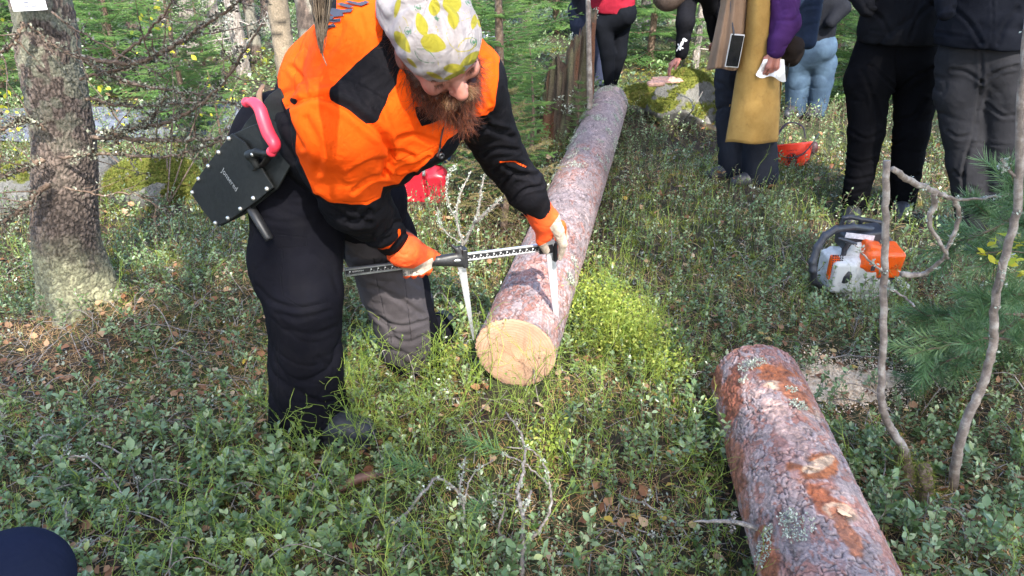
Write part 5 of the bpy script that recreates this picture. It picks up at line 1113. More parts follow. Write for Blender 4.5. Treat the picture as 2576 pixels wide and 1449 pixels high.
big_t = empty('spruce_tree', tuple(G(205, 742)), 'big spruce trunk with pale green lichen at its foot and dead branches', 'tree')
tb = G(208, 745); tp_ = [tb+[.0, 0, -.15], tb+[0, 0, .25], Py(160, 350, 2.86), Py(118, 120, 2.86), Py(75, -120, 2.86), Py(0, -700, 2.8)]
tp_[-1] = tp_[-2]+(tp_[-2]-tp_[-3])*3.0+np.array([0, 0, 2.]); 
V, F, e, cid, pn_, S_, A_s, Vf = bark_tube(tp_, [.150, .122, .108, .101, .097, .07], 190, 620, 41, 80., .0055, flare=lambda s: .45*np.exp(-np.maximum(s-.12, 0)/.10))
zz = V[..., 2]-tb[2]; base = np.array([.10, .075, .062])[None, None]*(1-cid[..., None])+np.array([.185, .145, .12])*cid[..., None]
base = base*(.28+.72*e[..., None])*1.15; lich = sstep(.30, .12, zz+.12*pn_+.04*vnoise(V*30, 3))*sstep(.0, .5, e+.2); upl = sstep(.0, .22, vnoise(V*26, 9)+.25*vnoise(V*60, 10)-.10+.25*sstep(.4, .9, zz))*sstep(.45, 1.05, zz+.2*pn_)*.6
base = base*(1-lich[..., None])+np.array([.36, .36, .22])*(.35+.7*cid[..., None])*lich[..., None]; base = base*(1-upl[..., None])+np.array([.22, .24, .17])*upl[..., None]
bm_ = Mt('spruce_bark'); bc = bm_.attr('col', 'Color'); nz = bm_.noise(90, 5, .7); bm_.color(bm_.mix(bm_.mapr(nz, .3, .75), bm_.mix(1., bc, (.5, .5, .5), 'MULTIPLY'), bm_.mix(1., bc, (1.35, 1.3, 1.3), 'MULTIPLY'))).rough(.9); bm_.bump(nz, .006, 1.); bm_.bump(bm_.noise(30, 5, .65), .01, .7)
mk('trunk', Vf, F, bm_.m, big_t, True, {'col': np.clip(base, 0, 1).reshape(-1, 3)})
def dead_branch(root, pts, rad, seed, lich=1., sub=7, subl=.18, n=34, mat=None, name='dead_branch', lm=None):
    mb = MB(); lb = MB(); p = add_tube(mb, pts, rad, 6, n, None, .003)
    for k in range(sub):
        i = int(RNG.integers(3, n-2)); d = nrm(p[min(i+1, n-1)]-p[i-1]); s = nrm(np.cross(d, RNG.normal(0, 1, 3))); l = subl*RNG.uniform(.4, 1.2); q = [p[i], p[i]+(d*.5+s*.7)*l*.5, p[i]+(d*.9+s)*l+np.array([0, 0, .02])]; sp = add_tube(mb, q, [rad[-1]*.8+.0008, .0008], 4, 9, None, .002)
        if lich:
            for j in range(2, 9, 3): flakes(lb, sp[j], nrm(RNG.normal(0, 1, 3)), int(8*lich), .010, .011, -.003, 1.3)
    if lich:
        for i in range(2, n-1):
            if RNG.random() < .8*min(1, lich): flakes(lb, p[i], nrm(np.array([RNG.normal(0, .4), RNG.normal(0, .4), RNG.choice([1, -1, 1])])), int(RNG.integers(8, 30)*lich), .017, .0125, -.006, 1.6)
    o = mb.build(name, mat or M_TWIGB, root)
    if lich and lb.n: lb.build('lichen', lm or M_DLICHEN, o)
BR = [([(190, 140), (330, 160), (430, 118), (520, 60), (640, -20)], 2.75, 2.45, .010), ([(200, 200), (300, 175), (400, 140), (470, 100), (560, 30)], 2.72, 2.9, .006), ([(205, 150), (320, 205), (450, 230), (560, 245)], 2.9, 3.4, .010), ([(330, 325), (440, 300), (540, 232), (600, 150), (660, 60)], 2.7, 2.55, .008), ([(215, 250), (330, 268), (420, 262), (560, 258), (640, 275)], 2.85, 3.2, .007),
      ([(150, 395), (260, 388), (420, 392), (560, 352), (690, 260)], 2.72, 2.4, .007), ([(230, 345), (400, 350), (520, 352), (600, 330), (760, 262)], 2.75, 2.2, .009), ([(240, 330), (300, 335), (370, 300), (420, 240)], 2.7, 2.6, .006),
      ([(120, 460), (60, 520), (0, 560), (-80, 600)], 2.7, 2.55, .012), ([(110, 400), (60, 425), (0, 445), (-60, 470)], 2.68, 2.6, .010), ([(115, 325), (60, 300), (0, 330), (-60, 340)], 2.7, 2.6, .008), ([(110, 500), (50, 540), (-60, 600)], 2.9, 3.1, .009), ([(160, 470), (250, 490), (330, 485), (400, 520), (440, 545)], 2.70, 2.7, .004), ([(60, 60), (20, 120), (-40, 150)], 2.7, 2.6, .008), ([(290, 150), (360, 95), (420, 20), (450, -40)], 2.7, 2.5, .006), ([(70, 60), (140, 115), (250, 175)], 2.66, 2.6, .0035), ([(130, 30), (200, 80), (330, 150), (420, 200)], 2.6, 2.55, .004)]
for k, (pp, y0, y1, r_) in enumerate(BR):
    n = len(pp); dead_branch(big_t, [Py(u, v, y0+(y1-y0)*i/(n-1)) for i, (u, v) in enumerate(pp)], [r_, r_*.7, r_*.3+.0008], k, 1. if k < 12 else .5, 8, .16)
# paper notice pinned to the trunk
pt = empty('paper_notice', tuple(Py(60, 0, 2.68)), 'white printed paper notice pinned high on the big spruce trunk', 'sign'); ex_ = nrm(Py(100, 12, 2.7)-Py(18, 16, 2.7)); ez_ = np.array([0, 0, 1.]); nn_ = nrm(np.cross(ex_, ez_))
c_ = Py(60, -35, 2.69); V = []; 
for i in range(9):
    for j in range(5): x_ = (i/8-.5)*.118; V.append(c_+ex_*x_+ez_*(j/4-.5)*.155+nn_*(.010*(1-(2*x_/.12)**2)+.002*math.sin(i*1.3+j)))
F = [[i*5+j, (i+1)*5+j, (i+1)*5+j+1, i*5+j+1] for i in range(8) for j in range(4)]
mk('sheet', V, np.array(F), plain('paper', (.72, .72, .76), .7, var=.05), pt); mb = MB()
for r_ in range(6):
    for s_ in range(3): 
        if (r_+s_) % 3: add_box(mb, c_+ex_*(-.03+.026*s_)+ez_*(-.062+.013*r_)+nn_*.0125, .018+.005*(r_ % 2), .0028, .0008, np.stack([ex_, ez_, nn_]))
mb.build('print', plain('grey_ink', (.2, .2, .26), .7), pt, False)
# --- background trunks
M_PALETW = twigmat('pale_twig', (.16, .13, .11), (.34, .30, .26), (.55, .52, .46))
def trunk_thing(u0, v0, yy, rad, H_, label, kind, name='tree', lean=(0, 0), dead=10, group=None, seed=1):
    p = Py(u0, v0, yy); g = float(gh(p[0], p[1])); root = empty(name, (p[0], p[1], g), label, 'tree', group)
    pts = [np.array([p[0], p[1], g-.1]), np.array([p[0]+lean[0]*.5, p[1]+lean[1]*.5, g+H_*.5]), np.array([p[0]+lean[0], p[1]+lean[1], g+H_])]
    V, F, e, cid, pn_, S_, A_, Vf = bark_tube(pts, [rad*1.15, rad, rad*.85, rad*.4], 40, 240, seed, 60., .008)
    if kind == 'birch':
        base = np.array([.30, .245, .17])*np.ones_like(cid)[..., None]*(.8+.4*vnoise(V*3, 4)[..., None]); mk_ = sstep(.20, .42, vnoise(V*np.array([9, 9, 42]), 5)); base = base*(1-.85*mk_[..., None]); m2 = sstep(.35, .55, vnoise(V*np.array([3, 3, 6]), 6)); base = base*(1-.7*m2[..., None])
    elif kind == 'grey': base = np.array([.38, .34, .30])*(.5+.8*cid[..., None])*(.5+.5*e[..., None])
    else: base = np.array([.16, .12, .095])*(.5+.8*cid[..., None])*(.4+.6*e[..., None]); l_ = sstep(.0, .3, vnoise(V*9, 8)); base = base*(1-.6*l_[..., None])+np.array([.30, .30, .24])*.6*l_[..., None]
    mk('trunk', Vf, F, bm_.m, root, True, {'col': np.clip(base, 0, 1).reshape(-1, 3)})
    if dead:
        mb = MB(); lb = MB()
        for k in range(dead):
            z = g+RNG.uniform(.15, min(H_, 2.6)); t = (z-g)/H_; c = pts[0]+(pts[2]-pts[0])*t; c[2] = z; a = RNG.uniform(0, 6.28); L_ = RNG.uniform(.35, 1.0); d = np.array([math.cos(a), math.sin(a), RNG.uniform(-.25, .1)])
            q = [c, c+d*L_*.5+[0, 0, -.03], c+d*L_+[0, 0, .06]]; sp = add_tube(mb, q, [.008, .005, .002], 4, 10, None, .01)
            for j in range(2, 10):
                s = nrm(np.cross(d, RNG.normal(0, 1, 3))); l2 = RNG.uniform(.08, .3); add_tube(mb, [sp[j], sp[j]+(d*.5+s*.5)*l2*.5, sp[j]+(d*.8+s)*l2], [.0035, .0015], 3, 5)
                if RNG.random() < .7: flakes(lb, sp[j], nrm(RNG.normal(0, 1, 3)), 12, .04, .022, -.01, 1.4)
        mb.build('dead_branches', M_PALETW, root)['kind'] = 'stuff'
        if lb.n: lb.build('lichen', M_LICHEN, root)['kind'] = 'stuff'
    return root
T = [(735, 270, 6.3, .072, 7, 'two toned pale birch trunk right behind the mans back', 'birch', (-.1, .1), 0), (795, 200, 7.2, .105, 9, 'broad brown trunk immediately right of the pale birch', 'brown', (.1, .2), 3), (622, 230, 7.9, .060, 7, 'slim pale trunk left of the birch, thick with lichened twigs', 'grey', (-.3, .2), 16), (655, 190, 8.4, .052, 8, 'thin brown trunk between the birch and the pale lichened trunk', 'brown', (-.2, 0), 14),
     (500, 190, 8.6, .070, 7, 'grey trunk with bare twigs above the road', 'grey', (-.2, .1), 16), (560, 170, 9.2, .055, 8, 'thin grey trunk half hidden by bare twigs', 'grey', (-.1, 0), 16), (430, 160, 9.8, .06, 8, 'distant grey trunk behind the green sprays', 'grey', (.1, 0), 14), (350, 140, 10.5, .07, 8, 'distant brown trunk behind the dead branches', 'brown', (0, 0), 10), (690, 150, 10.5, .07, 8, 'distant dark trunk seen beside the birch', 'brown', (0, 0), 12), (905, 60, 8.2, .075, 8, 'dark trunk at the top edge above the orange back', 'brown', (0, 0), 6),
     (1745, 190, 8.0, .028, 6, 'thin grey sapling trunk behind the moss covered rock', 'grey', (.1, 0), 4), (1620, 60, 10.5, .05, 8, 'thin distant trunk right of the red jacket', 'grey', (.1, 0), 8), (1690, 40, 11.5, .06, 8, 'distant trunk in the gap above the rock', 'brown', (0, 0), 8), (2190, 30, 11., .06, 8, 'distant trunk above the jeans', 'brown', (0, 0), 8), (1320, 30, 10.8, .07, 8, 'distant trunk behind the young spruces', 'brown', (0, 0), 6), (20, 100, 9.5, .08, 8, 'trunk at the far left edge behind the road', 'grey', (0, 0), 8), (2480, 20, 12, .08, 9, 'distant trunk at the upper right', 'brown', (0, 0), 5)]
for k, (u, v, yy, rd, hh, lab, kd, ln, dd) in enumerate(T): trunk_thing(u, v, yy, rd, hh, lab, kd, 'birch_tree' if kd == 'birch' else 'spruce_tree', ln, dd, None, 100+k)
# grey pole-like sapling leaning at the stump
sap = empty('dead_sapling', tuple(G(1484, 300)), 'straight pale dead sapling stem standing against the rotten stump', 'tree'); mb = MB(); add_tube(mb, [Py(1484, 300, 5.35), Py(1483, 200, 5.35), Py(1480, 40, 5.35), Py(1476, -200, 5.35)], [.022, .020, .017, .015], 8, 24); mb.build('stem', M_SAPL, sap)
# forest wall far behind: mixed spruces
far_root = None
rs = random.Random(5)
for k in range(46):
    u = rs.uniform(-500, 3100); yy = rs.uniform(13, 26); p = Py(u, 20, yy); copy_thing(spC if k % 3 else spB, (p[0], p[1], float(gh(p[0], p[1]))), rs.uniform(0, 6.28), rs.uniform(1.0, 1.6), 'dark spruce crowding the far forest background', 'background spruces')
# autumn leaves on small birch saplings among the branches on the left
bs = empty('birch_sapling', tuple(G(420, 520)), 'slender birch sapling with scattered yellow leaves behind the dead branches', 'sapling'); mb = MB(); lv = MB(); L_ = []
for (u, v) in ((400, 20), (370, 15), (385, 40), (420, 50), (330, 290), (310, 280), (350, 300), (640, 130), (615, 145), (655, 150), (570, 240), (600, 245), (540, 230), (330, 130), (440, 115), (350, 50), (500, 300), (10, 245), (25, 255), (5, 330), (40, 345), (60, 370), (20, 30), (10, 60), (250, 220)):
    p = Py(u, v, RNG.uniform(4.2, 5.6)); 
    for _ in range(4): L_.append(p+RNG.normal(0, .05, 3))
L_ = np.array(L_); M = tilt_random(len(L_), .7)*RNG.uniform(.025, .045, len(L_))[:, None, None]; addinst(lv, LV*np.array([1, 1.3, 1]), LF, M, L_)
st0 = G(420, 520); 
for tgt in ((400, 30), (340, 290), (630, 140), (560, 240), (20, 300), (20, 50)): add_tube(mb, [st0, (st0+Py(*tgt, 4.9))/2+RNG.normal(0, .08, 3)+[0, 0, .1], Py(*tgt, 4.9)], [.006, .003, .0012], 4, 16)
lv.build('leaves', M_BIRCHLEAF, bs)['kind'] = 'stuff'; mb.build('stems', M_TWIGB, bs)['kind'] = 'stuff'
# ================================================================ PEOPLE STANDING AROUND
def hand_prims(S, wr, dirn, side, n, curl=.6, s=1.):
    """five separate fingers: wr wrist, dirn along the hand, side across (towards the thumb), n back of hand"""
    wr, d, sd, n = map(np.asarray, (wr, nrm(dirn), nrm(side), nrm(n))); p0 = wr+d*.035*s; p1 = wr+d*.085*s
    S.cone(wr, p0, .024*s, .026*s, .012, flat=(n, .6)).cone(p0-sd*.016*s, p1-sd*.022*s, .019*s, .018*s, .01).cone(p0+sd*.012*s, p1+sd*.020*s, .019*s, .018*s, .01)
    for k, (o, l) in enumerate(((.030, .068), (.010, .076), (-.011, .070), (-.031, .056))):
        b = p1+sd*o*s; pts = [b]; a = .15
        for q in range(3): a += curl*.55; pts.append(pts[-1]+(d*math.cos(a)-n*math.sin(a))*l*s*(.45, .32, .23)[q])
        S.path(pts, [.0092*s, .0086*s, .008*s, .007*s], .003)
    t0 = p0+sd*.022*s-d*.015*s; S.path([t0, t0+(sd*.6+d*.6-n*.25)*.038*s, t0+(sd*.35+d*.95-n*.5)*.068*s], [.013*s, .0115*s, .009*s], .006)
def figure(name_label, legs, pelvis, face, tro, top, top_len=.62, arms=None, shoe=(.03, .03, .035), hair=(.05, .03, .02), sh_h=None, neck=None, wid=.20, hem=None, hand=False, legr=(.10, .078, .062), cuff=.075, res=.010, headc=None, jr=.17, wr_amp=.016, tmat=None, jmat=None, tcr=(), jcr=()):
    pelvis = np.asarray(pelvis, float); face = nrm(face); side = nrm(np.cross(face, [0, 0, 1])); fx, fy = np.mean([l[-1] for l in legs], 0)[:2]
    root = empty('person', (fx, fy, float(gh(fx, fy))), name_label, 'person'); up = np.array([0, 0, 1.])
    ch = pelvis+up*.32 if neck is None else pelvis+(np.asarray(neck)-pelvis)*.65; nk = pelvis+up*.53 if neck is None else np.asarray(neck, float); hd = nk+nrm(nk-ch)*.10+face*.03+up*.06 if headc is None else np.asarray(headc, float)
    hu = nrm(hd-nk); hf = nrm(face-hu*(face@hu)); hs = np.cross(hf, hu); HAx = np.stack([hf, hs, hu])
    shl = [nk-nrm(nk-ch)*.06+side*s_*wid for s_ in (1, -1)]
    if arms is None: arms = [[shl[k]+side*s_*.06-up*.27+face*.02, shl[k]+side*s_*.02-up*.45+face*.14] for k, s_ in ((0, 1), (1, -1))]
    B = SDF(.006)
    B.ell(hd+hu*.02, (.098, .077, .112), HAx, .02).ell(hd+hf*.035-hu*.05, (.058, .056, .075), HAx, .03).path([hd+hf*.092, hd+hf*.118-hu*.035], [.009, .013], .01).cone(hd+hf*.085+hs*.025+hu*.008, hd+hf*.085-hs*.025+hu*.008, .014, .014, .02)
    for s_ in (1, -1): B.ell(hd+hf*.086+hs*s_*.033-hu*.014, (.016, .015, .010), HAx, .008, sub=True).ell(hd+hf*.078+hs*s_*.033-hu*.014, (.012, .013, .011), HAx, .003).ell(hd-hf*.005+hs*s_*.080-hu*.02, (.016, .009, .03), HAx, .005)
    B.cone(hd+hf*.086+hs*.018-hu*.072, hd+hf*.086-hs*.018-hu*.072, .008, .008, .006)
    B.cone(hd-hu*.04-hf*.02, nk, .055, .06, .03).cone(nk, ch, .06, .09, .05).cone(ch, pelvis, .09, .075, .05)
    for k in (0, 1):
        a = arms[k]; B.path([shl[k], a[0], a[1] if hand else np.asarray(a[0])*.3+np.asarray(a[1])*.7], [.045, .034, .024], .03)
        if hand: hdr = nrm(np.asarray(a[1])-np.asarray(a[0])); hand_prims(B, a[1], a[2] if len(a) > 2 else hdr, a[3] if len(a) > 3 else face, a[4] if len(a) > 4 else side*(1, -1)[k])
        l = legs[k]; B.path([pelvis+side*(.08, -.08)[k]]+list(l), [.06]+[.055, .042, .032][:len(l)], .05)
    V, F = B.mesh(); mk('body', V, F, M_SKIN, root)
    T_ = SDF(res); T_.cone(pelvis+up*.06, pelvis-up*.04, .155, .155, .06, flat=(face, .78))
    for k in (0, 1): l = legs[k]; T_.path([pelvis+side*(.085, -.085)[k]-up*.02]+list(l), [.125, legr[0], legr[1], cuff][:len(l)+1] if len(l) == 3 else [.125, legr[0], cuff], .025)
    V, F = T_.mesh(); V = relax(V, F, 1); V = wrinkle(V, F, wr_amp, (6, 6, 12), int(fx*10)+50); V = wrinkle(V, F, wr_amp*.4, (18, 18, 30), 9); 
    if tcr: pu_, pv_, _d = proj(V); V = creases(V, vnormals(V, F), pu_, pv_, tcr)
    mk('trousers', V, F, tmat or cloth('trouser_cloth', tro, .9, .2).m, root)
    J = SDF(res); hemz = pelvis if hem is None else np.asarray(hem, float)
    J.cone(ch, hemz, jr, jr+.005, .06, flat=(face, .76)).cone(ch, nk-up*.02, .16, .085, .06, flat=(face, .8)).cone(shl[0], shl[1], .075, .075, .06)
    for k in (0, 1): a = arms[k]; J.path([shl[k], a[0], np.asarray(a[1])-nrm(np.asarray(a[1])-np.asarray(a[0]))*.02], [.075, .062, .046], .03)
    if not (hem is pelvis or abs(float(np.asarray(pelvis)[2])-float(hemz[2])) < 1e-6): J.box(hemz-up*.26, (.32, .32, .20), None, .0, .008, sub=True)
    V, F = J.mesh(); V = relax(V, F, 1); V = wrinkle(V, F, wr_amp, (6, 6, 9), int(fx*10)+70); V = wrinkle(V, F, wr_amp*.4, (18, 18, 25), 19); 
    if jcr: pu_, pv_, _d = proj(V); V = creases(V, vnormals(V, F), pu_, pv_, jcr)
    mk('jacket', V, F, jmat or cloth('jacket_cloth', top, .8, .2).m, root)
    hm2 = plain('hair', hair, .5, var=.4, ns=120, bump=.003); Hh = SDF(.008); Hh.ell(hd+hu*.035-hf*.015, (.108, .088, .112), HAx, .02).ell(hd-hf*.05-hu*.03, (.06, .08, .09), HAx, .03); Hh.box(hd+hf*.10-hu*.05, (.07, .2, .08), HAx, .01, .02, sub=True); V, F = Hh.mesh(); V = wrinkle(V, F, .006, (50, 50, 20), 3); mk('hair', V, F, hm2, root)
    for l in legs:
        a = np.array(l[-1], float); a[2] = gh(a[0], a[1])+.035; S = SDF(.008); S.path([a-face*.04, a+face*.09, a+face*.17-up*.012], [.046, .042, .036], .03).cone(a, a+up*.08, .045, .045, .03); V, F = S.mesh(); mk('shoe', V, F, plain('shoe', shoe, .5), root)
    return root, dict(nk=nk, ch=ch, side=side, shl=shl)
def leg(hip, knee, foot, yy, y1=None):
    """points of one leg from pixels at world distance yy"""
    y1 = yy if y1 is None else y1; f = Py(*foot, y1); f[2] = max(f[2], gh(f[0], f[1])+.02); return [Py(*hip, yy), Py(*knee, (yy+y1)/2), f]
# red jacket
figure('person in red jacket and tight black jeans beyond the far end of the log', [leg((1562, 62), (1558, 135), (1540, 214), 6.5), leg((1518, 62), (1528, 135), (1532, 214), 6.42)], Py(1540, 25, 6.45), (-.5, -.8, 0), (.007, .008, .011), (.26, .015, .03), hem=Py(1540, 14, 6.45), legr=(.080, .062, .05), cuff=.042, jr=.19, arms=[[Py(1500, -40, 6.4), Py(1515, -25, 6.25)], [Py(1590, -40, 6.4), Py(1570, -25, 6.25)]], wr_amp=.006)
# someone half hidden behind the stump
figure('person in dark clothes mostly hidden behind the rotten stump', [leg((1462, 62), (1466, 135), (1470, 205), 7.3), leg((1500, 62), (1503, 135), (1507, 205), 7.3)], Py(1480, 25, 7.3), (-.6, -.7, 0), (.03, .035, .06), (.02, .02, .028), hem=Py(1480, 22, 7.3), wr_amp=.008, arms=[[Py(1440, -40, 7.3), Py(1455, -20, 7.1)], [Py(1515, -40, 7.3), Py(1500, -20, 7.1)]])
# person leaning down to the rock, black sleeve with a pale print
shp = Py(1748, -10, 5.55); pl2 = Py(1835, -85, 5.7)
rt, info = figure('person in black bending down with one hand on the split wood on the rock', [[Py(1842, 60, 5.7), Py(1845, 170, 5.6), G(1850, 322)], [Py(1858, 60, 5.9), Py(1862, 170, 5.9), G(1875, 300)]], pl2, (-1, -.15, -.15), (.02, .02, .025), (.008, .008, .010), neck=Py(1735, -45, 5.65), headc=Py(1690, -22, 5.62), hem=pl2, jr=.15, wid=.14,
    arms=[[Py(1724, 55, 5.50), Py(1713, 143, 5.52), np.array([-.75, -.1, -.65]), np.array([0, -1, .1]), np.array([-.5, 0, .8])], [Py(1790, 30, 5.8), Py(1800, 100, 5.85)]], hair=(.06, .04, .03), hand=True)
mb = MB()
for (u, v) in ((1716, 100), (1722, 104), (1712, 108), (1719, 110), (1708, 116), (1713, 120), (1705, 122)):
    p = Py(u, v, 5.44); 
    for k in range(3): a = RNG.uniform(0, 6.28); d = _r*math.cos(a)+np.array([0, 0, 1.])*math.sin(a); addinst(mb, LV, LF, np.stack([d, np.cross(d, [0, -1, 0]), np.array([0, -1., 0])])[None]*.022, p[None])
mb.build('sleeve_print', plain('white_print_cloth', (.6, .6, .6), .8), rt)
# wood split on the rock that the hand touches is built with the rock
# woman in the mustard coat
yw = 4.5
M_MUST = Mt('mustard_coat'); c_ = M_MUST.mix(M_MUST.mapr(M_MUST.noise(7, 6, .7), .3, .7), (.24, .135, .028), (.37, .225, .062)); dk = M_MUST.mapr(M_MUST.noise(16, 6, .8), .55, .8); M_MUST.color(M_MUST.mix(M_MUST.math('MULTIPLY', dk, .5), c_, (.10, .06, .02))).rough(.9); M_MUST.bump(M_MUST.noise(30, 4), .003)
taupe = cloth('taupe_cloth', (.235, .155, .105), .85, .2).m
rt, info = figure('person in long mustard coat with purple sleeve holding a white paper', [leg((1838, 200), (1838, 300), (1850, 442), yw+.1), leg((1910, 200), (1912, 300), (1915, 442), yw-.05)], Py(1880, 60, yw), (-.97, -.25, 0), (.020, .022, .030), (.16, .06, .22), hem=Py(1880, 40, yw), legr=(.098, .090, .085), cuff=.108, shoe=(.04, .04, .05), hair=(.12, .06, .03), wid=.17, hand=True, jmat=M_MUST.m,
    arms=[[Py(1968, 70, yw-.24), Py(1950, 128, yw-.30), np.array([-.05, -.05, -1]), np.array([-1, 0, 0]), np.array([0, -1, -.1])], [Py(1835, -40, yw+.3), Py(1840, 40, yw+.2)]])
def skirt(rows, mat, name, parent, yfold=.018, nf=9, y0=yw, depth=.16, thick=.006, seed=1, ydep=0.):
    """hanging garment panel: rows of (u_left, u_right, v); bulges towards the viewer and folds"""
    V = []; nc = 48; rr = []
    P_ = np.array(rows, float); t = np.linspace(0, 1, 40); R3 = np.stack([np.interp(t, np.linspace(0, 1, len(P_)), P_[:, k]) for k in range(3)], 1)
    for i, (ul, ur, v) in enumerate(R3):
        for j in range(nc):
            s = j/(nc-1); u = ul+(ur-ul)*s; bulge = depth*math.sin(math.pi*s)**.6+ydep; fo = yfold*(i/40+.25)*math.sin(s*nf*3.1+seed+1.2*math.sin(i*.06+s*3)); V.append(Py(u, v+3*math.sin(s*7+seed), y0-bulge-fo))
    V = np.array(V); i = np.arange(39)[:, None]*nc; j = np.arange(nc-1)[None]; F = np.stack([i+j, i+nc+j, i+nc+j+1, i+j+1], -1).reshape(-1, 4)
    o = mk(name, V, F, mat, parent); m = o.modifiers.new('s', 'SOLIDIFY'); m.thickness = thick; m.offset = -1; return o
skirt([(1815, 1880, -60), (1812, 1882, 10), (1795, 1875, 90), (1776, 1858, 175)], taupe, 'tunic', rt, .013, 7, yw-.02, .09, seed=2, ydep=.13)
skirt([(1884, 1945, -70), (1880, 1945, 0), (1872, 1950, 92), (1850, 1962, 197), (1836, 1962, 290), (1824, 1958, 360)], M_MUST.m, 'coat_skirt', rt, .012, 2.6, yw-.02, .09, seed=4, ydep=.16)
skirt([(1940, 1884, -70), (1962, 1870, 60), (1968, 1850, 197), (1962, 1830, 290), (1958, 1826, 358)], M_MUST.m, 'coat_back', rt, .012, 6, yw+.02, -.15, seed=5)
purp = cloth('purple_cloth', (.038, .014, .068), .8, .3).m; S = SDF(.006); S.path([Py(1955, -60, yw-.15), Py(1970, 10, yw-.2), Py(1975, 60, yw-.24), Py(1962, 98, yw-.28)], [.075, .083, .080, .060], .03).cone(Py(1954, 104, yw-.29), Py(1952, 126, yw-.30), .050, .050, .012)
V, F = S.mesh(); V = wrinkle(V, F, .018, (12, 12, 9), 7); V = wrinkle(V, F, .007, (34, 34, 22), 8); mk('sleeve', V, F, purp, rt)
mb = MB(); add_tube(mb, [Py(1925, 15, yw-.20), Py(1928, 50, yw-.22), Py(1932, 88, yw-.235)], .006, 6, 12, flat=.4); add_tube(mb, [Py(1932, 88, yw-.24), Py(1933, 110, yw-.245)], .007, 6, 6); mb.build('zip', plain('zip_metal', (.12, .09, .07), .5, .5), rt)
bp = empty('backpack', tuple(Py(2000, 120, yw+.1)), 'dark backpack hanging behind the mustard coat, navy above and brown below', 'bag'); S = SDF(.009); S.box(Py(2015, 25, yw+.12), (.05, .07, .17), None, .045, .03)
V, F = S.mesh(); V = wrinkle(V, F, .02, (8, 8, 10), 3); mk('upper_bag', V, F, cloth('navy_nylon', (.018, .028, .055), .6, .3).m, bp); S = SDF(.009); S.ell(Py(1992, 125, yw+.05), (.075, .07, .105), None, .03).ell(Py(1975, 80, yw+.05), (.05, .05, .06), None, .04); V, F = S.mesh(); V = wrinkle(V, F, .012, (9, 9, 9), 5); mk('lower_bag', V, F, cloth('brown_nylon', (.028, .02, .017), .7, .3).m, bp)
mb = MB(); add_tube(mb, [Py(1975, 165, yw+.0), Py(1979, 185, yw), Py(1972, 205, yw)], .005, 5, 10); add_tube(mb, [Py(1985, 160, yw+.0), Py(1980, 190, yw), Py(1977, 204, yw)], .004, 5, 10); mb.build('strap', M_BLK, bp)
for (u, v) in ():
    a = G(u+12, v, .05); S = SDF(.006); S.path([a+np.array([.05, .02, 0]), a-np.array([.02, 0, 0]), a-np.array([.08, .01, .02])], [.042, .040, .030], .03); V, F = S.mesh(); so = mk('shoe', V, F, plain('grey_trainer', (.14, .14, .16), .6), rt); mb = MB()
    for k in range(5): c = a-np.array([.015+k*.018, 0, -.040+k*.003]); add_tube(mb, [c+np.array([0, -.03, -.006]), c+np.array([-.004, 0, .008]), c+np.array([0, .03, -.006])], .004, 5, 8)
    mb.build('laces', plain('white_lace', (.75, .75, .75), .7), so)
ph = empty('phone', tuple(Py(1848, 130, yw-.25)), 'black phone in a clear case hanging on a strap against the taupe tunic', 'phone'); e1 = nrm(Py(1867, 92, yw-.25)-Py(1841, 90, yw-.25)); e2 = nrm(Py(1841, 90, yw-.25)-Py(1829, 162, yw-.25)); e2 = nrm(e2-e1*(e1@e2)); pc_ = Py(1848, 128, yw-.25)
mb = MB(); add_box(mb, pc_, .078, .178, .009, np.stack([e1, e2, np.cross(e1, e2)]), .003); mb.build('case', plain('clear_case', (.42, .42, .42), .3), ph, False); mb = MB(); add_box(mb, pc_+(-1 if np.cross(e1, e2)@_f > 0 else 1)*np.cross(e1, e2)*.004, .068, .165, .005, np.stack([e1, e2, np.cross(e1, e2)]), .001); mb.build('screen', plain('phone_glass', (.008, .008, .01), .12), ph, False)
mb = MB(); add_tube(mb, [Py(1837, -60, yw-.21), Py(1839, 20, yw-.23), Py(1843, 66, yw-.25)], .0045, 6, 14); add_tube(mb, [Py(1843, 66, yw-.25), Py(1846, 80, yw-.255), Py(1845, 90, yw-.25)], .005, 6, 8); mb.build('strap', plain('grey_cord', (.06, .06, .07), .7), ph)
pp = empty('paper', tuple(Py(1940, 170, yw-.36)), 'crumpled white paper held in the hand below the purple sleeve', 'paper'); nu, nv = 14, 12; V = []
for i in range(nu):
    for j in range(nv):
        s, t = i/(nu-1), j/(nv-1); top_ = np.array([1925+s*48, 142+8*s]); bot = np.array([1901+s*76, 189+14*s+5*math.sin(s*9)]); q = top_+(bot-top_)*t; V.append(Py(q[0], q[1], yw-.285-.03*math.sin(s*8+t*2)*t-.02*math.sin(t*6+s*5)))
i = np.arange(nu-1)[:, None]*nv; j = np.arange(nv-1)[None]; F = np.stack([i+j, i+nv+j, i+nv+j+1, i+j+1], -1).reshape(-1, 4); mk('sheet', V, F, plain('white_paper', (.78, .78, .8), .8, var=.03), pp, False)
# person in jeans
dn_ = Mt('denim'); dn_.color(dn_.mix(dn_.mapr(dn_.noise(9, 5), .3, .7), (.016, .036, .068), (.05, .090, .14))).rough(.85); dn_.bump(dn_.noise(40, 4), .003)
figure('person in light blue jeans and black jacket standing behind the mustard coat', [leg((2070, 160), (2066, 205), (2050, 300), 6.15), leg((2010, 160), (2005, 205), (1996, 300), 6.2)], Py(2038, 110, 6.15), (-.6, -.75, 0), (.1, .2, .3), (.012, .013, .017), hem=Py(2042, 95, 6.15), tmat=dn_.m, wr_amp=.006, jr=.17, cuff=.078, legr=(.105, .092, .085), arms=[[Py(2118, 20, 6.0), Py(2085, 62, 5.95)], [Py(1990, 0, 6.3), Py(1995, 60, 6.3)]])
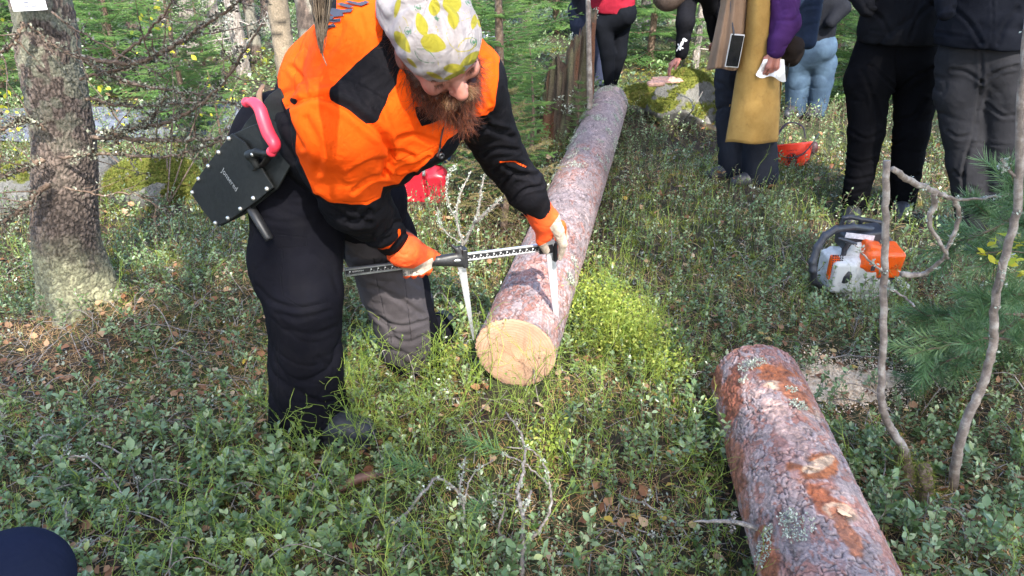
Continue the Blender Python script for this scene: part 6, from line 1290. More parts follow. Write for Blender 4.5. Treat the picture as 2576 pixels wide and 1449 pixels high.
# man all in black
figure('broad man in plain black trousers and black jacket facing the measured log', [leg((2185, 205), (2180, 330), (2150, 512), 4.05, 4.0), leg((2308, 200), (2292, 330), (2270, 515), 4.05, 4.0)], Py(2258, 115, 4.05), (-.45, -.9, 0), (.003, .003, .004), (.006, .0062, .008), hem=Py(2262, 78, 4.02), legr=(.125, .092, .074), cuff=.070, tcr=[([(2128, 395), (2165, 410), (2200, 400)], 4, .010), ([(2118, 440), (2150, 452), (2190, 445)], 4, .010), ([(2112, 478), (2145, 488), (2180, 480)], 4, .009), ([(2255, 228), (2220, 190), (2190, 165)], 4, .012), ([(2257, 228), (2300, 195), (2345, 170)], 4, .012), ([(2170, 180), (2195, 240), (2215, 310)], 5, .010), ([(2290, 340), (2265, 360), (2245, 362)], 4, .009), ([(2140, 330), (2180, 350), (2215, 335)], 4, .009), ([(2255, 130), (2256, 180), (2257, 225)], 4, .010), ([(2330, 250), (2300, 290), (2262, 300)], 4, .009), ([(2250, 440), (2275, 452), (2308, 440)], 4, .009)], jcr=[([(2262, -30), (2263, 40), (2262, 104)], 2.5, .006), ([(2180, 20), (2215, 45), (2240, 90)], 5, .010), ([(2345, 10), (2310, 45), (2290, 95)], 5, .010), ([(2190, 75), (2230, 82), (2262, 80)], 3, .006)], jr=.20, wid=.23, arms=[[Py(2150, -40, 4.0), Py(2185, 30, 3.92)], [Py(2390, -20, 4.1), Py(2345, 45, 3.98)]])
# man in grey work trousers
figure('man in charcoal grey work trousers and navy jacket at the right edge', [leg((2412, 230), (2428, 400), (2448, 560), 3.62, 3.55), leg((2530, 230), (2524, 400), (2512, 575), 3.55, 3.5)], Py(2470, 145, 3.6), (-.5, -.85, 0), (.020, .020, .023), (.006, .007, .011), hem=Py(2475, 85, 3.58), legr=(.108, .086, .076), cuff=.078, jr=.20, wid=.23, wr_amp=.016, tcr=[([(2446, 359), (2500, 364), (2552, 367)], 2.5, .008), ([(2469, 204), (2450, 330), (2424, 430), (2430, 550)], 4, .012), ([(2469, 205), (2430, 180), (2395, 175)], 4, .012), ([(2470, 206), (2510, 180), (2560, 165)], 4, .012), ([(2385, 330), (2410, 345), (2440, 340)], 4, .009), ([(2400, 430), (2415, 445), (2425, 440)], 4, .009), ([(2440, 470), (2480, 485), (2520, 478)], 4, .010), ([(2440, 520), (2480, 530), (2515, 520)], 4, .010), ([(2468, 130), (2470, 170), (2469, 205)], 4, .010), ([(2480, 260), (2520, 290), (2550, 290)], 4, .009)], jcr=[([(2496, -20), (2497, 50), (2496, 116)], 2.5, .006), ([(2400, 20), (2440, 60), (2470, 110)], 5, .011), ([(2560, 20), (2530, 60), (2510, 110)], 5, .010), ([(2345, 80), (2390, 88), (2440, 96)], 3, .008)], arms=[[Py(2380, -60, 3.52), Py(2378, 40, 3.46)], [Py(2620, -40, 3.6), Py(2600, 60, 3.4)]])
# navy knee of somebody crouching at the lower left edge
kc = Pd(42, 1462, 1.12); hipk = kc+np.array([-.38, -.20, .06]); fk = kc+np.array([-.06, -.20, 0]); fk[2] = .06
figure('navy trousered knee of somebody crouching at the lower left edge', [[kc, kc*.6+fk*.4, fk], [kc+np.array([-.30, .05, -.02]), kc+np.array([-.33, -.1, -.25]), np.array([kc[0]-.35, kc[1]-.25, .05])]], hipk, (.8, .5, 0), (.012, .016, .035), (.02, .02, .03), legr=(.074, .070, .06), cuff=.06, hem=hipk, wr_amp=.004, res=.008)
# ================================================================ ROCKS, STUMP, CAN, HELMET, CHAINSAW
def rock(loc, sz, seed, label, name='rock', moss_=.5, cut=5, rot=0., green=(.20, .21, .035), tufts=900):
    root = empty(name, (loc[0], loc[1], float(gh(loc[0], loc[1]))), label, 'rock'); rs = np.random.default_rng(seed); nth, nph = 90, 60
    th, ph_ = np.meshgrid(np.linspace(0, 2*np.pi, nth, endpoint=False), np.linspace(0.02, np.pi-.02, nph)); D = np.stack([np.cos(th)*np.sin(ph_), np.sin(th)*np.sin(ph_), np.cos(ph_)], -1)
    r = np.ones(D.shape[:2])*1.05
    for _ in range(cut+8): n = nrm(rs.normal(0, 1, 3)*[1, 1, .8]); d = rs.uniform(.72, .98); c = D@n; r = np.minimum(r, np.where(c > .05, d/np.maximum(c, .05), 9))
    r = r+.05*fbm(D*2.2+seed, seed, 4)+.012*fbm(D*9, seed+1, 3); V = D*r[..., None]*np.array(sz); V = V.reshape(-1, 3)@rotz(rot)+np.array([loc[0], loc[1], float(gh(loc[0], loc[1]))+sz[2]*.35])
    j = np.arange(nth)[None]; i = np.arange(nph-1)[:, None]*nth; F = np.stack([i+j, i+nth+j, i+nth+(j+1) % nth, i+(j+1) % nth], -1).reshape(-1, 4)
    N = vnormals(V, F); ms = sstep(.5-.6*moss_, 1.05-.7*moss_, N[:, 2]+.7*fbm(V*5, seed+4, 3)); m = Mt('rock'); a = m.attr('moss'); nz = m.noise(30, 6, .75); n2 = m.noise(6, 5)
    rk = m.ramp(m.math('ADD', m.math('MULTIPLY', nz, .6), m.math('MULTIPLY', n2, .4)), [(.3, (.07, .065, .058)), (.5, (.16, .155, .14)), (.68, (.29, .28, .26))]); mo = m.ramp(m.noise(60, 5, .8), [(.3, tuple(x*.3 for x in green)), (.7, green)])
    m.color(m.mix(m.mapr(m.math('ADD', a, m.math('MULTIPLY', m.math('SUBTRACT', m.noise(80, 3), .5), .5)), .4, .6), rk, mo)).rough(.95); m.bump(nz, .02, 1.)
    mk('stone', V, F, m.m, root, True, {'moss': ms})
    if tufts:
        idx = np.nonzero((ms > .45) & (N[:, 2] > -.1))[0]
        if len(idx):
            k = rs.choice(idx, tufts*3); P = V[k]+rs.normal(0, .006, (len(k), 3)); MV = []; MF = []
            for q in range(5): a_ = q*1.26; d = np.array([math.cos(a_)*.6, math.sin(a_)*.6, .8]); s_ = np.array([-math.sin(a_), math.cos(a_), 0])*.13; i0 = len(MV); MV += [-s_, s_, d]; MF.append([i0, i0+1, i0+2])
            mb = MB(); addinst(mb, np.array(MV), np.array(MF), tilt_random(len(k), .4)*(rs.uniform(.010, .024, len(k)))[:, None, None], P); mb.build('moss', M_MOSS, root)
    DISC.append((loc[0], loc[1], min(sz[:2])*.7)); return root
rock(G(385, 505)+[0, .12, 0], (.30, .24, .17), 3, 'low boulder capped with yellow green moss behind the bent man', moss_=1.15, tufts=2600)
rock(G(248, 480)+[0, .12, 0], (.11, .16, .20), 8, 'pale grey angular rock just right of the big trunk', moss_=.0, cut=9, tufts=0)
rock(G(55, 540)+[0, .15, 0], (.22, .2, .19), 12, 'brownish grey rock left of the big trunk', moss_=.25, tufts=300)
rk = rock(G(1722, 312)+[0, .15, 0], (.29, .26, .27), 21, 'grey boulder with green moss on its left shoulder under the leaning person', moss_=.45, tufts=1200, green=(.22, .24, .03))
rock(G(1640, 290)+[0, .2, 0], (.24, .26, .12), 25, 'low mossy mound between the log end and the grey boulder', moss_=1.2, tufts=1500, green=(.24, .22, .04))
# split wood slab on the rock
ws = empty('split_wood', tuple(Py(1672, 203, 5.6)), 'pinkish split piece of bark and wood lying on top of the boulder', 'wood'); mb = MB(); e1 = nrm(Py(1712, 196, 5.6)-Py(1640, 200, 5.6))
for k in range(7): o_ = Py(1674, 205-k*1.7, 5.6+.012*k)+e1*RNG.normal(0, .012); add_box(mb, o_, .21-.01*k+RNG.normal(0, .01), .10-.008*k, .009, np.stack([e1, nrm(np.cross([0, 0, 1], e1)), [0, 0, 1]]), .002)
add_box(mb, Py(1650, 210, 5.55), .12, .09, .03, np.stack([e1, nrm(np.cross([0, 0, 1], e1)), [0, 0, 1]]), .008); mb.build('slab', plain('pink_split_wood', (.62, .34, .24), .7, var=.35, ns=50, bump=.004), ws, False)
# rotten stump
sp0 = Py(1420, 245, 5.6); sp0[2] = gh(sp0[0], sp0[1]); stp = empty('rotten_stump', tuple(sp0), 'tall rotten stump with torn brown top behind the spruces', 'stump'); nl, na = 220, 200
S_, A_ = np.meshgrid(np.linspace(0, 1, nl), np.linspace(0, 2*np.pi, na, endpoint=False), indexing='ij'); q = np.stack([np.cos(A_)*3, np.sin(A_)*3, S_*1.2], -1)
hgt = .70+.22*np.clip(np.cos(A_+.2), -1, 1)+.09*fbm(q[-1:]*1.7, 3, 3)+.05*np.sign(np.sin(A_*5+1)); Rr = .185+.05*np.exp(-S_*5)-.02*S_; rid = 1-np.abs(vnoise(np.stack([np.cos(A_)*5, np.sin(A_)*5, S_*1.5], -1)+.3*vnoise(q*2)[..., None], 4)); Rr = Rr+.045*(rid**2-.5)+.012*vnoise(np.stack([np.cos(A_)*22, np.sin(A_)*22, S_*5], -1), 6)-.05*sstep(.55, .8, vnoise(q*.8, 9))*(S_ < .7)
V = np.stack([sp0[0]+np.cos(A_)*Rr+.03*S_, sp0[1]+np.sin(A_)*Rr, sp0[2]-.05+S_*hgt], -1); i = np.arange(nl-1)[:, None]*na; j = np.arange(na)[None]; F = np.stack([i+j, i+(j+1) % na, i+na+(j+1) % na, i+na+j], -1).reshape(-1, 4)
cap = []; base_n = V.shape[0]*V.shape[1]; V2 = V.reshape(-1, 3); rim = V[-1]; ctr = rim.mean(0)-np.array([0, 0, .12]); rings = [rim*(1-f)+ctr*f+np.stack([0*A_[-1], 0*A_[-1], -.02+.03*vnoise(np.stack([A_[-1]*3, 0*A_[-1]+f*9, 0*A_[-1]], -1), 3)], -1) for f in (.15, .4, .7, .95)]
V2 = np.concatenate([V2]+rings); Fc = [np.stack([(nl-1+k)*na+np.arange(na), (nl-1+k)*na+(np.arange(na)+1) % na, (nl+k)*na+(np.arange(na)+1) % na, (nl+k)*na+np.arange(na)], -1) for k in range(4)]
col = np.array([.075, .055, .038])*(.35+1.*rid[..., None]); gp = sstep(0, .35, fbm(q*1.3, 12, 3)); col = col*(1-.6*gp[..., None])+np.array([.17, .17, .09])*.6*gp[..., None]; rd = sstep(.2, .5, vnoise(q*1.1+5, 15)); col = col*(1-.6*rd[..., None])+np.array([.22, .08, .035])*.6*rd[..., None]
mk('trunk', V2, [F]+Fc, bm_.m, stp, True, {'col': np.concatenate([col.reshape(-1, 3), np.tile([.12, .08, .05], (4*na, 1))])}); mb = MB()
for k in range(26): i_, j_ = int(RNG.integers(nl*.35, nl)), int(RNG.integers(0, na)); flakes(mb, V[i_, j_], nrm(V[i_, j_]-np.array([sp0[0], sp0[1], V[i_, j_, 2]])), 40, .04, .018, -.003, 1.)
mb.build('lichen', M_LICHEN, stp); DISC.append((sp0[0], sp0[1], .2))
# red fuel can
jc = G(1072, 512)+[0, .08, 0]; can = empty('fuel_can', tuple(jc), 'red double fuel can with green cap standing behind the mans arm', 'fuel can'); m_red = Mt('red_plastic'); m_red.color(m_red.mix(m_red.mapr(m_red.noise(9, 5, .7), .45, .75), (.50, .018, .035), (.20, .02, .025))).rough(.32); m_red.bump(m_red.noise(60, 3), .0008)
S = SDF(.004); z0 = jc[2]; S.box(jc+[-.075, 0, .10], (.062, .055, .085), None, .018, .02).ell(jc+[-.075, 0, .19], (.065, .06, .05), None, .04); S.box(jc+[.062, -.01, .085], (.038, .055, .068), None, .022, .02).ell(jc+[.062, -.01, .165], (.052, .062, .058), None, .04)
S.box(jc+[.0, -.075, .08], (.004, .012, .12), None, .002, .01, sub=True)
for dx in (-.11, -.085, -.06): S.cone(jc+[dx, -.076, .03], jc+[dx, -.076, .12], .003, .003, .004, sub=True)
S.path([jc+[-.11, 0, .22], jc+[-.09, 0, .275], jc+[-.02, 0, .285], jc+[.02, 0, .24]], [.014, .013, .013, .014], .02); V, F = S.mesh(); mk('tank', V, F, m_red.m, can)
V_, F_ = lathe([(.001, .045), (.020, .045), (.024, .040), (.026, 0), (.02, -.004)], jc+[.075, -.01, .225], np.array([0, 0, 1.]), 20); r_ = 1+.04*np.sign(np.sin(np.arange(len(V_))*2.5)); mk('cap', V_, F_, plain('green_plastic', (.015, .30, .09), .4), can)
V_, F_ = lathe([(.001, .05), (.016, .05), (.018, .04), (.018, 0), (.014, -.01)], jc+[.125, .0, .235], nrm(np.array([.35, 0, 1.])), 16); mk('spout', V_, F_, plain('dark_blue_plastic', (.012, .03, .07), .4), can); mb = MB(); add_tube(mb, [jc+[-.0, -.085, .235], jc+[-.003, -.088, .175]], [.010, .011], 10, 6); mb.build('tool_clip', M_ALU, can)
# helmet, upside down
hc_ = G(2000, 418)+[0, .10, .085]; hel = empty('safety_helmet', tuple(hc_), 'bright orange red forestry helmet lying upside down behind the mustard coat', 'helmet'); hax = nrm(np.array([.10, -.32, -1.])); hxx = nrm(np.cross(hax, [0, 1, 0])); prof = [(.001, .137), (.045, .132), (.083, .110), (.110, .068), (.123, .022), (.130, -.03), (.134, -.042), (.131, -.042), (.126, -.03), (.118, .02), (.105, .064), (.077, .105), (.001, .129)]
V_, F_ = lathe(prof, hc_, hax, 48); hm_ = plain('helmet_shell', (1., .055, .022), .32, var=.06, ns=10); mk('shell', V_, F_, hm_, hel)
mb = MB(); a = np.linspace(0, 2*np.pi, 30); ring = [hc_+hax*.0+(math.cos(t)*np.cross(hax, hxx)+math.sin(t)*hxx)*.095-hax*.012*(1+math.sin(t)) for t in a]; V_, F_ = tube(np.array(ring), .006, 6, False, 1.6); mb.add(V_, F_); V_, F_ = tube(np.array([hc_+(math.cos(t)*nrm(np.cross(hax, hxx))+math.sin(t)*hxx)*.095 for t in (0, 3.14)])*1., .006, 6, False); mb.build('harness', plain('black_webbing', (.03, .018, .02), .7), hel)
mb = MB(); add_tube(mb, [hc_+hxx*-.13+[0, .04, .05], hc_+[-.02, .12, .15], hc_+[.075, .09, .14], hc_+[.10, .05, .06]], [.010, .011, .011, .008], 6, 20, flat=.3); mb.build('headband', plain('dark_band', (.035, .015, .02), .6), hel)
mb = MB(); add_tube(mb, [Py(1958, 383, hc_[1]-.14), Py(1975, 396, hc_[1]-.17), Py(2005, 394, hc_[1]-.17), Py(2030, 378, hc_[1]-.14), Py(2050, 352, hc_[1]-.08), Py(2060, 335, hc_[1]-.02)], .004, 6, 30); mb.build('visor_rim', M_BLK, hel)
vm = Mt('visor_mesh'); vm.color((.03, .03, .03)).rough(.6); vm.b.inputs['Alpha'].default_value = .55; gr = [Py(1985, 396, hc_[1]-.165), Py(2022, 384, hc_[1]-.15), Py(2052, 350, hc_[1]-.07), Py(2050, 385, hc_[1]-.05), Py(2030, 418, hc_[1]-.09), Py(1995, 424, hc_[1]-.12)]; c__ = np.mean(gr, 0); V_ = np.array(gr+[c__]); F_ = np.array([[k, (k+1) % 6, 6] for k in range(6)]); mk('visor', V_, F_, vm.m, hel)
S = SDF(.004); S.ell(Py(2046, 372, hc_[1]), (.03, .03, .045), None, .02); V, F = S.mesh(); mk('ear_muff', V, F, plain('dark_red_muff', (.05, .012, .015), .5), hel)
# logo: crowned H in a ring, and the maker's word turned upside down with the helmet
def helsurf(x, y):   # point on the shell facing the camera
    u, v = 1992+x, 392-y; best = None
    r_ = ray(u, v); t = np.linspace(3.5, 6.5, 900)[:, None]; P = _o+r_*t; h = (P-hc_)@hax; rr = np.linalg.norm((P-hc_)-h[:, None]*hax, axis=1); pr_ = np.array(prof[:7]); R_ = np.interp(h, pr_[::-1, 1], pr_[::-1, 0]); ins = (rr < R_) & (h > -.03) & (h < .137); k = np.argmax(ins); return P[k if ins.any() else 0]-nrm(r_)*.002, ins.any()
def mark(pts, w_, name='emblem'):
    q = smooth_path([(*p, 0) for p in pts], 20)[:, :2]; P = []; 
    for x, y in q:
        p, ok = helsurf(x, y)
        if ok: P.append(p)
    if len(P) > 2: mb.add2(*[(lambda VF: (VF[0], VF[1]))(fixq(*tube(np.array(P), w_, 5, True, .5)))][0])
mb = MB(); t = np.linspace(0, 2*np.pi, 14); ang_ = -.12
for pts in ([(11*math.cos(a), 10*math.sin(a)-4) for a in np.linspace(-.6, 3.75, 12)], [(-4, 2), (-5, -10)], [(4, 3), (4, -9)], [(-4, -4), (4, -3)], [(-9, -10), (-10, -17), (-5, -12), (0, -17), (5, -12), (10, -15), (9, -9)]): mark(pts, .005)
mb.build('emblem', M_BLK, hel)
text_obj('lettering', 'Husqvarna', lambda x, y: helsurf(16-x*7.2, 14.5-y*5.0-(16-x*7.2)*-.12)[0], M_BLK, hel)
# ---------------------------------------------------------------- chainsaw
def grimy(name, c, r):
    m = Mt(name); d = m.math('MULTIPLY', m.mapr(m.noise(26, 6, .75), .50, .72), .65); m.color(m.mix(d, m.mix(m.mapr(m.noise(8, 3), .3, .7), tuple(x*.85 for x in c), c), (.13, .10, .07))).rough(m.mapr(m.noise(30, 4), .3, .7, r-.1, r+.25)); m.bump(m.noise(160, 3), .0006); return m.m
cy = 3.05; cs0 = G(2165, 752); csw = empty('chainsaw', (cs0[0], cs0[1]+.1, cs0[2]), 'orange and white chainsaw with black handles standing in the undergrowth', 'chainsaw')
k1 = lambda x, y: ((3100+x/2.4152)*.6389, (800+y/2.4152)*.6389)       # detail crop -> picture
def CP(x, y, dy=0.): return Py(*k1(x, y), cy+dy)
m_or = grimy('saw_orange', (.86, .11, .006), .3); m_wh = grimy('saw_white', (.60, .60, .58), .4); m_bk = plain('saw_black', (.030, .032, .040), .42, var=.2)
S = SDF(.0045); S.box(CP(600, 620), (.072, .07, .062), None, .016, .02).box(CP(470, 640, -.02), (.035, .07, .055), None, .02, .02).box(CP(700, 760), (.09, .06, .035), None, .02, .02).ell(CP(640, 430, .01), (.05, .06, .05), None, .03); V, F = S.mesh(); mk('engine_housing', V, F, m_wh, csw)
S = SDF(.0045); S.box(CP(880, 880, .0), (.065, .05, .045), None, .022, .02).box(CP(1010, 860, .02), (.025, .04, .055), None, .018, .02); V, F = S.mesh(); mk('rear_tank', V, F, m_wh, csw)
S = SDF(.004); S.box(CP(872, 535, -.03), (.066, .045, .048), rotx(.15), .018, .015).box(CP(765, 480, -.04), (.026, .04, .045), roty(.25), .014, .02).box(CP(870, 700, -.12), (.12, .03, .012), roty(-.12), .002, .01, sub=True); V, F = S.mesh(); mk('top_cover', V, F, m_or, csw)
mb = MB(); S = SDF(.004); S.path([CP(245, 640, -.10), CP(240, 560, -.09), CP(285, 420, -.07), (CP(360, 310, -.05)), CP(460, 250, -.03), CP(620, 228, 0), CP(780, 250, .03), CP(900, 290, .06), CP(1000, 400, .07), CP(1030, 500, .06)], [.016]*10, .01).path([CP(245, 640, -.10), CP(250, 740, -.08), CP(330, 800, -.03)], [.016, .015, .014], .01); V, F = S.mesh(); mk('front_handle', V, F, m_bk, csw)
S = SDF(.004); yb = .12; S.path([CP(510, 215, yb), CP(540, 140, yb), CP(600, 132, yb), CP(880, 185, yb), CP(870, 260, yb)], [.010, .010, .011, .010, .010], .006).path([CP(700, 160, yb), CP(690, 240, yb)], [.010, .010], .006).path([CP(510, 240, yb-.02), CP(690, 262, yb-.02), CP(870, 270, yb-.02)], [.008]*3, .006); V, F = S.mesh(); mk('hand_guard', V, F, m_bk, csw)
S = SDF(.004); S.box(CP(700, 320, .04), (.085, .05, .028), roty(-.15), .01, .01); V, F = S.mesh(); pn_l = mk('rear_shield', V, F, m_bk, csw); mb = MB(); add_box(mb, CP(690, 318, -.025), .13, .002, .024, roty(.12), 0); mb.build('label', plain('sticker', (.62, .6, .64), .4, var=.25, ns=90), pn_l, False)
S = SDF(.004); S.path([CP(950, 650, -.03), CP(990, 740, -.06), CP(1040, 850, -.08)], [.018, .020, .020], .01).path([CP(500, 335, -.06), CP(640, 385, -.05)], [.012, .012], .01, flat=(np.array([0, 0, 1.]), .6)).path([CP(570, 380, -.05), CP(545, 440, -.04), CP(530, 510, -.03)], [.010, .011, .012], .008); V, F = S.mesh(); mk('rear_handle', V, F, m_bk, csw)
mb = MB(); V_, F_ = lathe([(.001, .010), (.030, .008), (.036, .004), (.036, -.01)], CP(530, 690, -.10), np.array([-.3, -.9, .1]), 24); mk('cap', V_, F_, m_bk, csw); mb = MB()
for r_ in range(13):
    for c in range(5):
        x_, y_ = 440+c*22-r_*3, 500+r_*22; add_box(mb, CP(x_, y_, -.085), .0055, .006, .0055, np.eye(3))
gv = mb.build('cooling_grille', m_bk, csw, False); S = SDF(.004); S.box(CP(432, 610, -.07), (.012, .01, .05), None, .006, .01); V, F = S.mesh(); mk('side_badge', V, F, m_or, csw)
mb = MB(); add_box(mb, CP(815, 620, -.118), .018, .006, .024, np.eye(3), .002); mb.build('latch', m_bk, csw, False); mb = MB(); add_box(mb, CP(350, 770, .25)+[0, .25, 0], .012, .60, .06, rotz(.05), .004); mb.build('guide_bar', M_STEEL, csw, False)
# ================================================================ SMALL TREES AND TWIGS IN THE FOREGROUND
def twig_thing(name, paths, label, cat, mat, lich=0., loc=None, group=None, ns=6):
    P0 = np.asarray(paths[0][0][0]); root = empty(name, tuple(P0), label, cat, group); mb = MB(); lb = MB()
    for pts, rr in paths:
        n = max(14, 6*len(pts)); p = add_tube(mb, pts, np.array(rr)*(1 if ns < 10 else 1)*1.0, ns, n, None, .0015)
        if lich:
            for i in range(1, n-1):
                if RNG.random() < .45*lich: flakes(lb, p[i]+nrm(RNG.normal(0, 1, 3))*.004, nrm(RNG.normal(0, 1, 3)), int(RNG.integers(6, 22)), .010, .008, -.003, 1.2)
    mb.build('stems', mat, root)['kind'] = 'stuff'
    if lb.n: lb.build('lichen', M_LICHEN, root)['kind'] = 'stuff'
    return root
yA = 1.9
A = [([G(2285, 1190), Py(2272, 1130, yA-.02), Py(2240, 1075, yA), Py(2222, 1030, yA), Py(2216, 975, yA), Py(2222, 880, yA), Py(2224, 700, yA+.02), Py(2228, 560, yA+.03), Py(2231, 404, yA+.04)], [.016, .0135, .012, .011, .0105, .010, .0095]), ([Py(2246, 425, yA+.04), Py(2290, 455, yA+.1), Py(2350, 482, yA+.16), Py(2400, 502, yA+.22)], [.008, .0095, .008, .006]),
     ([Py(2375, 492, yA+.18), Py(2430, 502, yA+.25), Py(2500, 494, yA+.3), Py(2555, 488, yA+.3)], [.005, .004, .003]), ([Py(2350, 484, yA+.16), Py(2348, 520, yA+.18), Py(2338, 560, yA+.18), Py(2370, 620, yA+.2), Py(2385, 650, yA+.25)], [.009, .008, .006, .005]), ([Py(2400, 502, yA+.22), Py(2412, 545, yA+.24), Py(2395, 600, yA+.24), Py(2370, 655, yA+.25)], [.007, .007, .006, .005]), ([Py(2370, 655, yA+.25), Py(2320, 690, yA+.3), Py(2270, 690, yA+.3)], [.006, .008, .010]), ([Py(2228, 690, yA), Py(2180, 650, yA-.05), Py(2150, 615, yA-.1)], [.0035, .0028, .0015]), ([Py(2224, 720, yA), Py(2280, 750, yA-.05), Py(2300, 770, yA-.1)], [.0032, .0025])]
twig_thing('broken_sapling', A, 'broken grey sapling standing in front of the chainsaw with its top snapped sideways', 'sapling', M_SAPL, .55, ns=12)
yB = 1.78
B_ = [([G(2395, 1230), Py(2412, 1120, yB), Py(2440, 1040, yB), Py(2478, 950, yB), Py(2500, 860, yB), Py(2503, 760, yB), Py(2530, 640, yB), Py(2558, 520, yB), Py(2566, 330, yB), Py(2580, 120, yB), Py(2600, -100, yB)], [.015, .0135, .012, .011, .0105, .010, .0095, .0085]), ([Py(2505, 750, yB), Py(2520, 700, yB-.04), Py(2512, 660, yB-.05)], [.004, .002]), ([Py(2560, 450, yB), Py(2530, 420, yB), Py(2520, 400, yB)], [.004, .002])]
twig_thing('slender_sapling', B_, 'slender leaning grey sapling at the right edge beside the broken one', 'sapling', M_SAPL, .8, ns=12)
# mossy feet of the saplings
for lab, pts, r_ in (('mossy foot of the broken sapling, a dark green knob', [G(2285, 1215), Py(2272, 1150, yA-.02)], .03), ('mossy dead stub standing between the two saplings', [G(2335, 1290), Py(2325, 1180, 1.72)], .026)):
    root = empty('mossy_stub', tuple(pts[0]), lab, 'stub'); S = SDF(.005); S.path([pts[0]-[0, 0, .03], pts[1]], [r_, r_*.8], .01); V, F = S.mesh(); V = wrinkle(V, F, .012, (30, 30, 30), 2); mk('wood', V, F, M_TWIGB, root); mb = MB(); i = RNG.integers(0, len(V), 1600); N_ = vnormals(V, F)
    flk = np.array([[-.1, 0, 0], [.1, 0, 0], [0, 0, 1.]]); addinst(mb, flk, np.array([[0, 1, 2]]), tilt_random(1600, 1.)*RNG.uniform(.008, .02, 1600)[:, None, None], V[i]); mb.build('moss', M_MOSS, root)
def W(pts, h): n = len(pts); hs = h if hasattr(h, '__len__') else [h]*n; return [G(u, v, hs[i]) for i, (u, v) in enumerate(pts)]
# the central dead shrub
tw = [(W([(1312, 1449), (1316, 1367), (1316, 1296), (1302, 1236), (1318, 1181), (1316, 1109), (1294, 1066), (1271, 1036)], [.02, .08, .13, .15, .16, .15, .13, .10]), [.0065, .006, .005, .004, .003]), (W([(1330, 1359), (1362, 1327), (1386, 1272), (1382, 1216), (1370, 1173), (1338, 1133), (1275, 1125)], [.05, .08, .12, .14, .15, .15, .15]), [.005, .004, .003, .002]),
      (W([(1382, 1220), (1322, 1169), (1267, 1141)], [.14, .15, .15]), [.003, .002]), (W([(1298, 1375), (1255, 1335), (1269, 1288), (1259, 1264), (1203, 1256)], [.04, .06, .10, .11, .09]), [.004, .003, .002]), (W([(1336, 1235), (1316, 1290)], [.14, .13]), [.004, .005])]
twig_thing('dead_shrub', tw, 'grey forked dead shrub stem rising at the lower middle', 'twig', M_TWIG, .25, group='dead twigs')
tw = [(W([(1160, 1391), (1167, 1276), (1158, 1232), (1171, 1149)], [.02, .10, .12, .14]), [.004, .0035, .002]), (W([(1167, 1273), (1187, 1196), (1241, 1157)], [.10, .12, .12]), [.003, .002]), (W([(1165, 1270), (1152, 1236), (1104, 1204), (1084, 1216), (1025, 1288), (989, 1319), (945, 1383)], [.1, .11, .13, .13, .09, .07, .02]), [.004, .0045, .004, .003]), (W([(1170, 1240), (1255, 1300)], [.1, .08]), [.003, .002]), (W([(1025, 1288), (1001, 1371), (1035, 1395)], [.08, .03, .01]), [.003, .002])]
twig_thing('dead_shrub', tw, 'arching grey dead twig left of the forked stem, bending down to the leaves', 'twig', M_TWIG, .5, group='dead twigs')
LT = [([(1556, 1248), (1620, 1268), (1691, 1308), (1731, 1347), (1783, 1399)], [.03, .06, .05, .04, .01], .003, 'thin pale twig curving towards the short log'), ([(84, 1197), (84, 1133), (110, 1097), (155, 1100)], [.02, .08, .10, .08], .0035, 'hooked pale twig at the lower left'), ([(107, 1178), (155, 1152), (220, 1152), (278, 1204), (300, 1250)], [.04, .08, .09, .06, .02], .0032, 'first arched brown twig at the lower left'), ([(142, 1230), (214, 1210), (278, 1205), (317, 1262), (317, 1307)], [.04, .07, .07, .05, .01], .0032, 'lower arched brown twig at the lower left'), ([(246, 1113), (311, 1145), (343, 1210), (350, 1260)], [.08, .08, .05, .02], .0035, 'bent twig behind the two arched twigs'), ([(60, 1340), (160, 1320), (165, 1270), (175, 1250)], [.02, .05, .09, .1], .0045, 'thick pale forked twig next to the navy knee'), ([(100, 1400), (190, 1390), (260, 1345), (330, 1290)], [.02, .04, .05, .03], .003, 'straight twig lying right of the navy knee'),
      ([(1005, 1050), (1090, 1010), (1160, 1000)], [.04, .05, .03], .002, 'small twig on the leaves below the kneeling leg'), ([(1895, 1440), (1950, 1380), (1885, 1390)], [.05, .06, .05], .003, 'twig pressed against the short log'), ([(2070, 905), (2130, 895), (2210, 900), (2250, 915)], [.02, .03, .03, .02], .0035, 'pale twig lying over the sawdust'), ([(500, 640), (560, 560), (640, 575)], [.02, .02, .02], .003, 'pale stick behind the holster'), ([(0, 700), (60, 665), (120, 660)], [.03, .08, .1], .0035, 'twig leaning at the left of the big trunk'), ([(1600, 1330), (1660, 1350), (1720, 1348)], [.02, .02, .02], .0025, 'short straight twig near the bare patch')]
for pts, h, r_, lab in LT: twig_thing('fallen_twig', [(W(pts, h), [r_, r_*.8, r_*.5]), (W([pts[1], (pts[1][0]+22, pts[1][1]-35)], [h[1], h[1]+.02]), [r_*.6, r_*.4])], lab, 'twig', M_TWIG, .35, group='dead twigs')
st_ = empty('fallen_stick', tuple(G(930, 1205)), 'smooth brown stick lying among the leaves below the boot', 'stick'); mb = MB(); add_tube(mb, W([(846, 1235), (900, 1205), (960, 1192), (1024, 1174)], [.025, .03, .03, .02]), [.012, .015, .013, .009], 10, 30); mb.build('wood', plain('brown_stick', (.17, .085, .06), .6, var=.4, ns=30, bump=.002), st_)
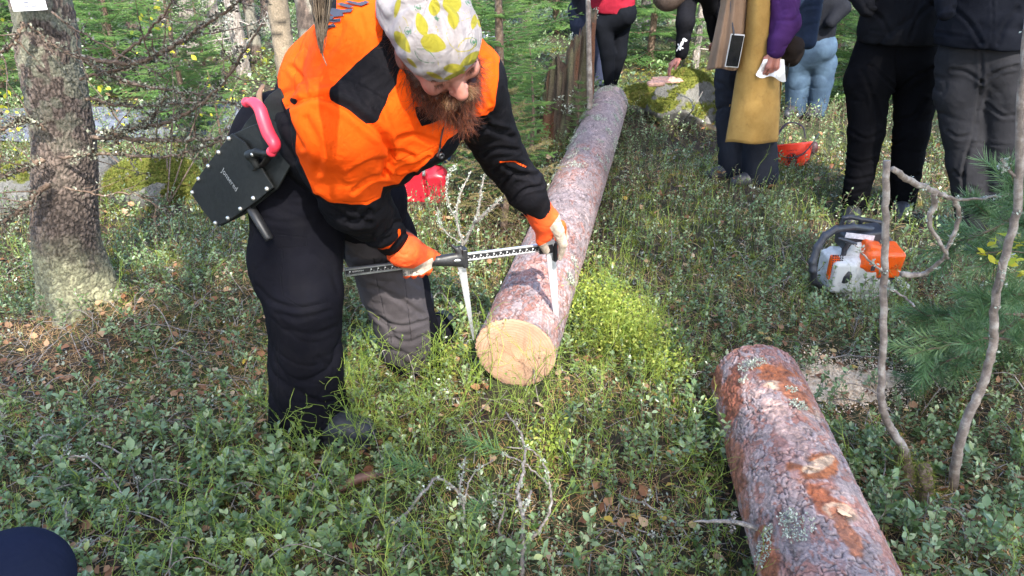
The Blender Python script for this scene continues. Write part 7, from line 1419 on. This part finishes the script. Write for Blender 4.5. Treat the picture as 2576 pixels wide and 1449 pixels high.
# lichen covered little shrubs behind the log
tw = [([G(1150, 672), Py(1165, 620, 3.15), Py(1150, 560, 3.2), Py(1155, 500, 3.25), Py(1185, 430, 3.3)], [.007, .005, .003]), ([Py(1165, 620, 3.15), Py(1200, 540, 3.1), Py(1212, 470, 3.1), Py(1225, 420, 3.1)], [.008, .005, .003]), ([Py(1150, 560, 3.2), Py(1125, 500, 3.2), Py(1130, 440, 3.2), Py(1150, 415, 3.2)], [.004, .002]), ([Py(1195, 560, 3.1), Py(1240, 520, 3.05), Py(1260, 500, 3.05)], [.009, .007, .004]), ([Py(1165, 620, 3.15), Py(1110, 570, 3.2), Py(1100, 520, 3.2)], [.003, .002])]
twig_thing('lichen_shrub', tw, 'leafless pale shrub crusted with grey lichen between the red can and the log', 'shrub', M_TWIG, 2.)
tw = [([G(1700, 315), Py(1740, 280, 5.35), Py(1735, 250, 5.4), Py(1700, 235, 5.45)], [.006, .004, .002]), ([Py(1740, 280, 5.35), Py(1768, 230, 5.4)], [.004, .002]), ([G(1705, 180), Py(1722, 150, 5.9), Py(1730, 90, 5.9), Py(1745, 30, 5.9)], [.008, .006, .003])]
twig_thing('grey_twigs', tw, 'bare grey twigs in front of the boulder', 'twig', M_TWIG, .8)
# --- young pine at the right
def pine_shoot(n=44, nl=.055):
    V = []; F = []
    for k in range(n):
        t = k/n; a = k*2.4+RNG.normal(0, .2); d = nrm([.75+.5*t+RNG.normal(0, .1), math.cos(a), math.sin(a)]); c = np.array([t*.11, 0, 0]); l = nl*RNG.uniform(.8, 1.1)
        for e in (-.08, .08):
            dd = nrm(d+e*np.array([0, -math.sin(a), math.cos(a)])); s = nrm(np.cross(dd, RNG.normal(0, 1, 3)))*.0011; i = len(V); V += [c-s, c+s, c+dd*l*.6+s*.8+[0, 0, -.001], c+dd*l*.6-s*.8+[0, 0, -.001], c+dd*l-[0, 0, .004]]; F.append((i, i+1, i+2, i+3)); F.append((i+3, i+2, i+4, i+4))
    F = np.array(F); d = F[:, 2] == F[:, 3]; return np.array(V), [F[~d], F[d][:, :3]]
yp = empty('young_pine', tuple(G(2600, 1010)), 'young pine with long bluish needles spreading in from the right edge', 'pine'); PVs, PFs = pine_shoot(); crown = MB(); stem = MB(); base_ = G(2620, 1020)
BRp = [((2600, 560), (2480, 585), (2405, 620)), ((2600, 590), (2540, 560), (2470, 540)), ((2620, 800), (2500, 790), (2400, 790), (2340, 800)), ((2620, 860), (2500, 850), (2420, 860), (2330, 880)), ((2620, 960), (2520, 920), (2430, 940), (2350, 920)), ((2620, 960), (2560, 980), (2500, 1000)), ((2620, 760), (2560, 740), (2500, 760)), ((2640, 640), (2580, 620), (2520, 640)), ((2620, 880), (2560, 830), (2470, 810)), ((2620, 1000), (2540, 960), (2450, 985)), ((2620, 600), (2570, 540), (2550, 470)), ((2500, 850), (2400, 900), (2330, 940))]
for k, br in enumerate(BRp):
    yy = 2.35+.25*math.sin(k*1.7); pts = [Py(u, v, yy+(.0 if i else .1)) for i, (u, v) in enumerate(br)]; pts = [base_+[0, 0, .15+.04*k]]+pts; p = add_tube(stem, pts, [.009, .006, .004, .0022], 5, 24, None, .002)
    for i in range(9, 24, 2):
        d = nrm(p[min(i+1, 23)]-p[i-1]); 
        for q in range(2 if i < 22 else 3):
            X = nrm(d*.8+RNG.normal(0, .45, 3)+np.array([0, 0, .15])); Yv = nrm(np.cross(X, RNG.normal(0, 1, 3))); addinst(crown, PVs, PFs, np.stack([X, Yv, np.cross(X, Yv)])[None]*RNG.uniform(.8, 1.15), p[i][None], np.array([RNG.random()])); 
            if q: V_, F_ = tube(np.array([p[i], p[i]+X*.1]), .0018, 4, False); stem.add(V_, F_)
crown.build('crown', M_PINE, yp)['kind'] = 'stuff'; stem.build('trunk', M_TWIGB, yp)
ro = empty('rowan_sprig', tuple(Py(2520, 640, 2.1)), 'yellowing leaflets of a rowan sprig among the pine needles at the right edge', 'leaves'); mb = MB(); Ls = []
for (u, v) in ((2490, 640), (2540, 640), (2560, 650), (2565, 615), (2545, 600), (2530, 660), (2570, 680), (2500, 615)):
    for _ in range(4): Ls.append(Py(u+RNG.normal(0, 8), v+RNG.normal(0, 7), 2.1+RNG.normal(0, .03)))
Ls = np.array(Ls); addinst(mb, LV, LF, tilt_random(len(Ls), .5)*RNG.uniform(.028, .042, len(Ls))[:, None, None], Ls); mb.build('leaflets', M_BIRCHLEAF, ro)['kind'] = 'stuff'; mb = MB(); add_tube(mb, [Py(2600, 640, 2.1), Py(2540, 632, 2.1), Py(2455, 640, 2.1)], [.002, .001], 4, 12); mb.build('stalk', M_TWIGB, ro)
# fresh pine tuft broken off in the grass
pt_ = empty('pine_tuft', tuple(G(1230, 1150)), 'fresh pine needle tuft lying at the foot of the forked dead stem', 'pine twig'); mb = MB()
for (u, v, dx, dy) in ((1262, 1140, -1, .2), (1090, 1185, -1, -.1), (1240, 1260, -.3, -.6)):
    X = nrm(np.array([dx, dy, .35])); Yv = nrm(np.cross(X, [0, 0, 1])); addinst(mb, PVs, PFs, np.stack([X, Yv, np.cross(X, Yv)])[None]*1.15, G(u, v, .09)[None], np.array([.5]))
mb.build('needles', M_PINE, pt_)
# withered twig hanging in front of the back
dt = empty('hanging_dead_twig', tuple(Pd(805, -60, 1.28)), 'shaggy withered twig hanging down in front of the orange back', 'twig'); mb = MB()
for k in range(150):
    u0 = RNG.uniform(778, 838); f = RNG.uniform(.3, 1.05)**.7; p0 = Pd(u0, -90, 1.25+RNG.normal(0, .02)); tip = Pd(808+(u0-808)*(1-f)*.8+RNG.normal(0, 2), 132*f, 1.25+RNG.normal(0, .008)); mid_ = (p0+tip)/2+(p0-Pd(808, -90, 1.25))*.25; add_tube(mb, [p0, mid_, tip], [.0016, .0016, .0004], 3, 8, None, .001)
add_tube(mb, [Pd(806, -90, 1.26), Pd(806, 60, 1.25), Pd(810, 130, 1.25), Pd(822, 165, 1.25)], [.006, .004, .0014, .0006], 5, 14); add_tube(mb, [Pd(806, -90, 1.26), Pd(760, -330, 1.3)], [.006, .009], 5, 6)
mb.build('fibres', twigmat('withered_brown', (.045, .032, .022), (.12, .085, .055), (.20, .15, .10)), dt)
# ================================================================ UNSEEN TREES ADDED BEHIND THE VIEWER: crowns cut open to dapple the light
SD = np.array(SUN_DIR)
LIT = []   # (point, radius) kept in the sun
def lit(P, r): LIT.append((np.asarray(P, float), r))
for (u, v, yy, r) in ((760, 120, 1.85, .16), (860, 60, 1.8, .16), (850, 200, 1.75, .2), (950, 60, 1.75, .18), (880, 380, 1.75, .2), (800, 330, 1.75, .15), (1030, 380, 1.9, .16), (1090, 60, 1.5, .17), (1180, 60, 1.55, .12), (1220, 220, 1.95, .13), (1260, 360, 2.05, .12), (1340, 480, 2.15, .12), (1380, 570, 2.2, .14), (1040, 650, 2.2, .15), (1120, 650, 2.2, .1), (1200, 640, 2.2, .1), (1300, 625, 2.2, .1), (1000, 700, 2.35, .14), (1030, 820, 2.4, .14), (950, 560, 2.3, .1), (700, 200, 2.0, .12), (640, 300, 2., .10), (1180, 700, 2.25, .08), (1385, 680, 2.3, .08)): lit(Py(u, v, yy), r)
for (u, v, h, r) in ((1350, 700, .28, .16), (1390, 600, .28, .16), (1330, 790, .28, .13), (1430, 500, .28, .13), (1470, 860, .05, .08), (1540, 800, .05, .12), (1600, 880, .05, .12), (1640, 930, .03, .09), (1560, 900, .05, .10), (1700, 1010, .02, .05), (1110, 590, .03, .25), (1190, 660, .03, .2), (1080, 560, .03, .2), (1250, 700, .03, .12), (1990, 1070, .3, .022), (2030, 1130, .3, .028), (2060, 1180, .3, .030), (2100, 1230, .3, .024), (2120, 1290, .3, .02), (1960, 1020, .3, .018), (1360, 1180, .1, .05), (1350, 1230, .1, .04), (1110, 940, .05, .06), (1080, 975, .05, .04), (1290, 880, .1, .15), (400, 440, .25, .3), (300, 640, .05, .10), (450, 620, .05, .12), (150, 620, .05, .14), (560, 700, .03, .07), (1480, 760, .1, .08), (1600, 640, .05, .12), (1500, 980, .05, .05), (200, 700, .3, .10), (160, 420, .9, .12), (100, 820, .05, .06), (2560, 1350, .05, .05), (600, 200, .4, .6), (420, 250, .4, .5), (1660, 560, .02, .1), (2020, 560, .02, .1), (1420, 420, .28, .1), (520, 380, .1, .3)): lit(G(u, v, h), r)
LP = np.array([p for p, r in LIT]); LR = np.array([r for p, r in LIT])
def blocks(C, pad):
    o = np.zeros(len(C), bool)
    for p, r in zip(LP, LR):
        d = C-p; t = d@SD; q = np.linalg.norm(d-t[:, None]*SD, axis=1); o |= (t > 0) & (q < r+pad)
    return o
def shade_tree(x, y, Hh, z0, rad, nb, seed, label, name='unseen_shade_pine', leafs=15):
    rs = np.random.default_rng(seed); g = float(gh(x, y)); root = empty(name, (x, y, g), label, 'tree', 'added shade trees behind the viewer'); tr = MB(); cr = MB()
    add_tube(tr, [(x, y, g-.2), (x+rs.normal(0, .1), y, g+Hh*.5), (x, y, g+Hh)], [.17, .13, .04], 12, 30); PC = []; 
    for k in range(nb):
        t = rs.random()**.9; z = g+z0+(Hh-z0)*t; a = rs.uniform(0, 6.28); L_ = rad*(1-.65*t)*rs.uniform(.5, 1.1); d = np.array([math.cos(a), math.sin(a), rs.uniform(-.15, .35)]); q = np.array([x, y, z]); e = q+d*L_
        if name != 'unseen_shade_pine' or True: add_tube(tr, [q, (q+e)/2+[0, 0, -.05], e], [.03, .018, .006], 4, 6)
        for m in range(9): PC.append(q+d*L_*rs.uniform(.25, 1.05)+rs.normal(0, .16, 3))
    PC = np.array(PC); PC = PC[~blocks(PC, .12)]
    n = len(PC)*leafs; C = np.repeat(PC, leafs, 0)+rs.normal(0, .13, (n, 3)); C = C[~blocks(C, .05)]; n = len(C); M = tilt_random(n, 1.2)*rs.uniform(.09, .17, n)[:, None, None]*np.array([1, .45, 1])[None, :, None]
    addinst(cr, DV, DF, M, C); cr.build('crown', M_SPRUCE, root)['kind'] = 'stuff'; tr.build('trunk', M_TWIGB, root)
for k, (x, y, Hh, z0, rad, nb) in enumerate(((-2.6, -3.0, 8.5, 2.6, 2.0, 110), (2.9, -2.6, 9, 2.4, 2.0, 120), (.7, -4.6, 10, 3.6, 2.3, 150), (-4.8, -1.0, 8, 2.4, 2.0, 90), (5.2, .6, 8, 2.4, 2.0, 90), (-1.2, -7.6, 11, 5.5, 2.6, 120), (3.6, -7.0, 12, 5.5, 2.6, 130), (7.2, -2.2, 10, 3, 2.4, 90))):
    shade_tree(x, y, Hh, z0, rad, nb, 500+k, 'unseen conifer added behind the viewer, its crown cut open to dapple the light')
# a spruce spray above the man that casts its needle shadow on his back
sp_ = empty('spruce_spray', tuple(Py(790, 230, 1.8)+SD*.75), 'spruce branch hanging just above the frame over the mans back', 'branch'); TVn, TFn = twig_proto(70, 1, .13, .010); cr = MB(); st = MB(); org = Py(790, 230, 1.8)+SD*.8
for (u0, v0, u1, v1) in ((700, 230, 900, 290), (690, 160, 860, 240), (760, 150, 900, 260), (700, 290, 960, 330)):
    a = Py(u0, v0, 1.8)+SD*.8; b = Py(u1, v1, 1.75)+SD*.8; p = add_tube(st, [a, (a+b)/2+[0, 0, .01], b], [.004, .003, .0015], 5, 12); d = nrm(b-a)
    for i in range(1, 12, 1):
        for s in (1, -1):
            sdv = nrm(np.cross(d, SD)); X = nrm(d*.8+s*sdv*.8); L_ = .09*(1-.04*i); Yv = nrm(np.cross(SD, X)); addinst(cr, TVn*np.array([1, .19, .19]), TFn, np.stack([X*L_, Yv*.55, np.cross(X, Yv)*.4])[None], p[i][None])
cr.build('needles', M_SPRUCE, sp_); st.build('stem', M_TWIGB, sp_)
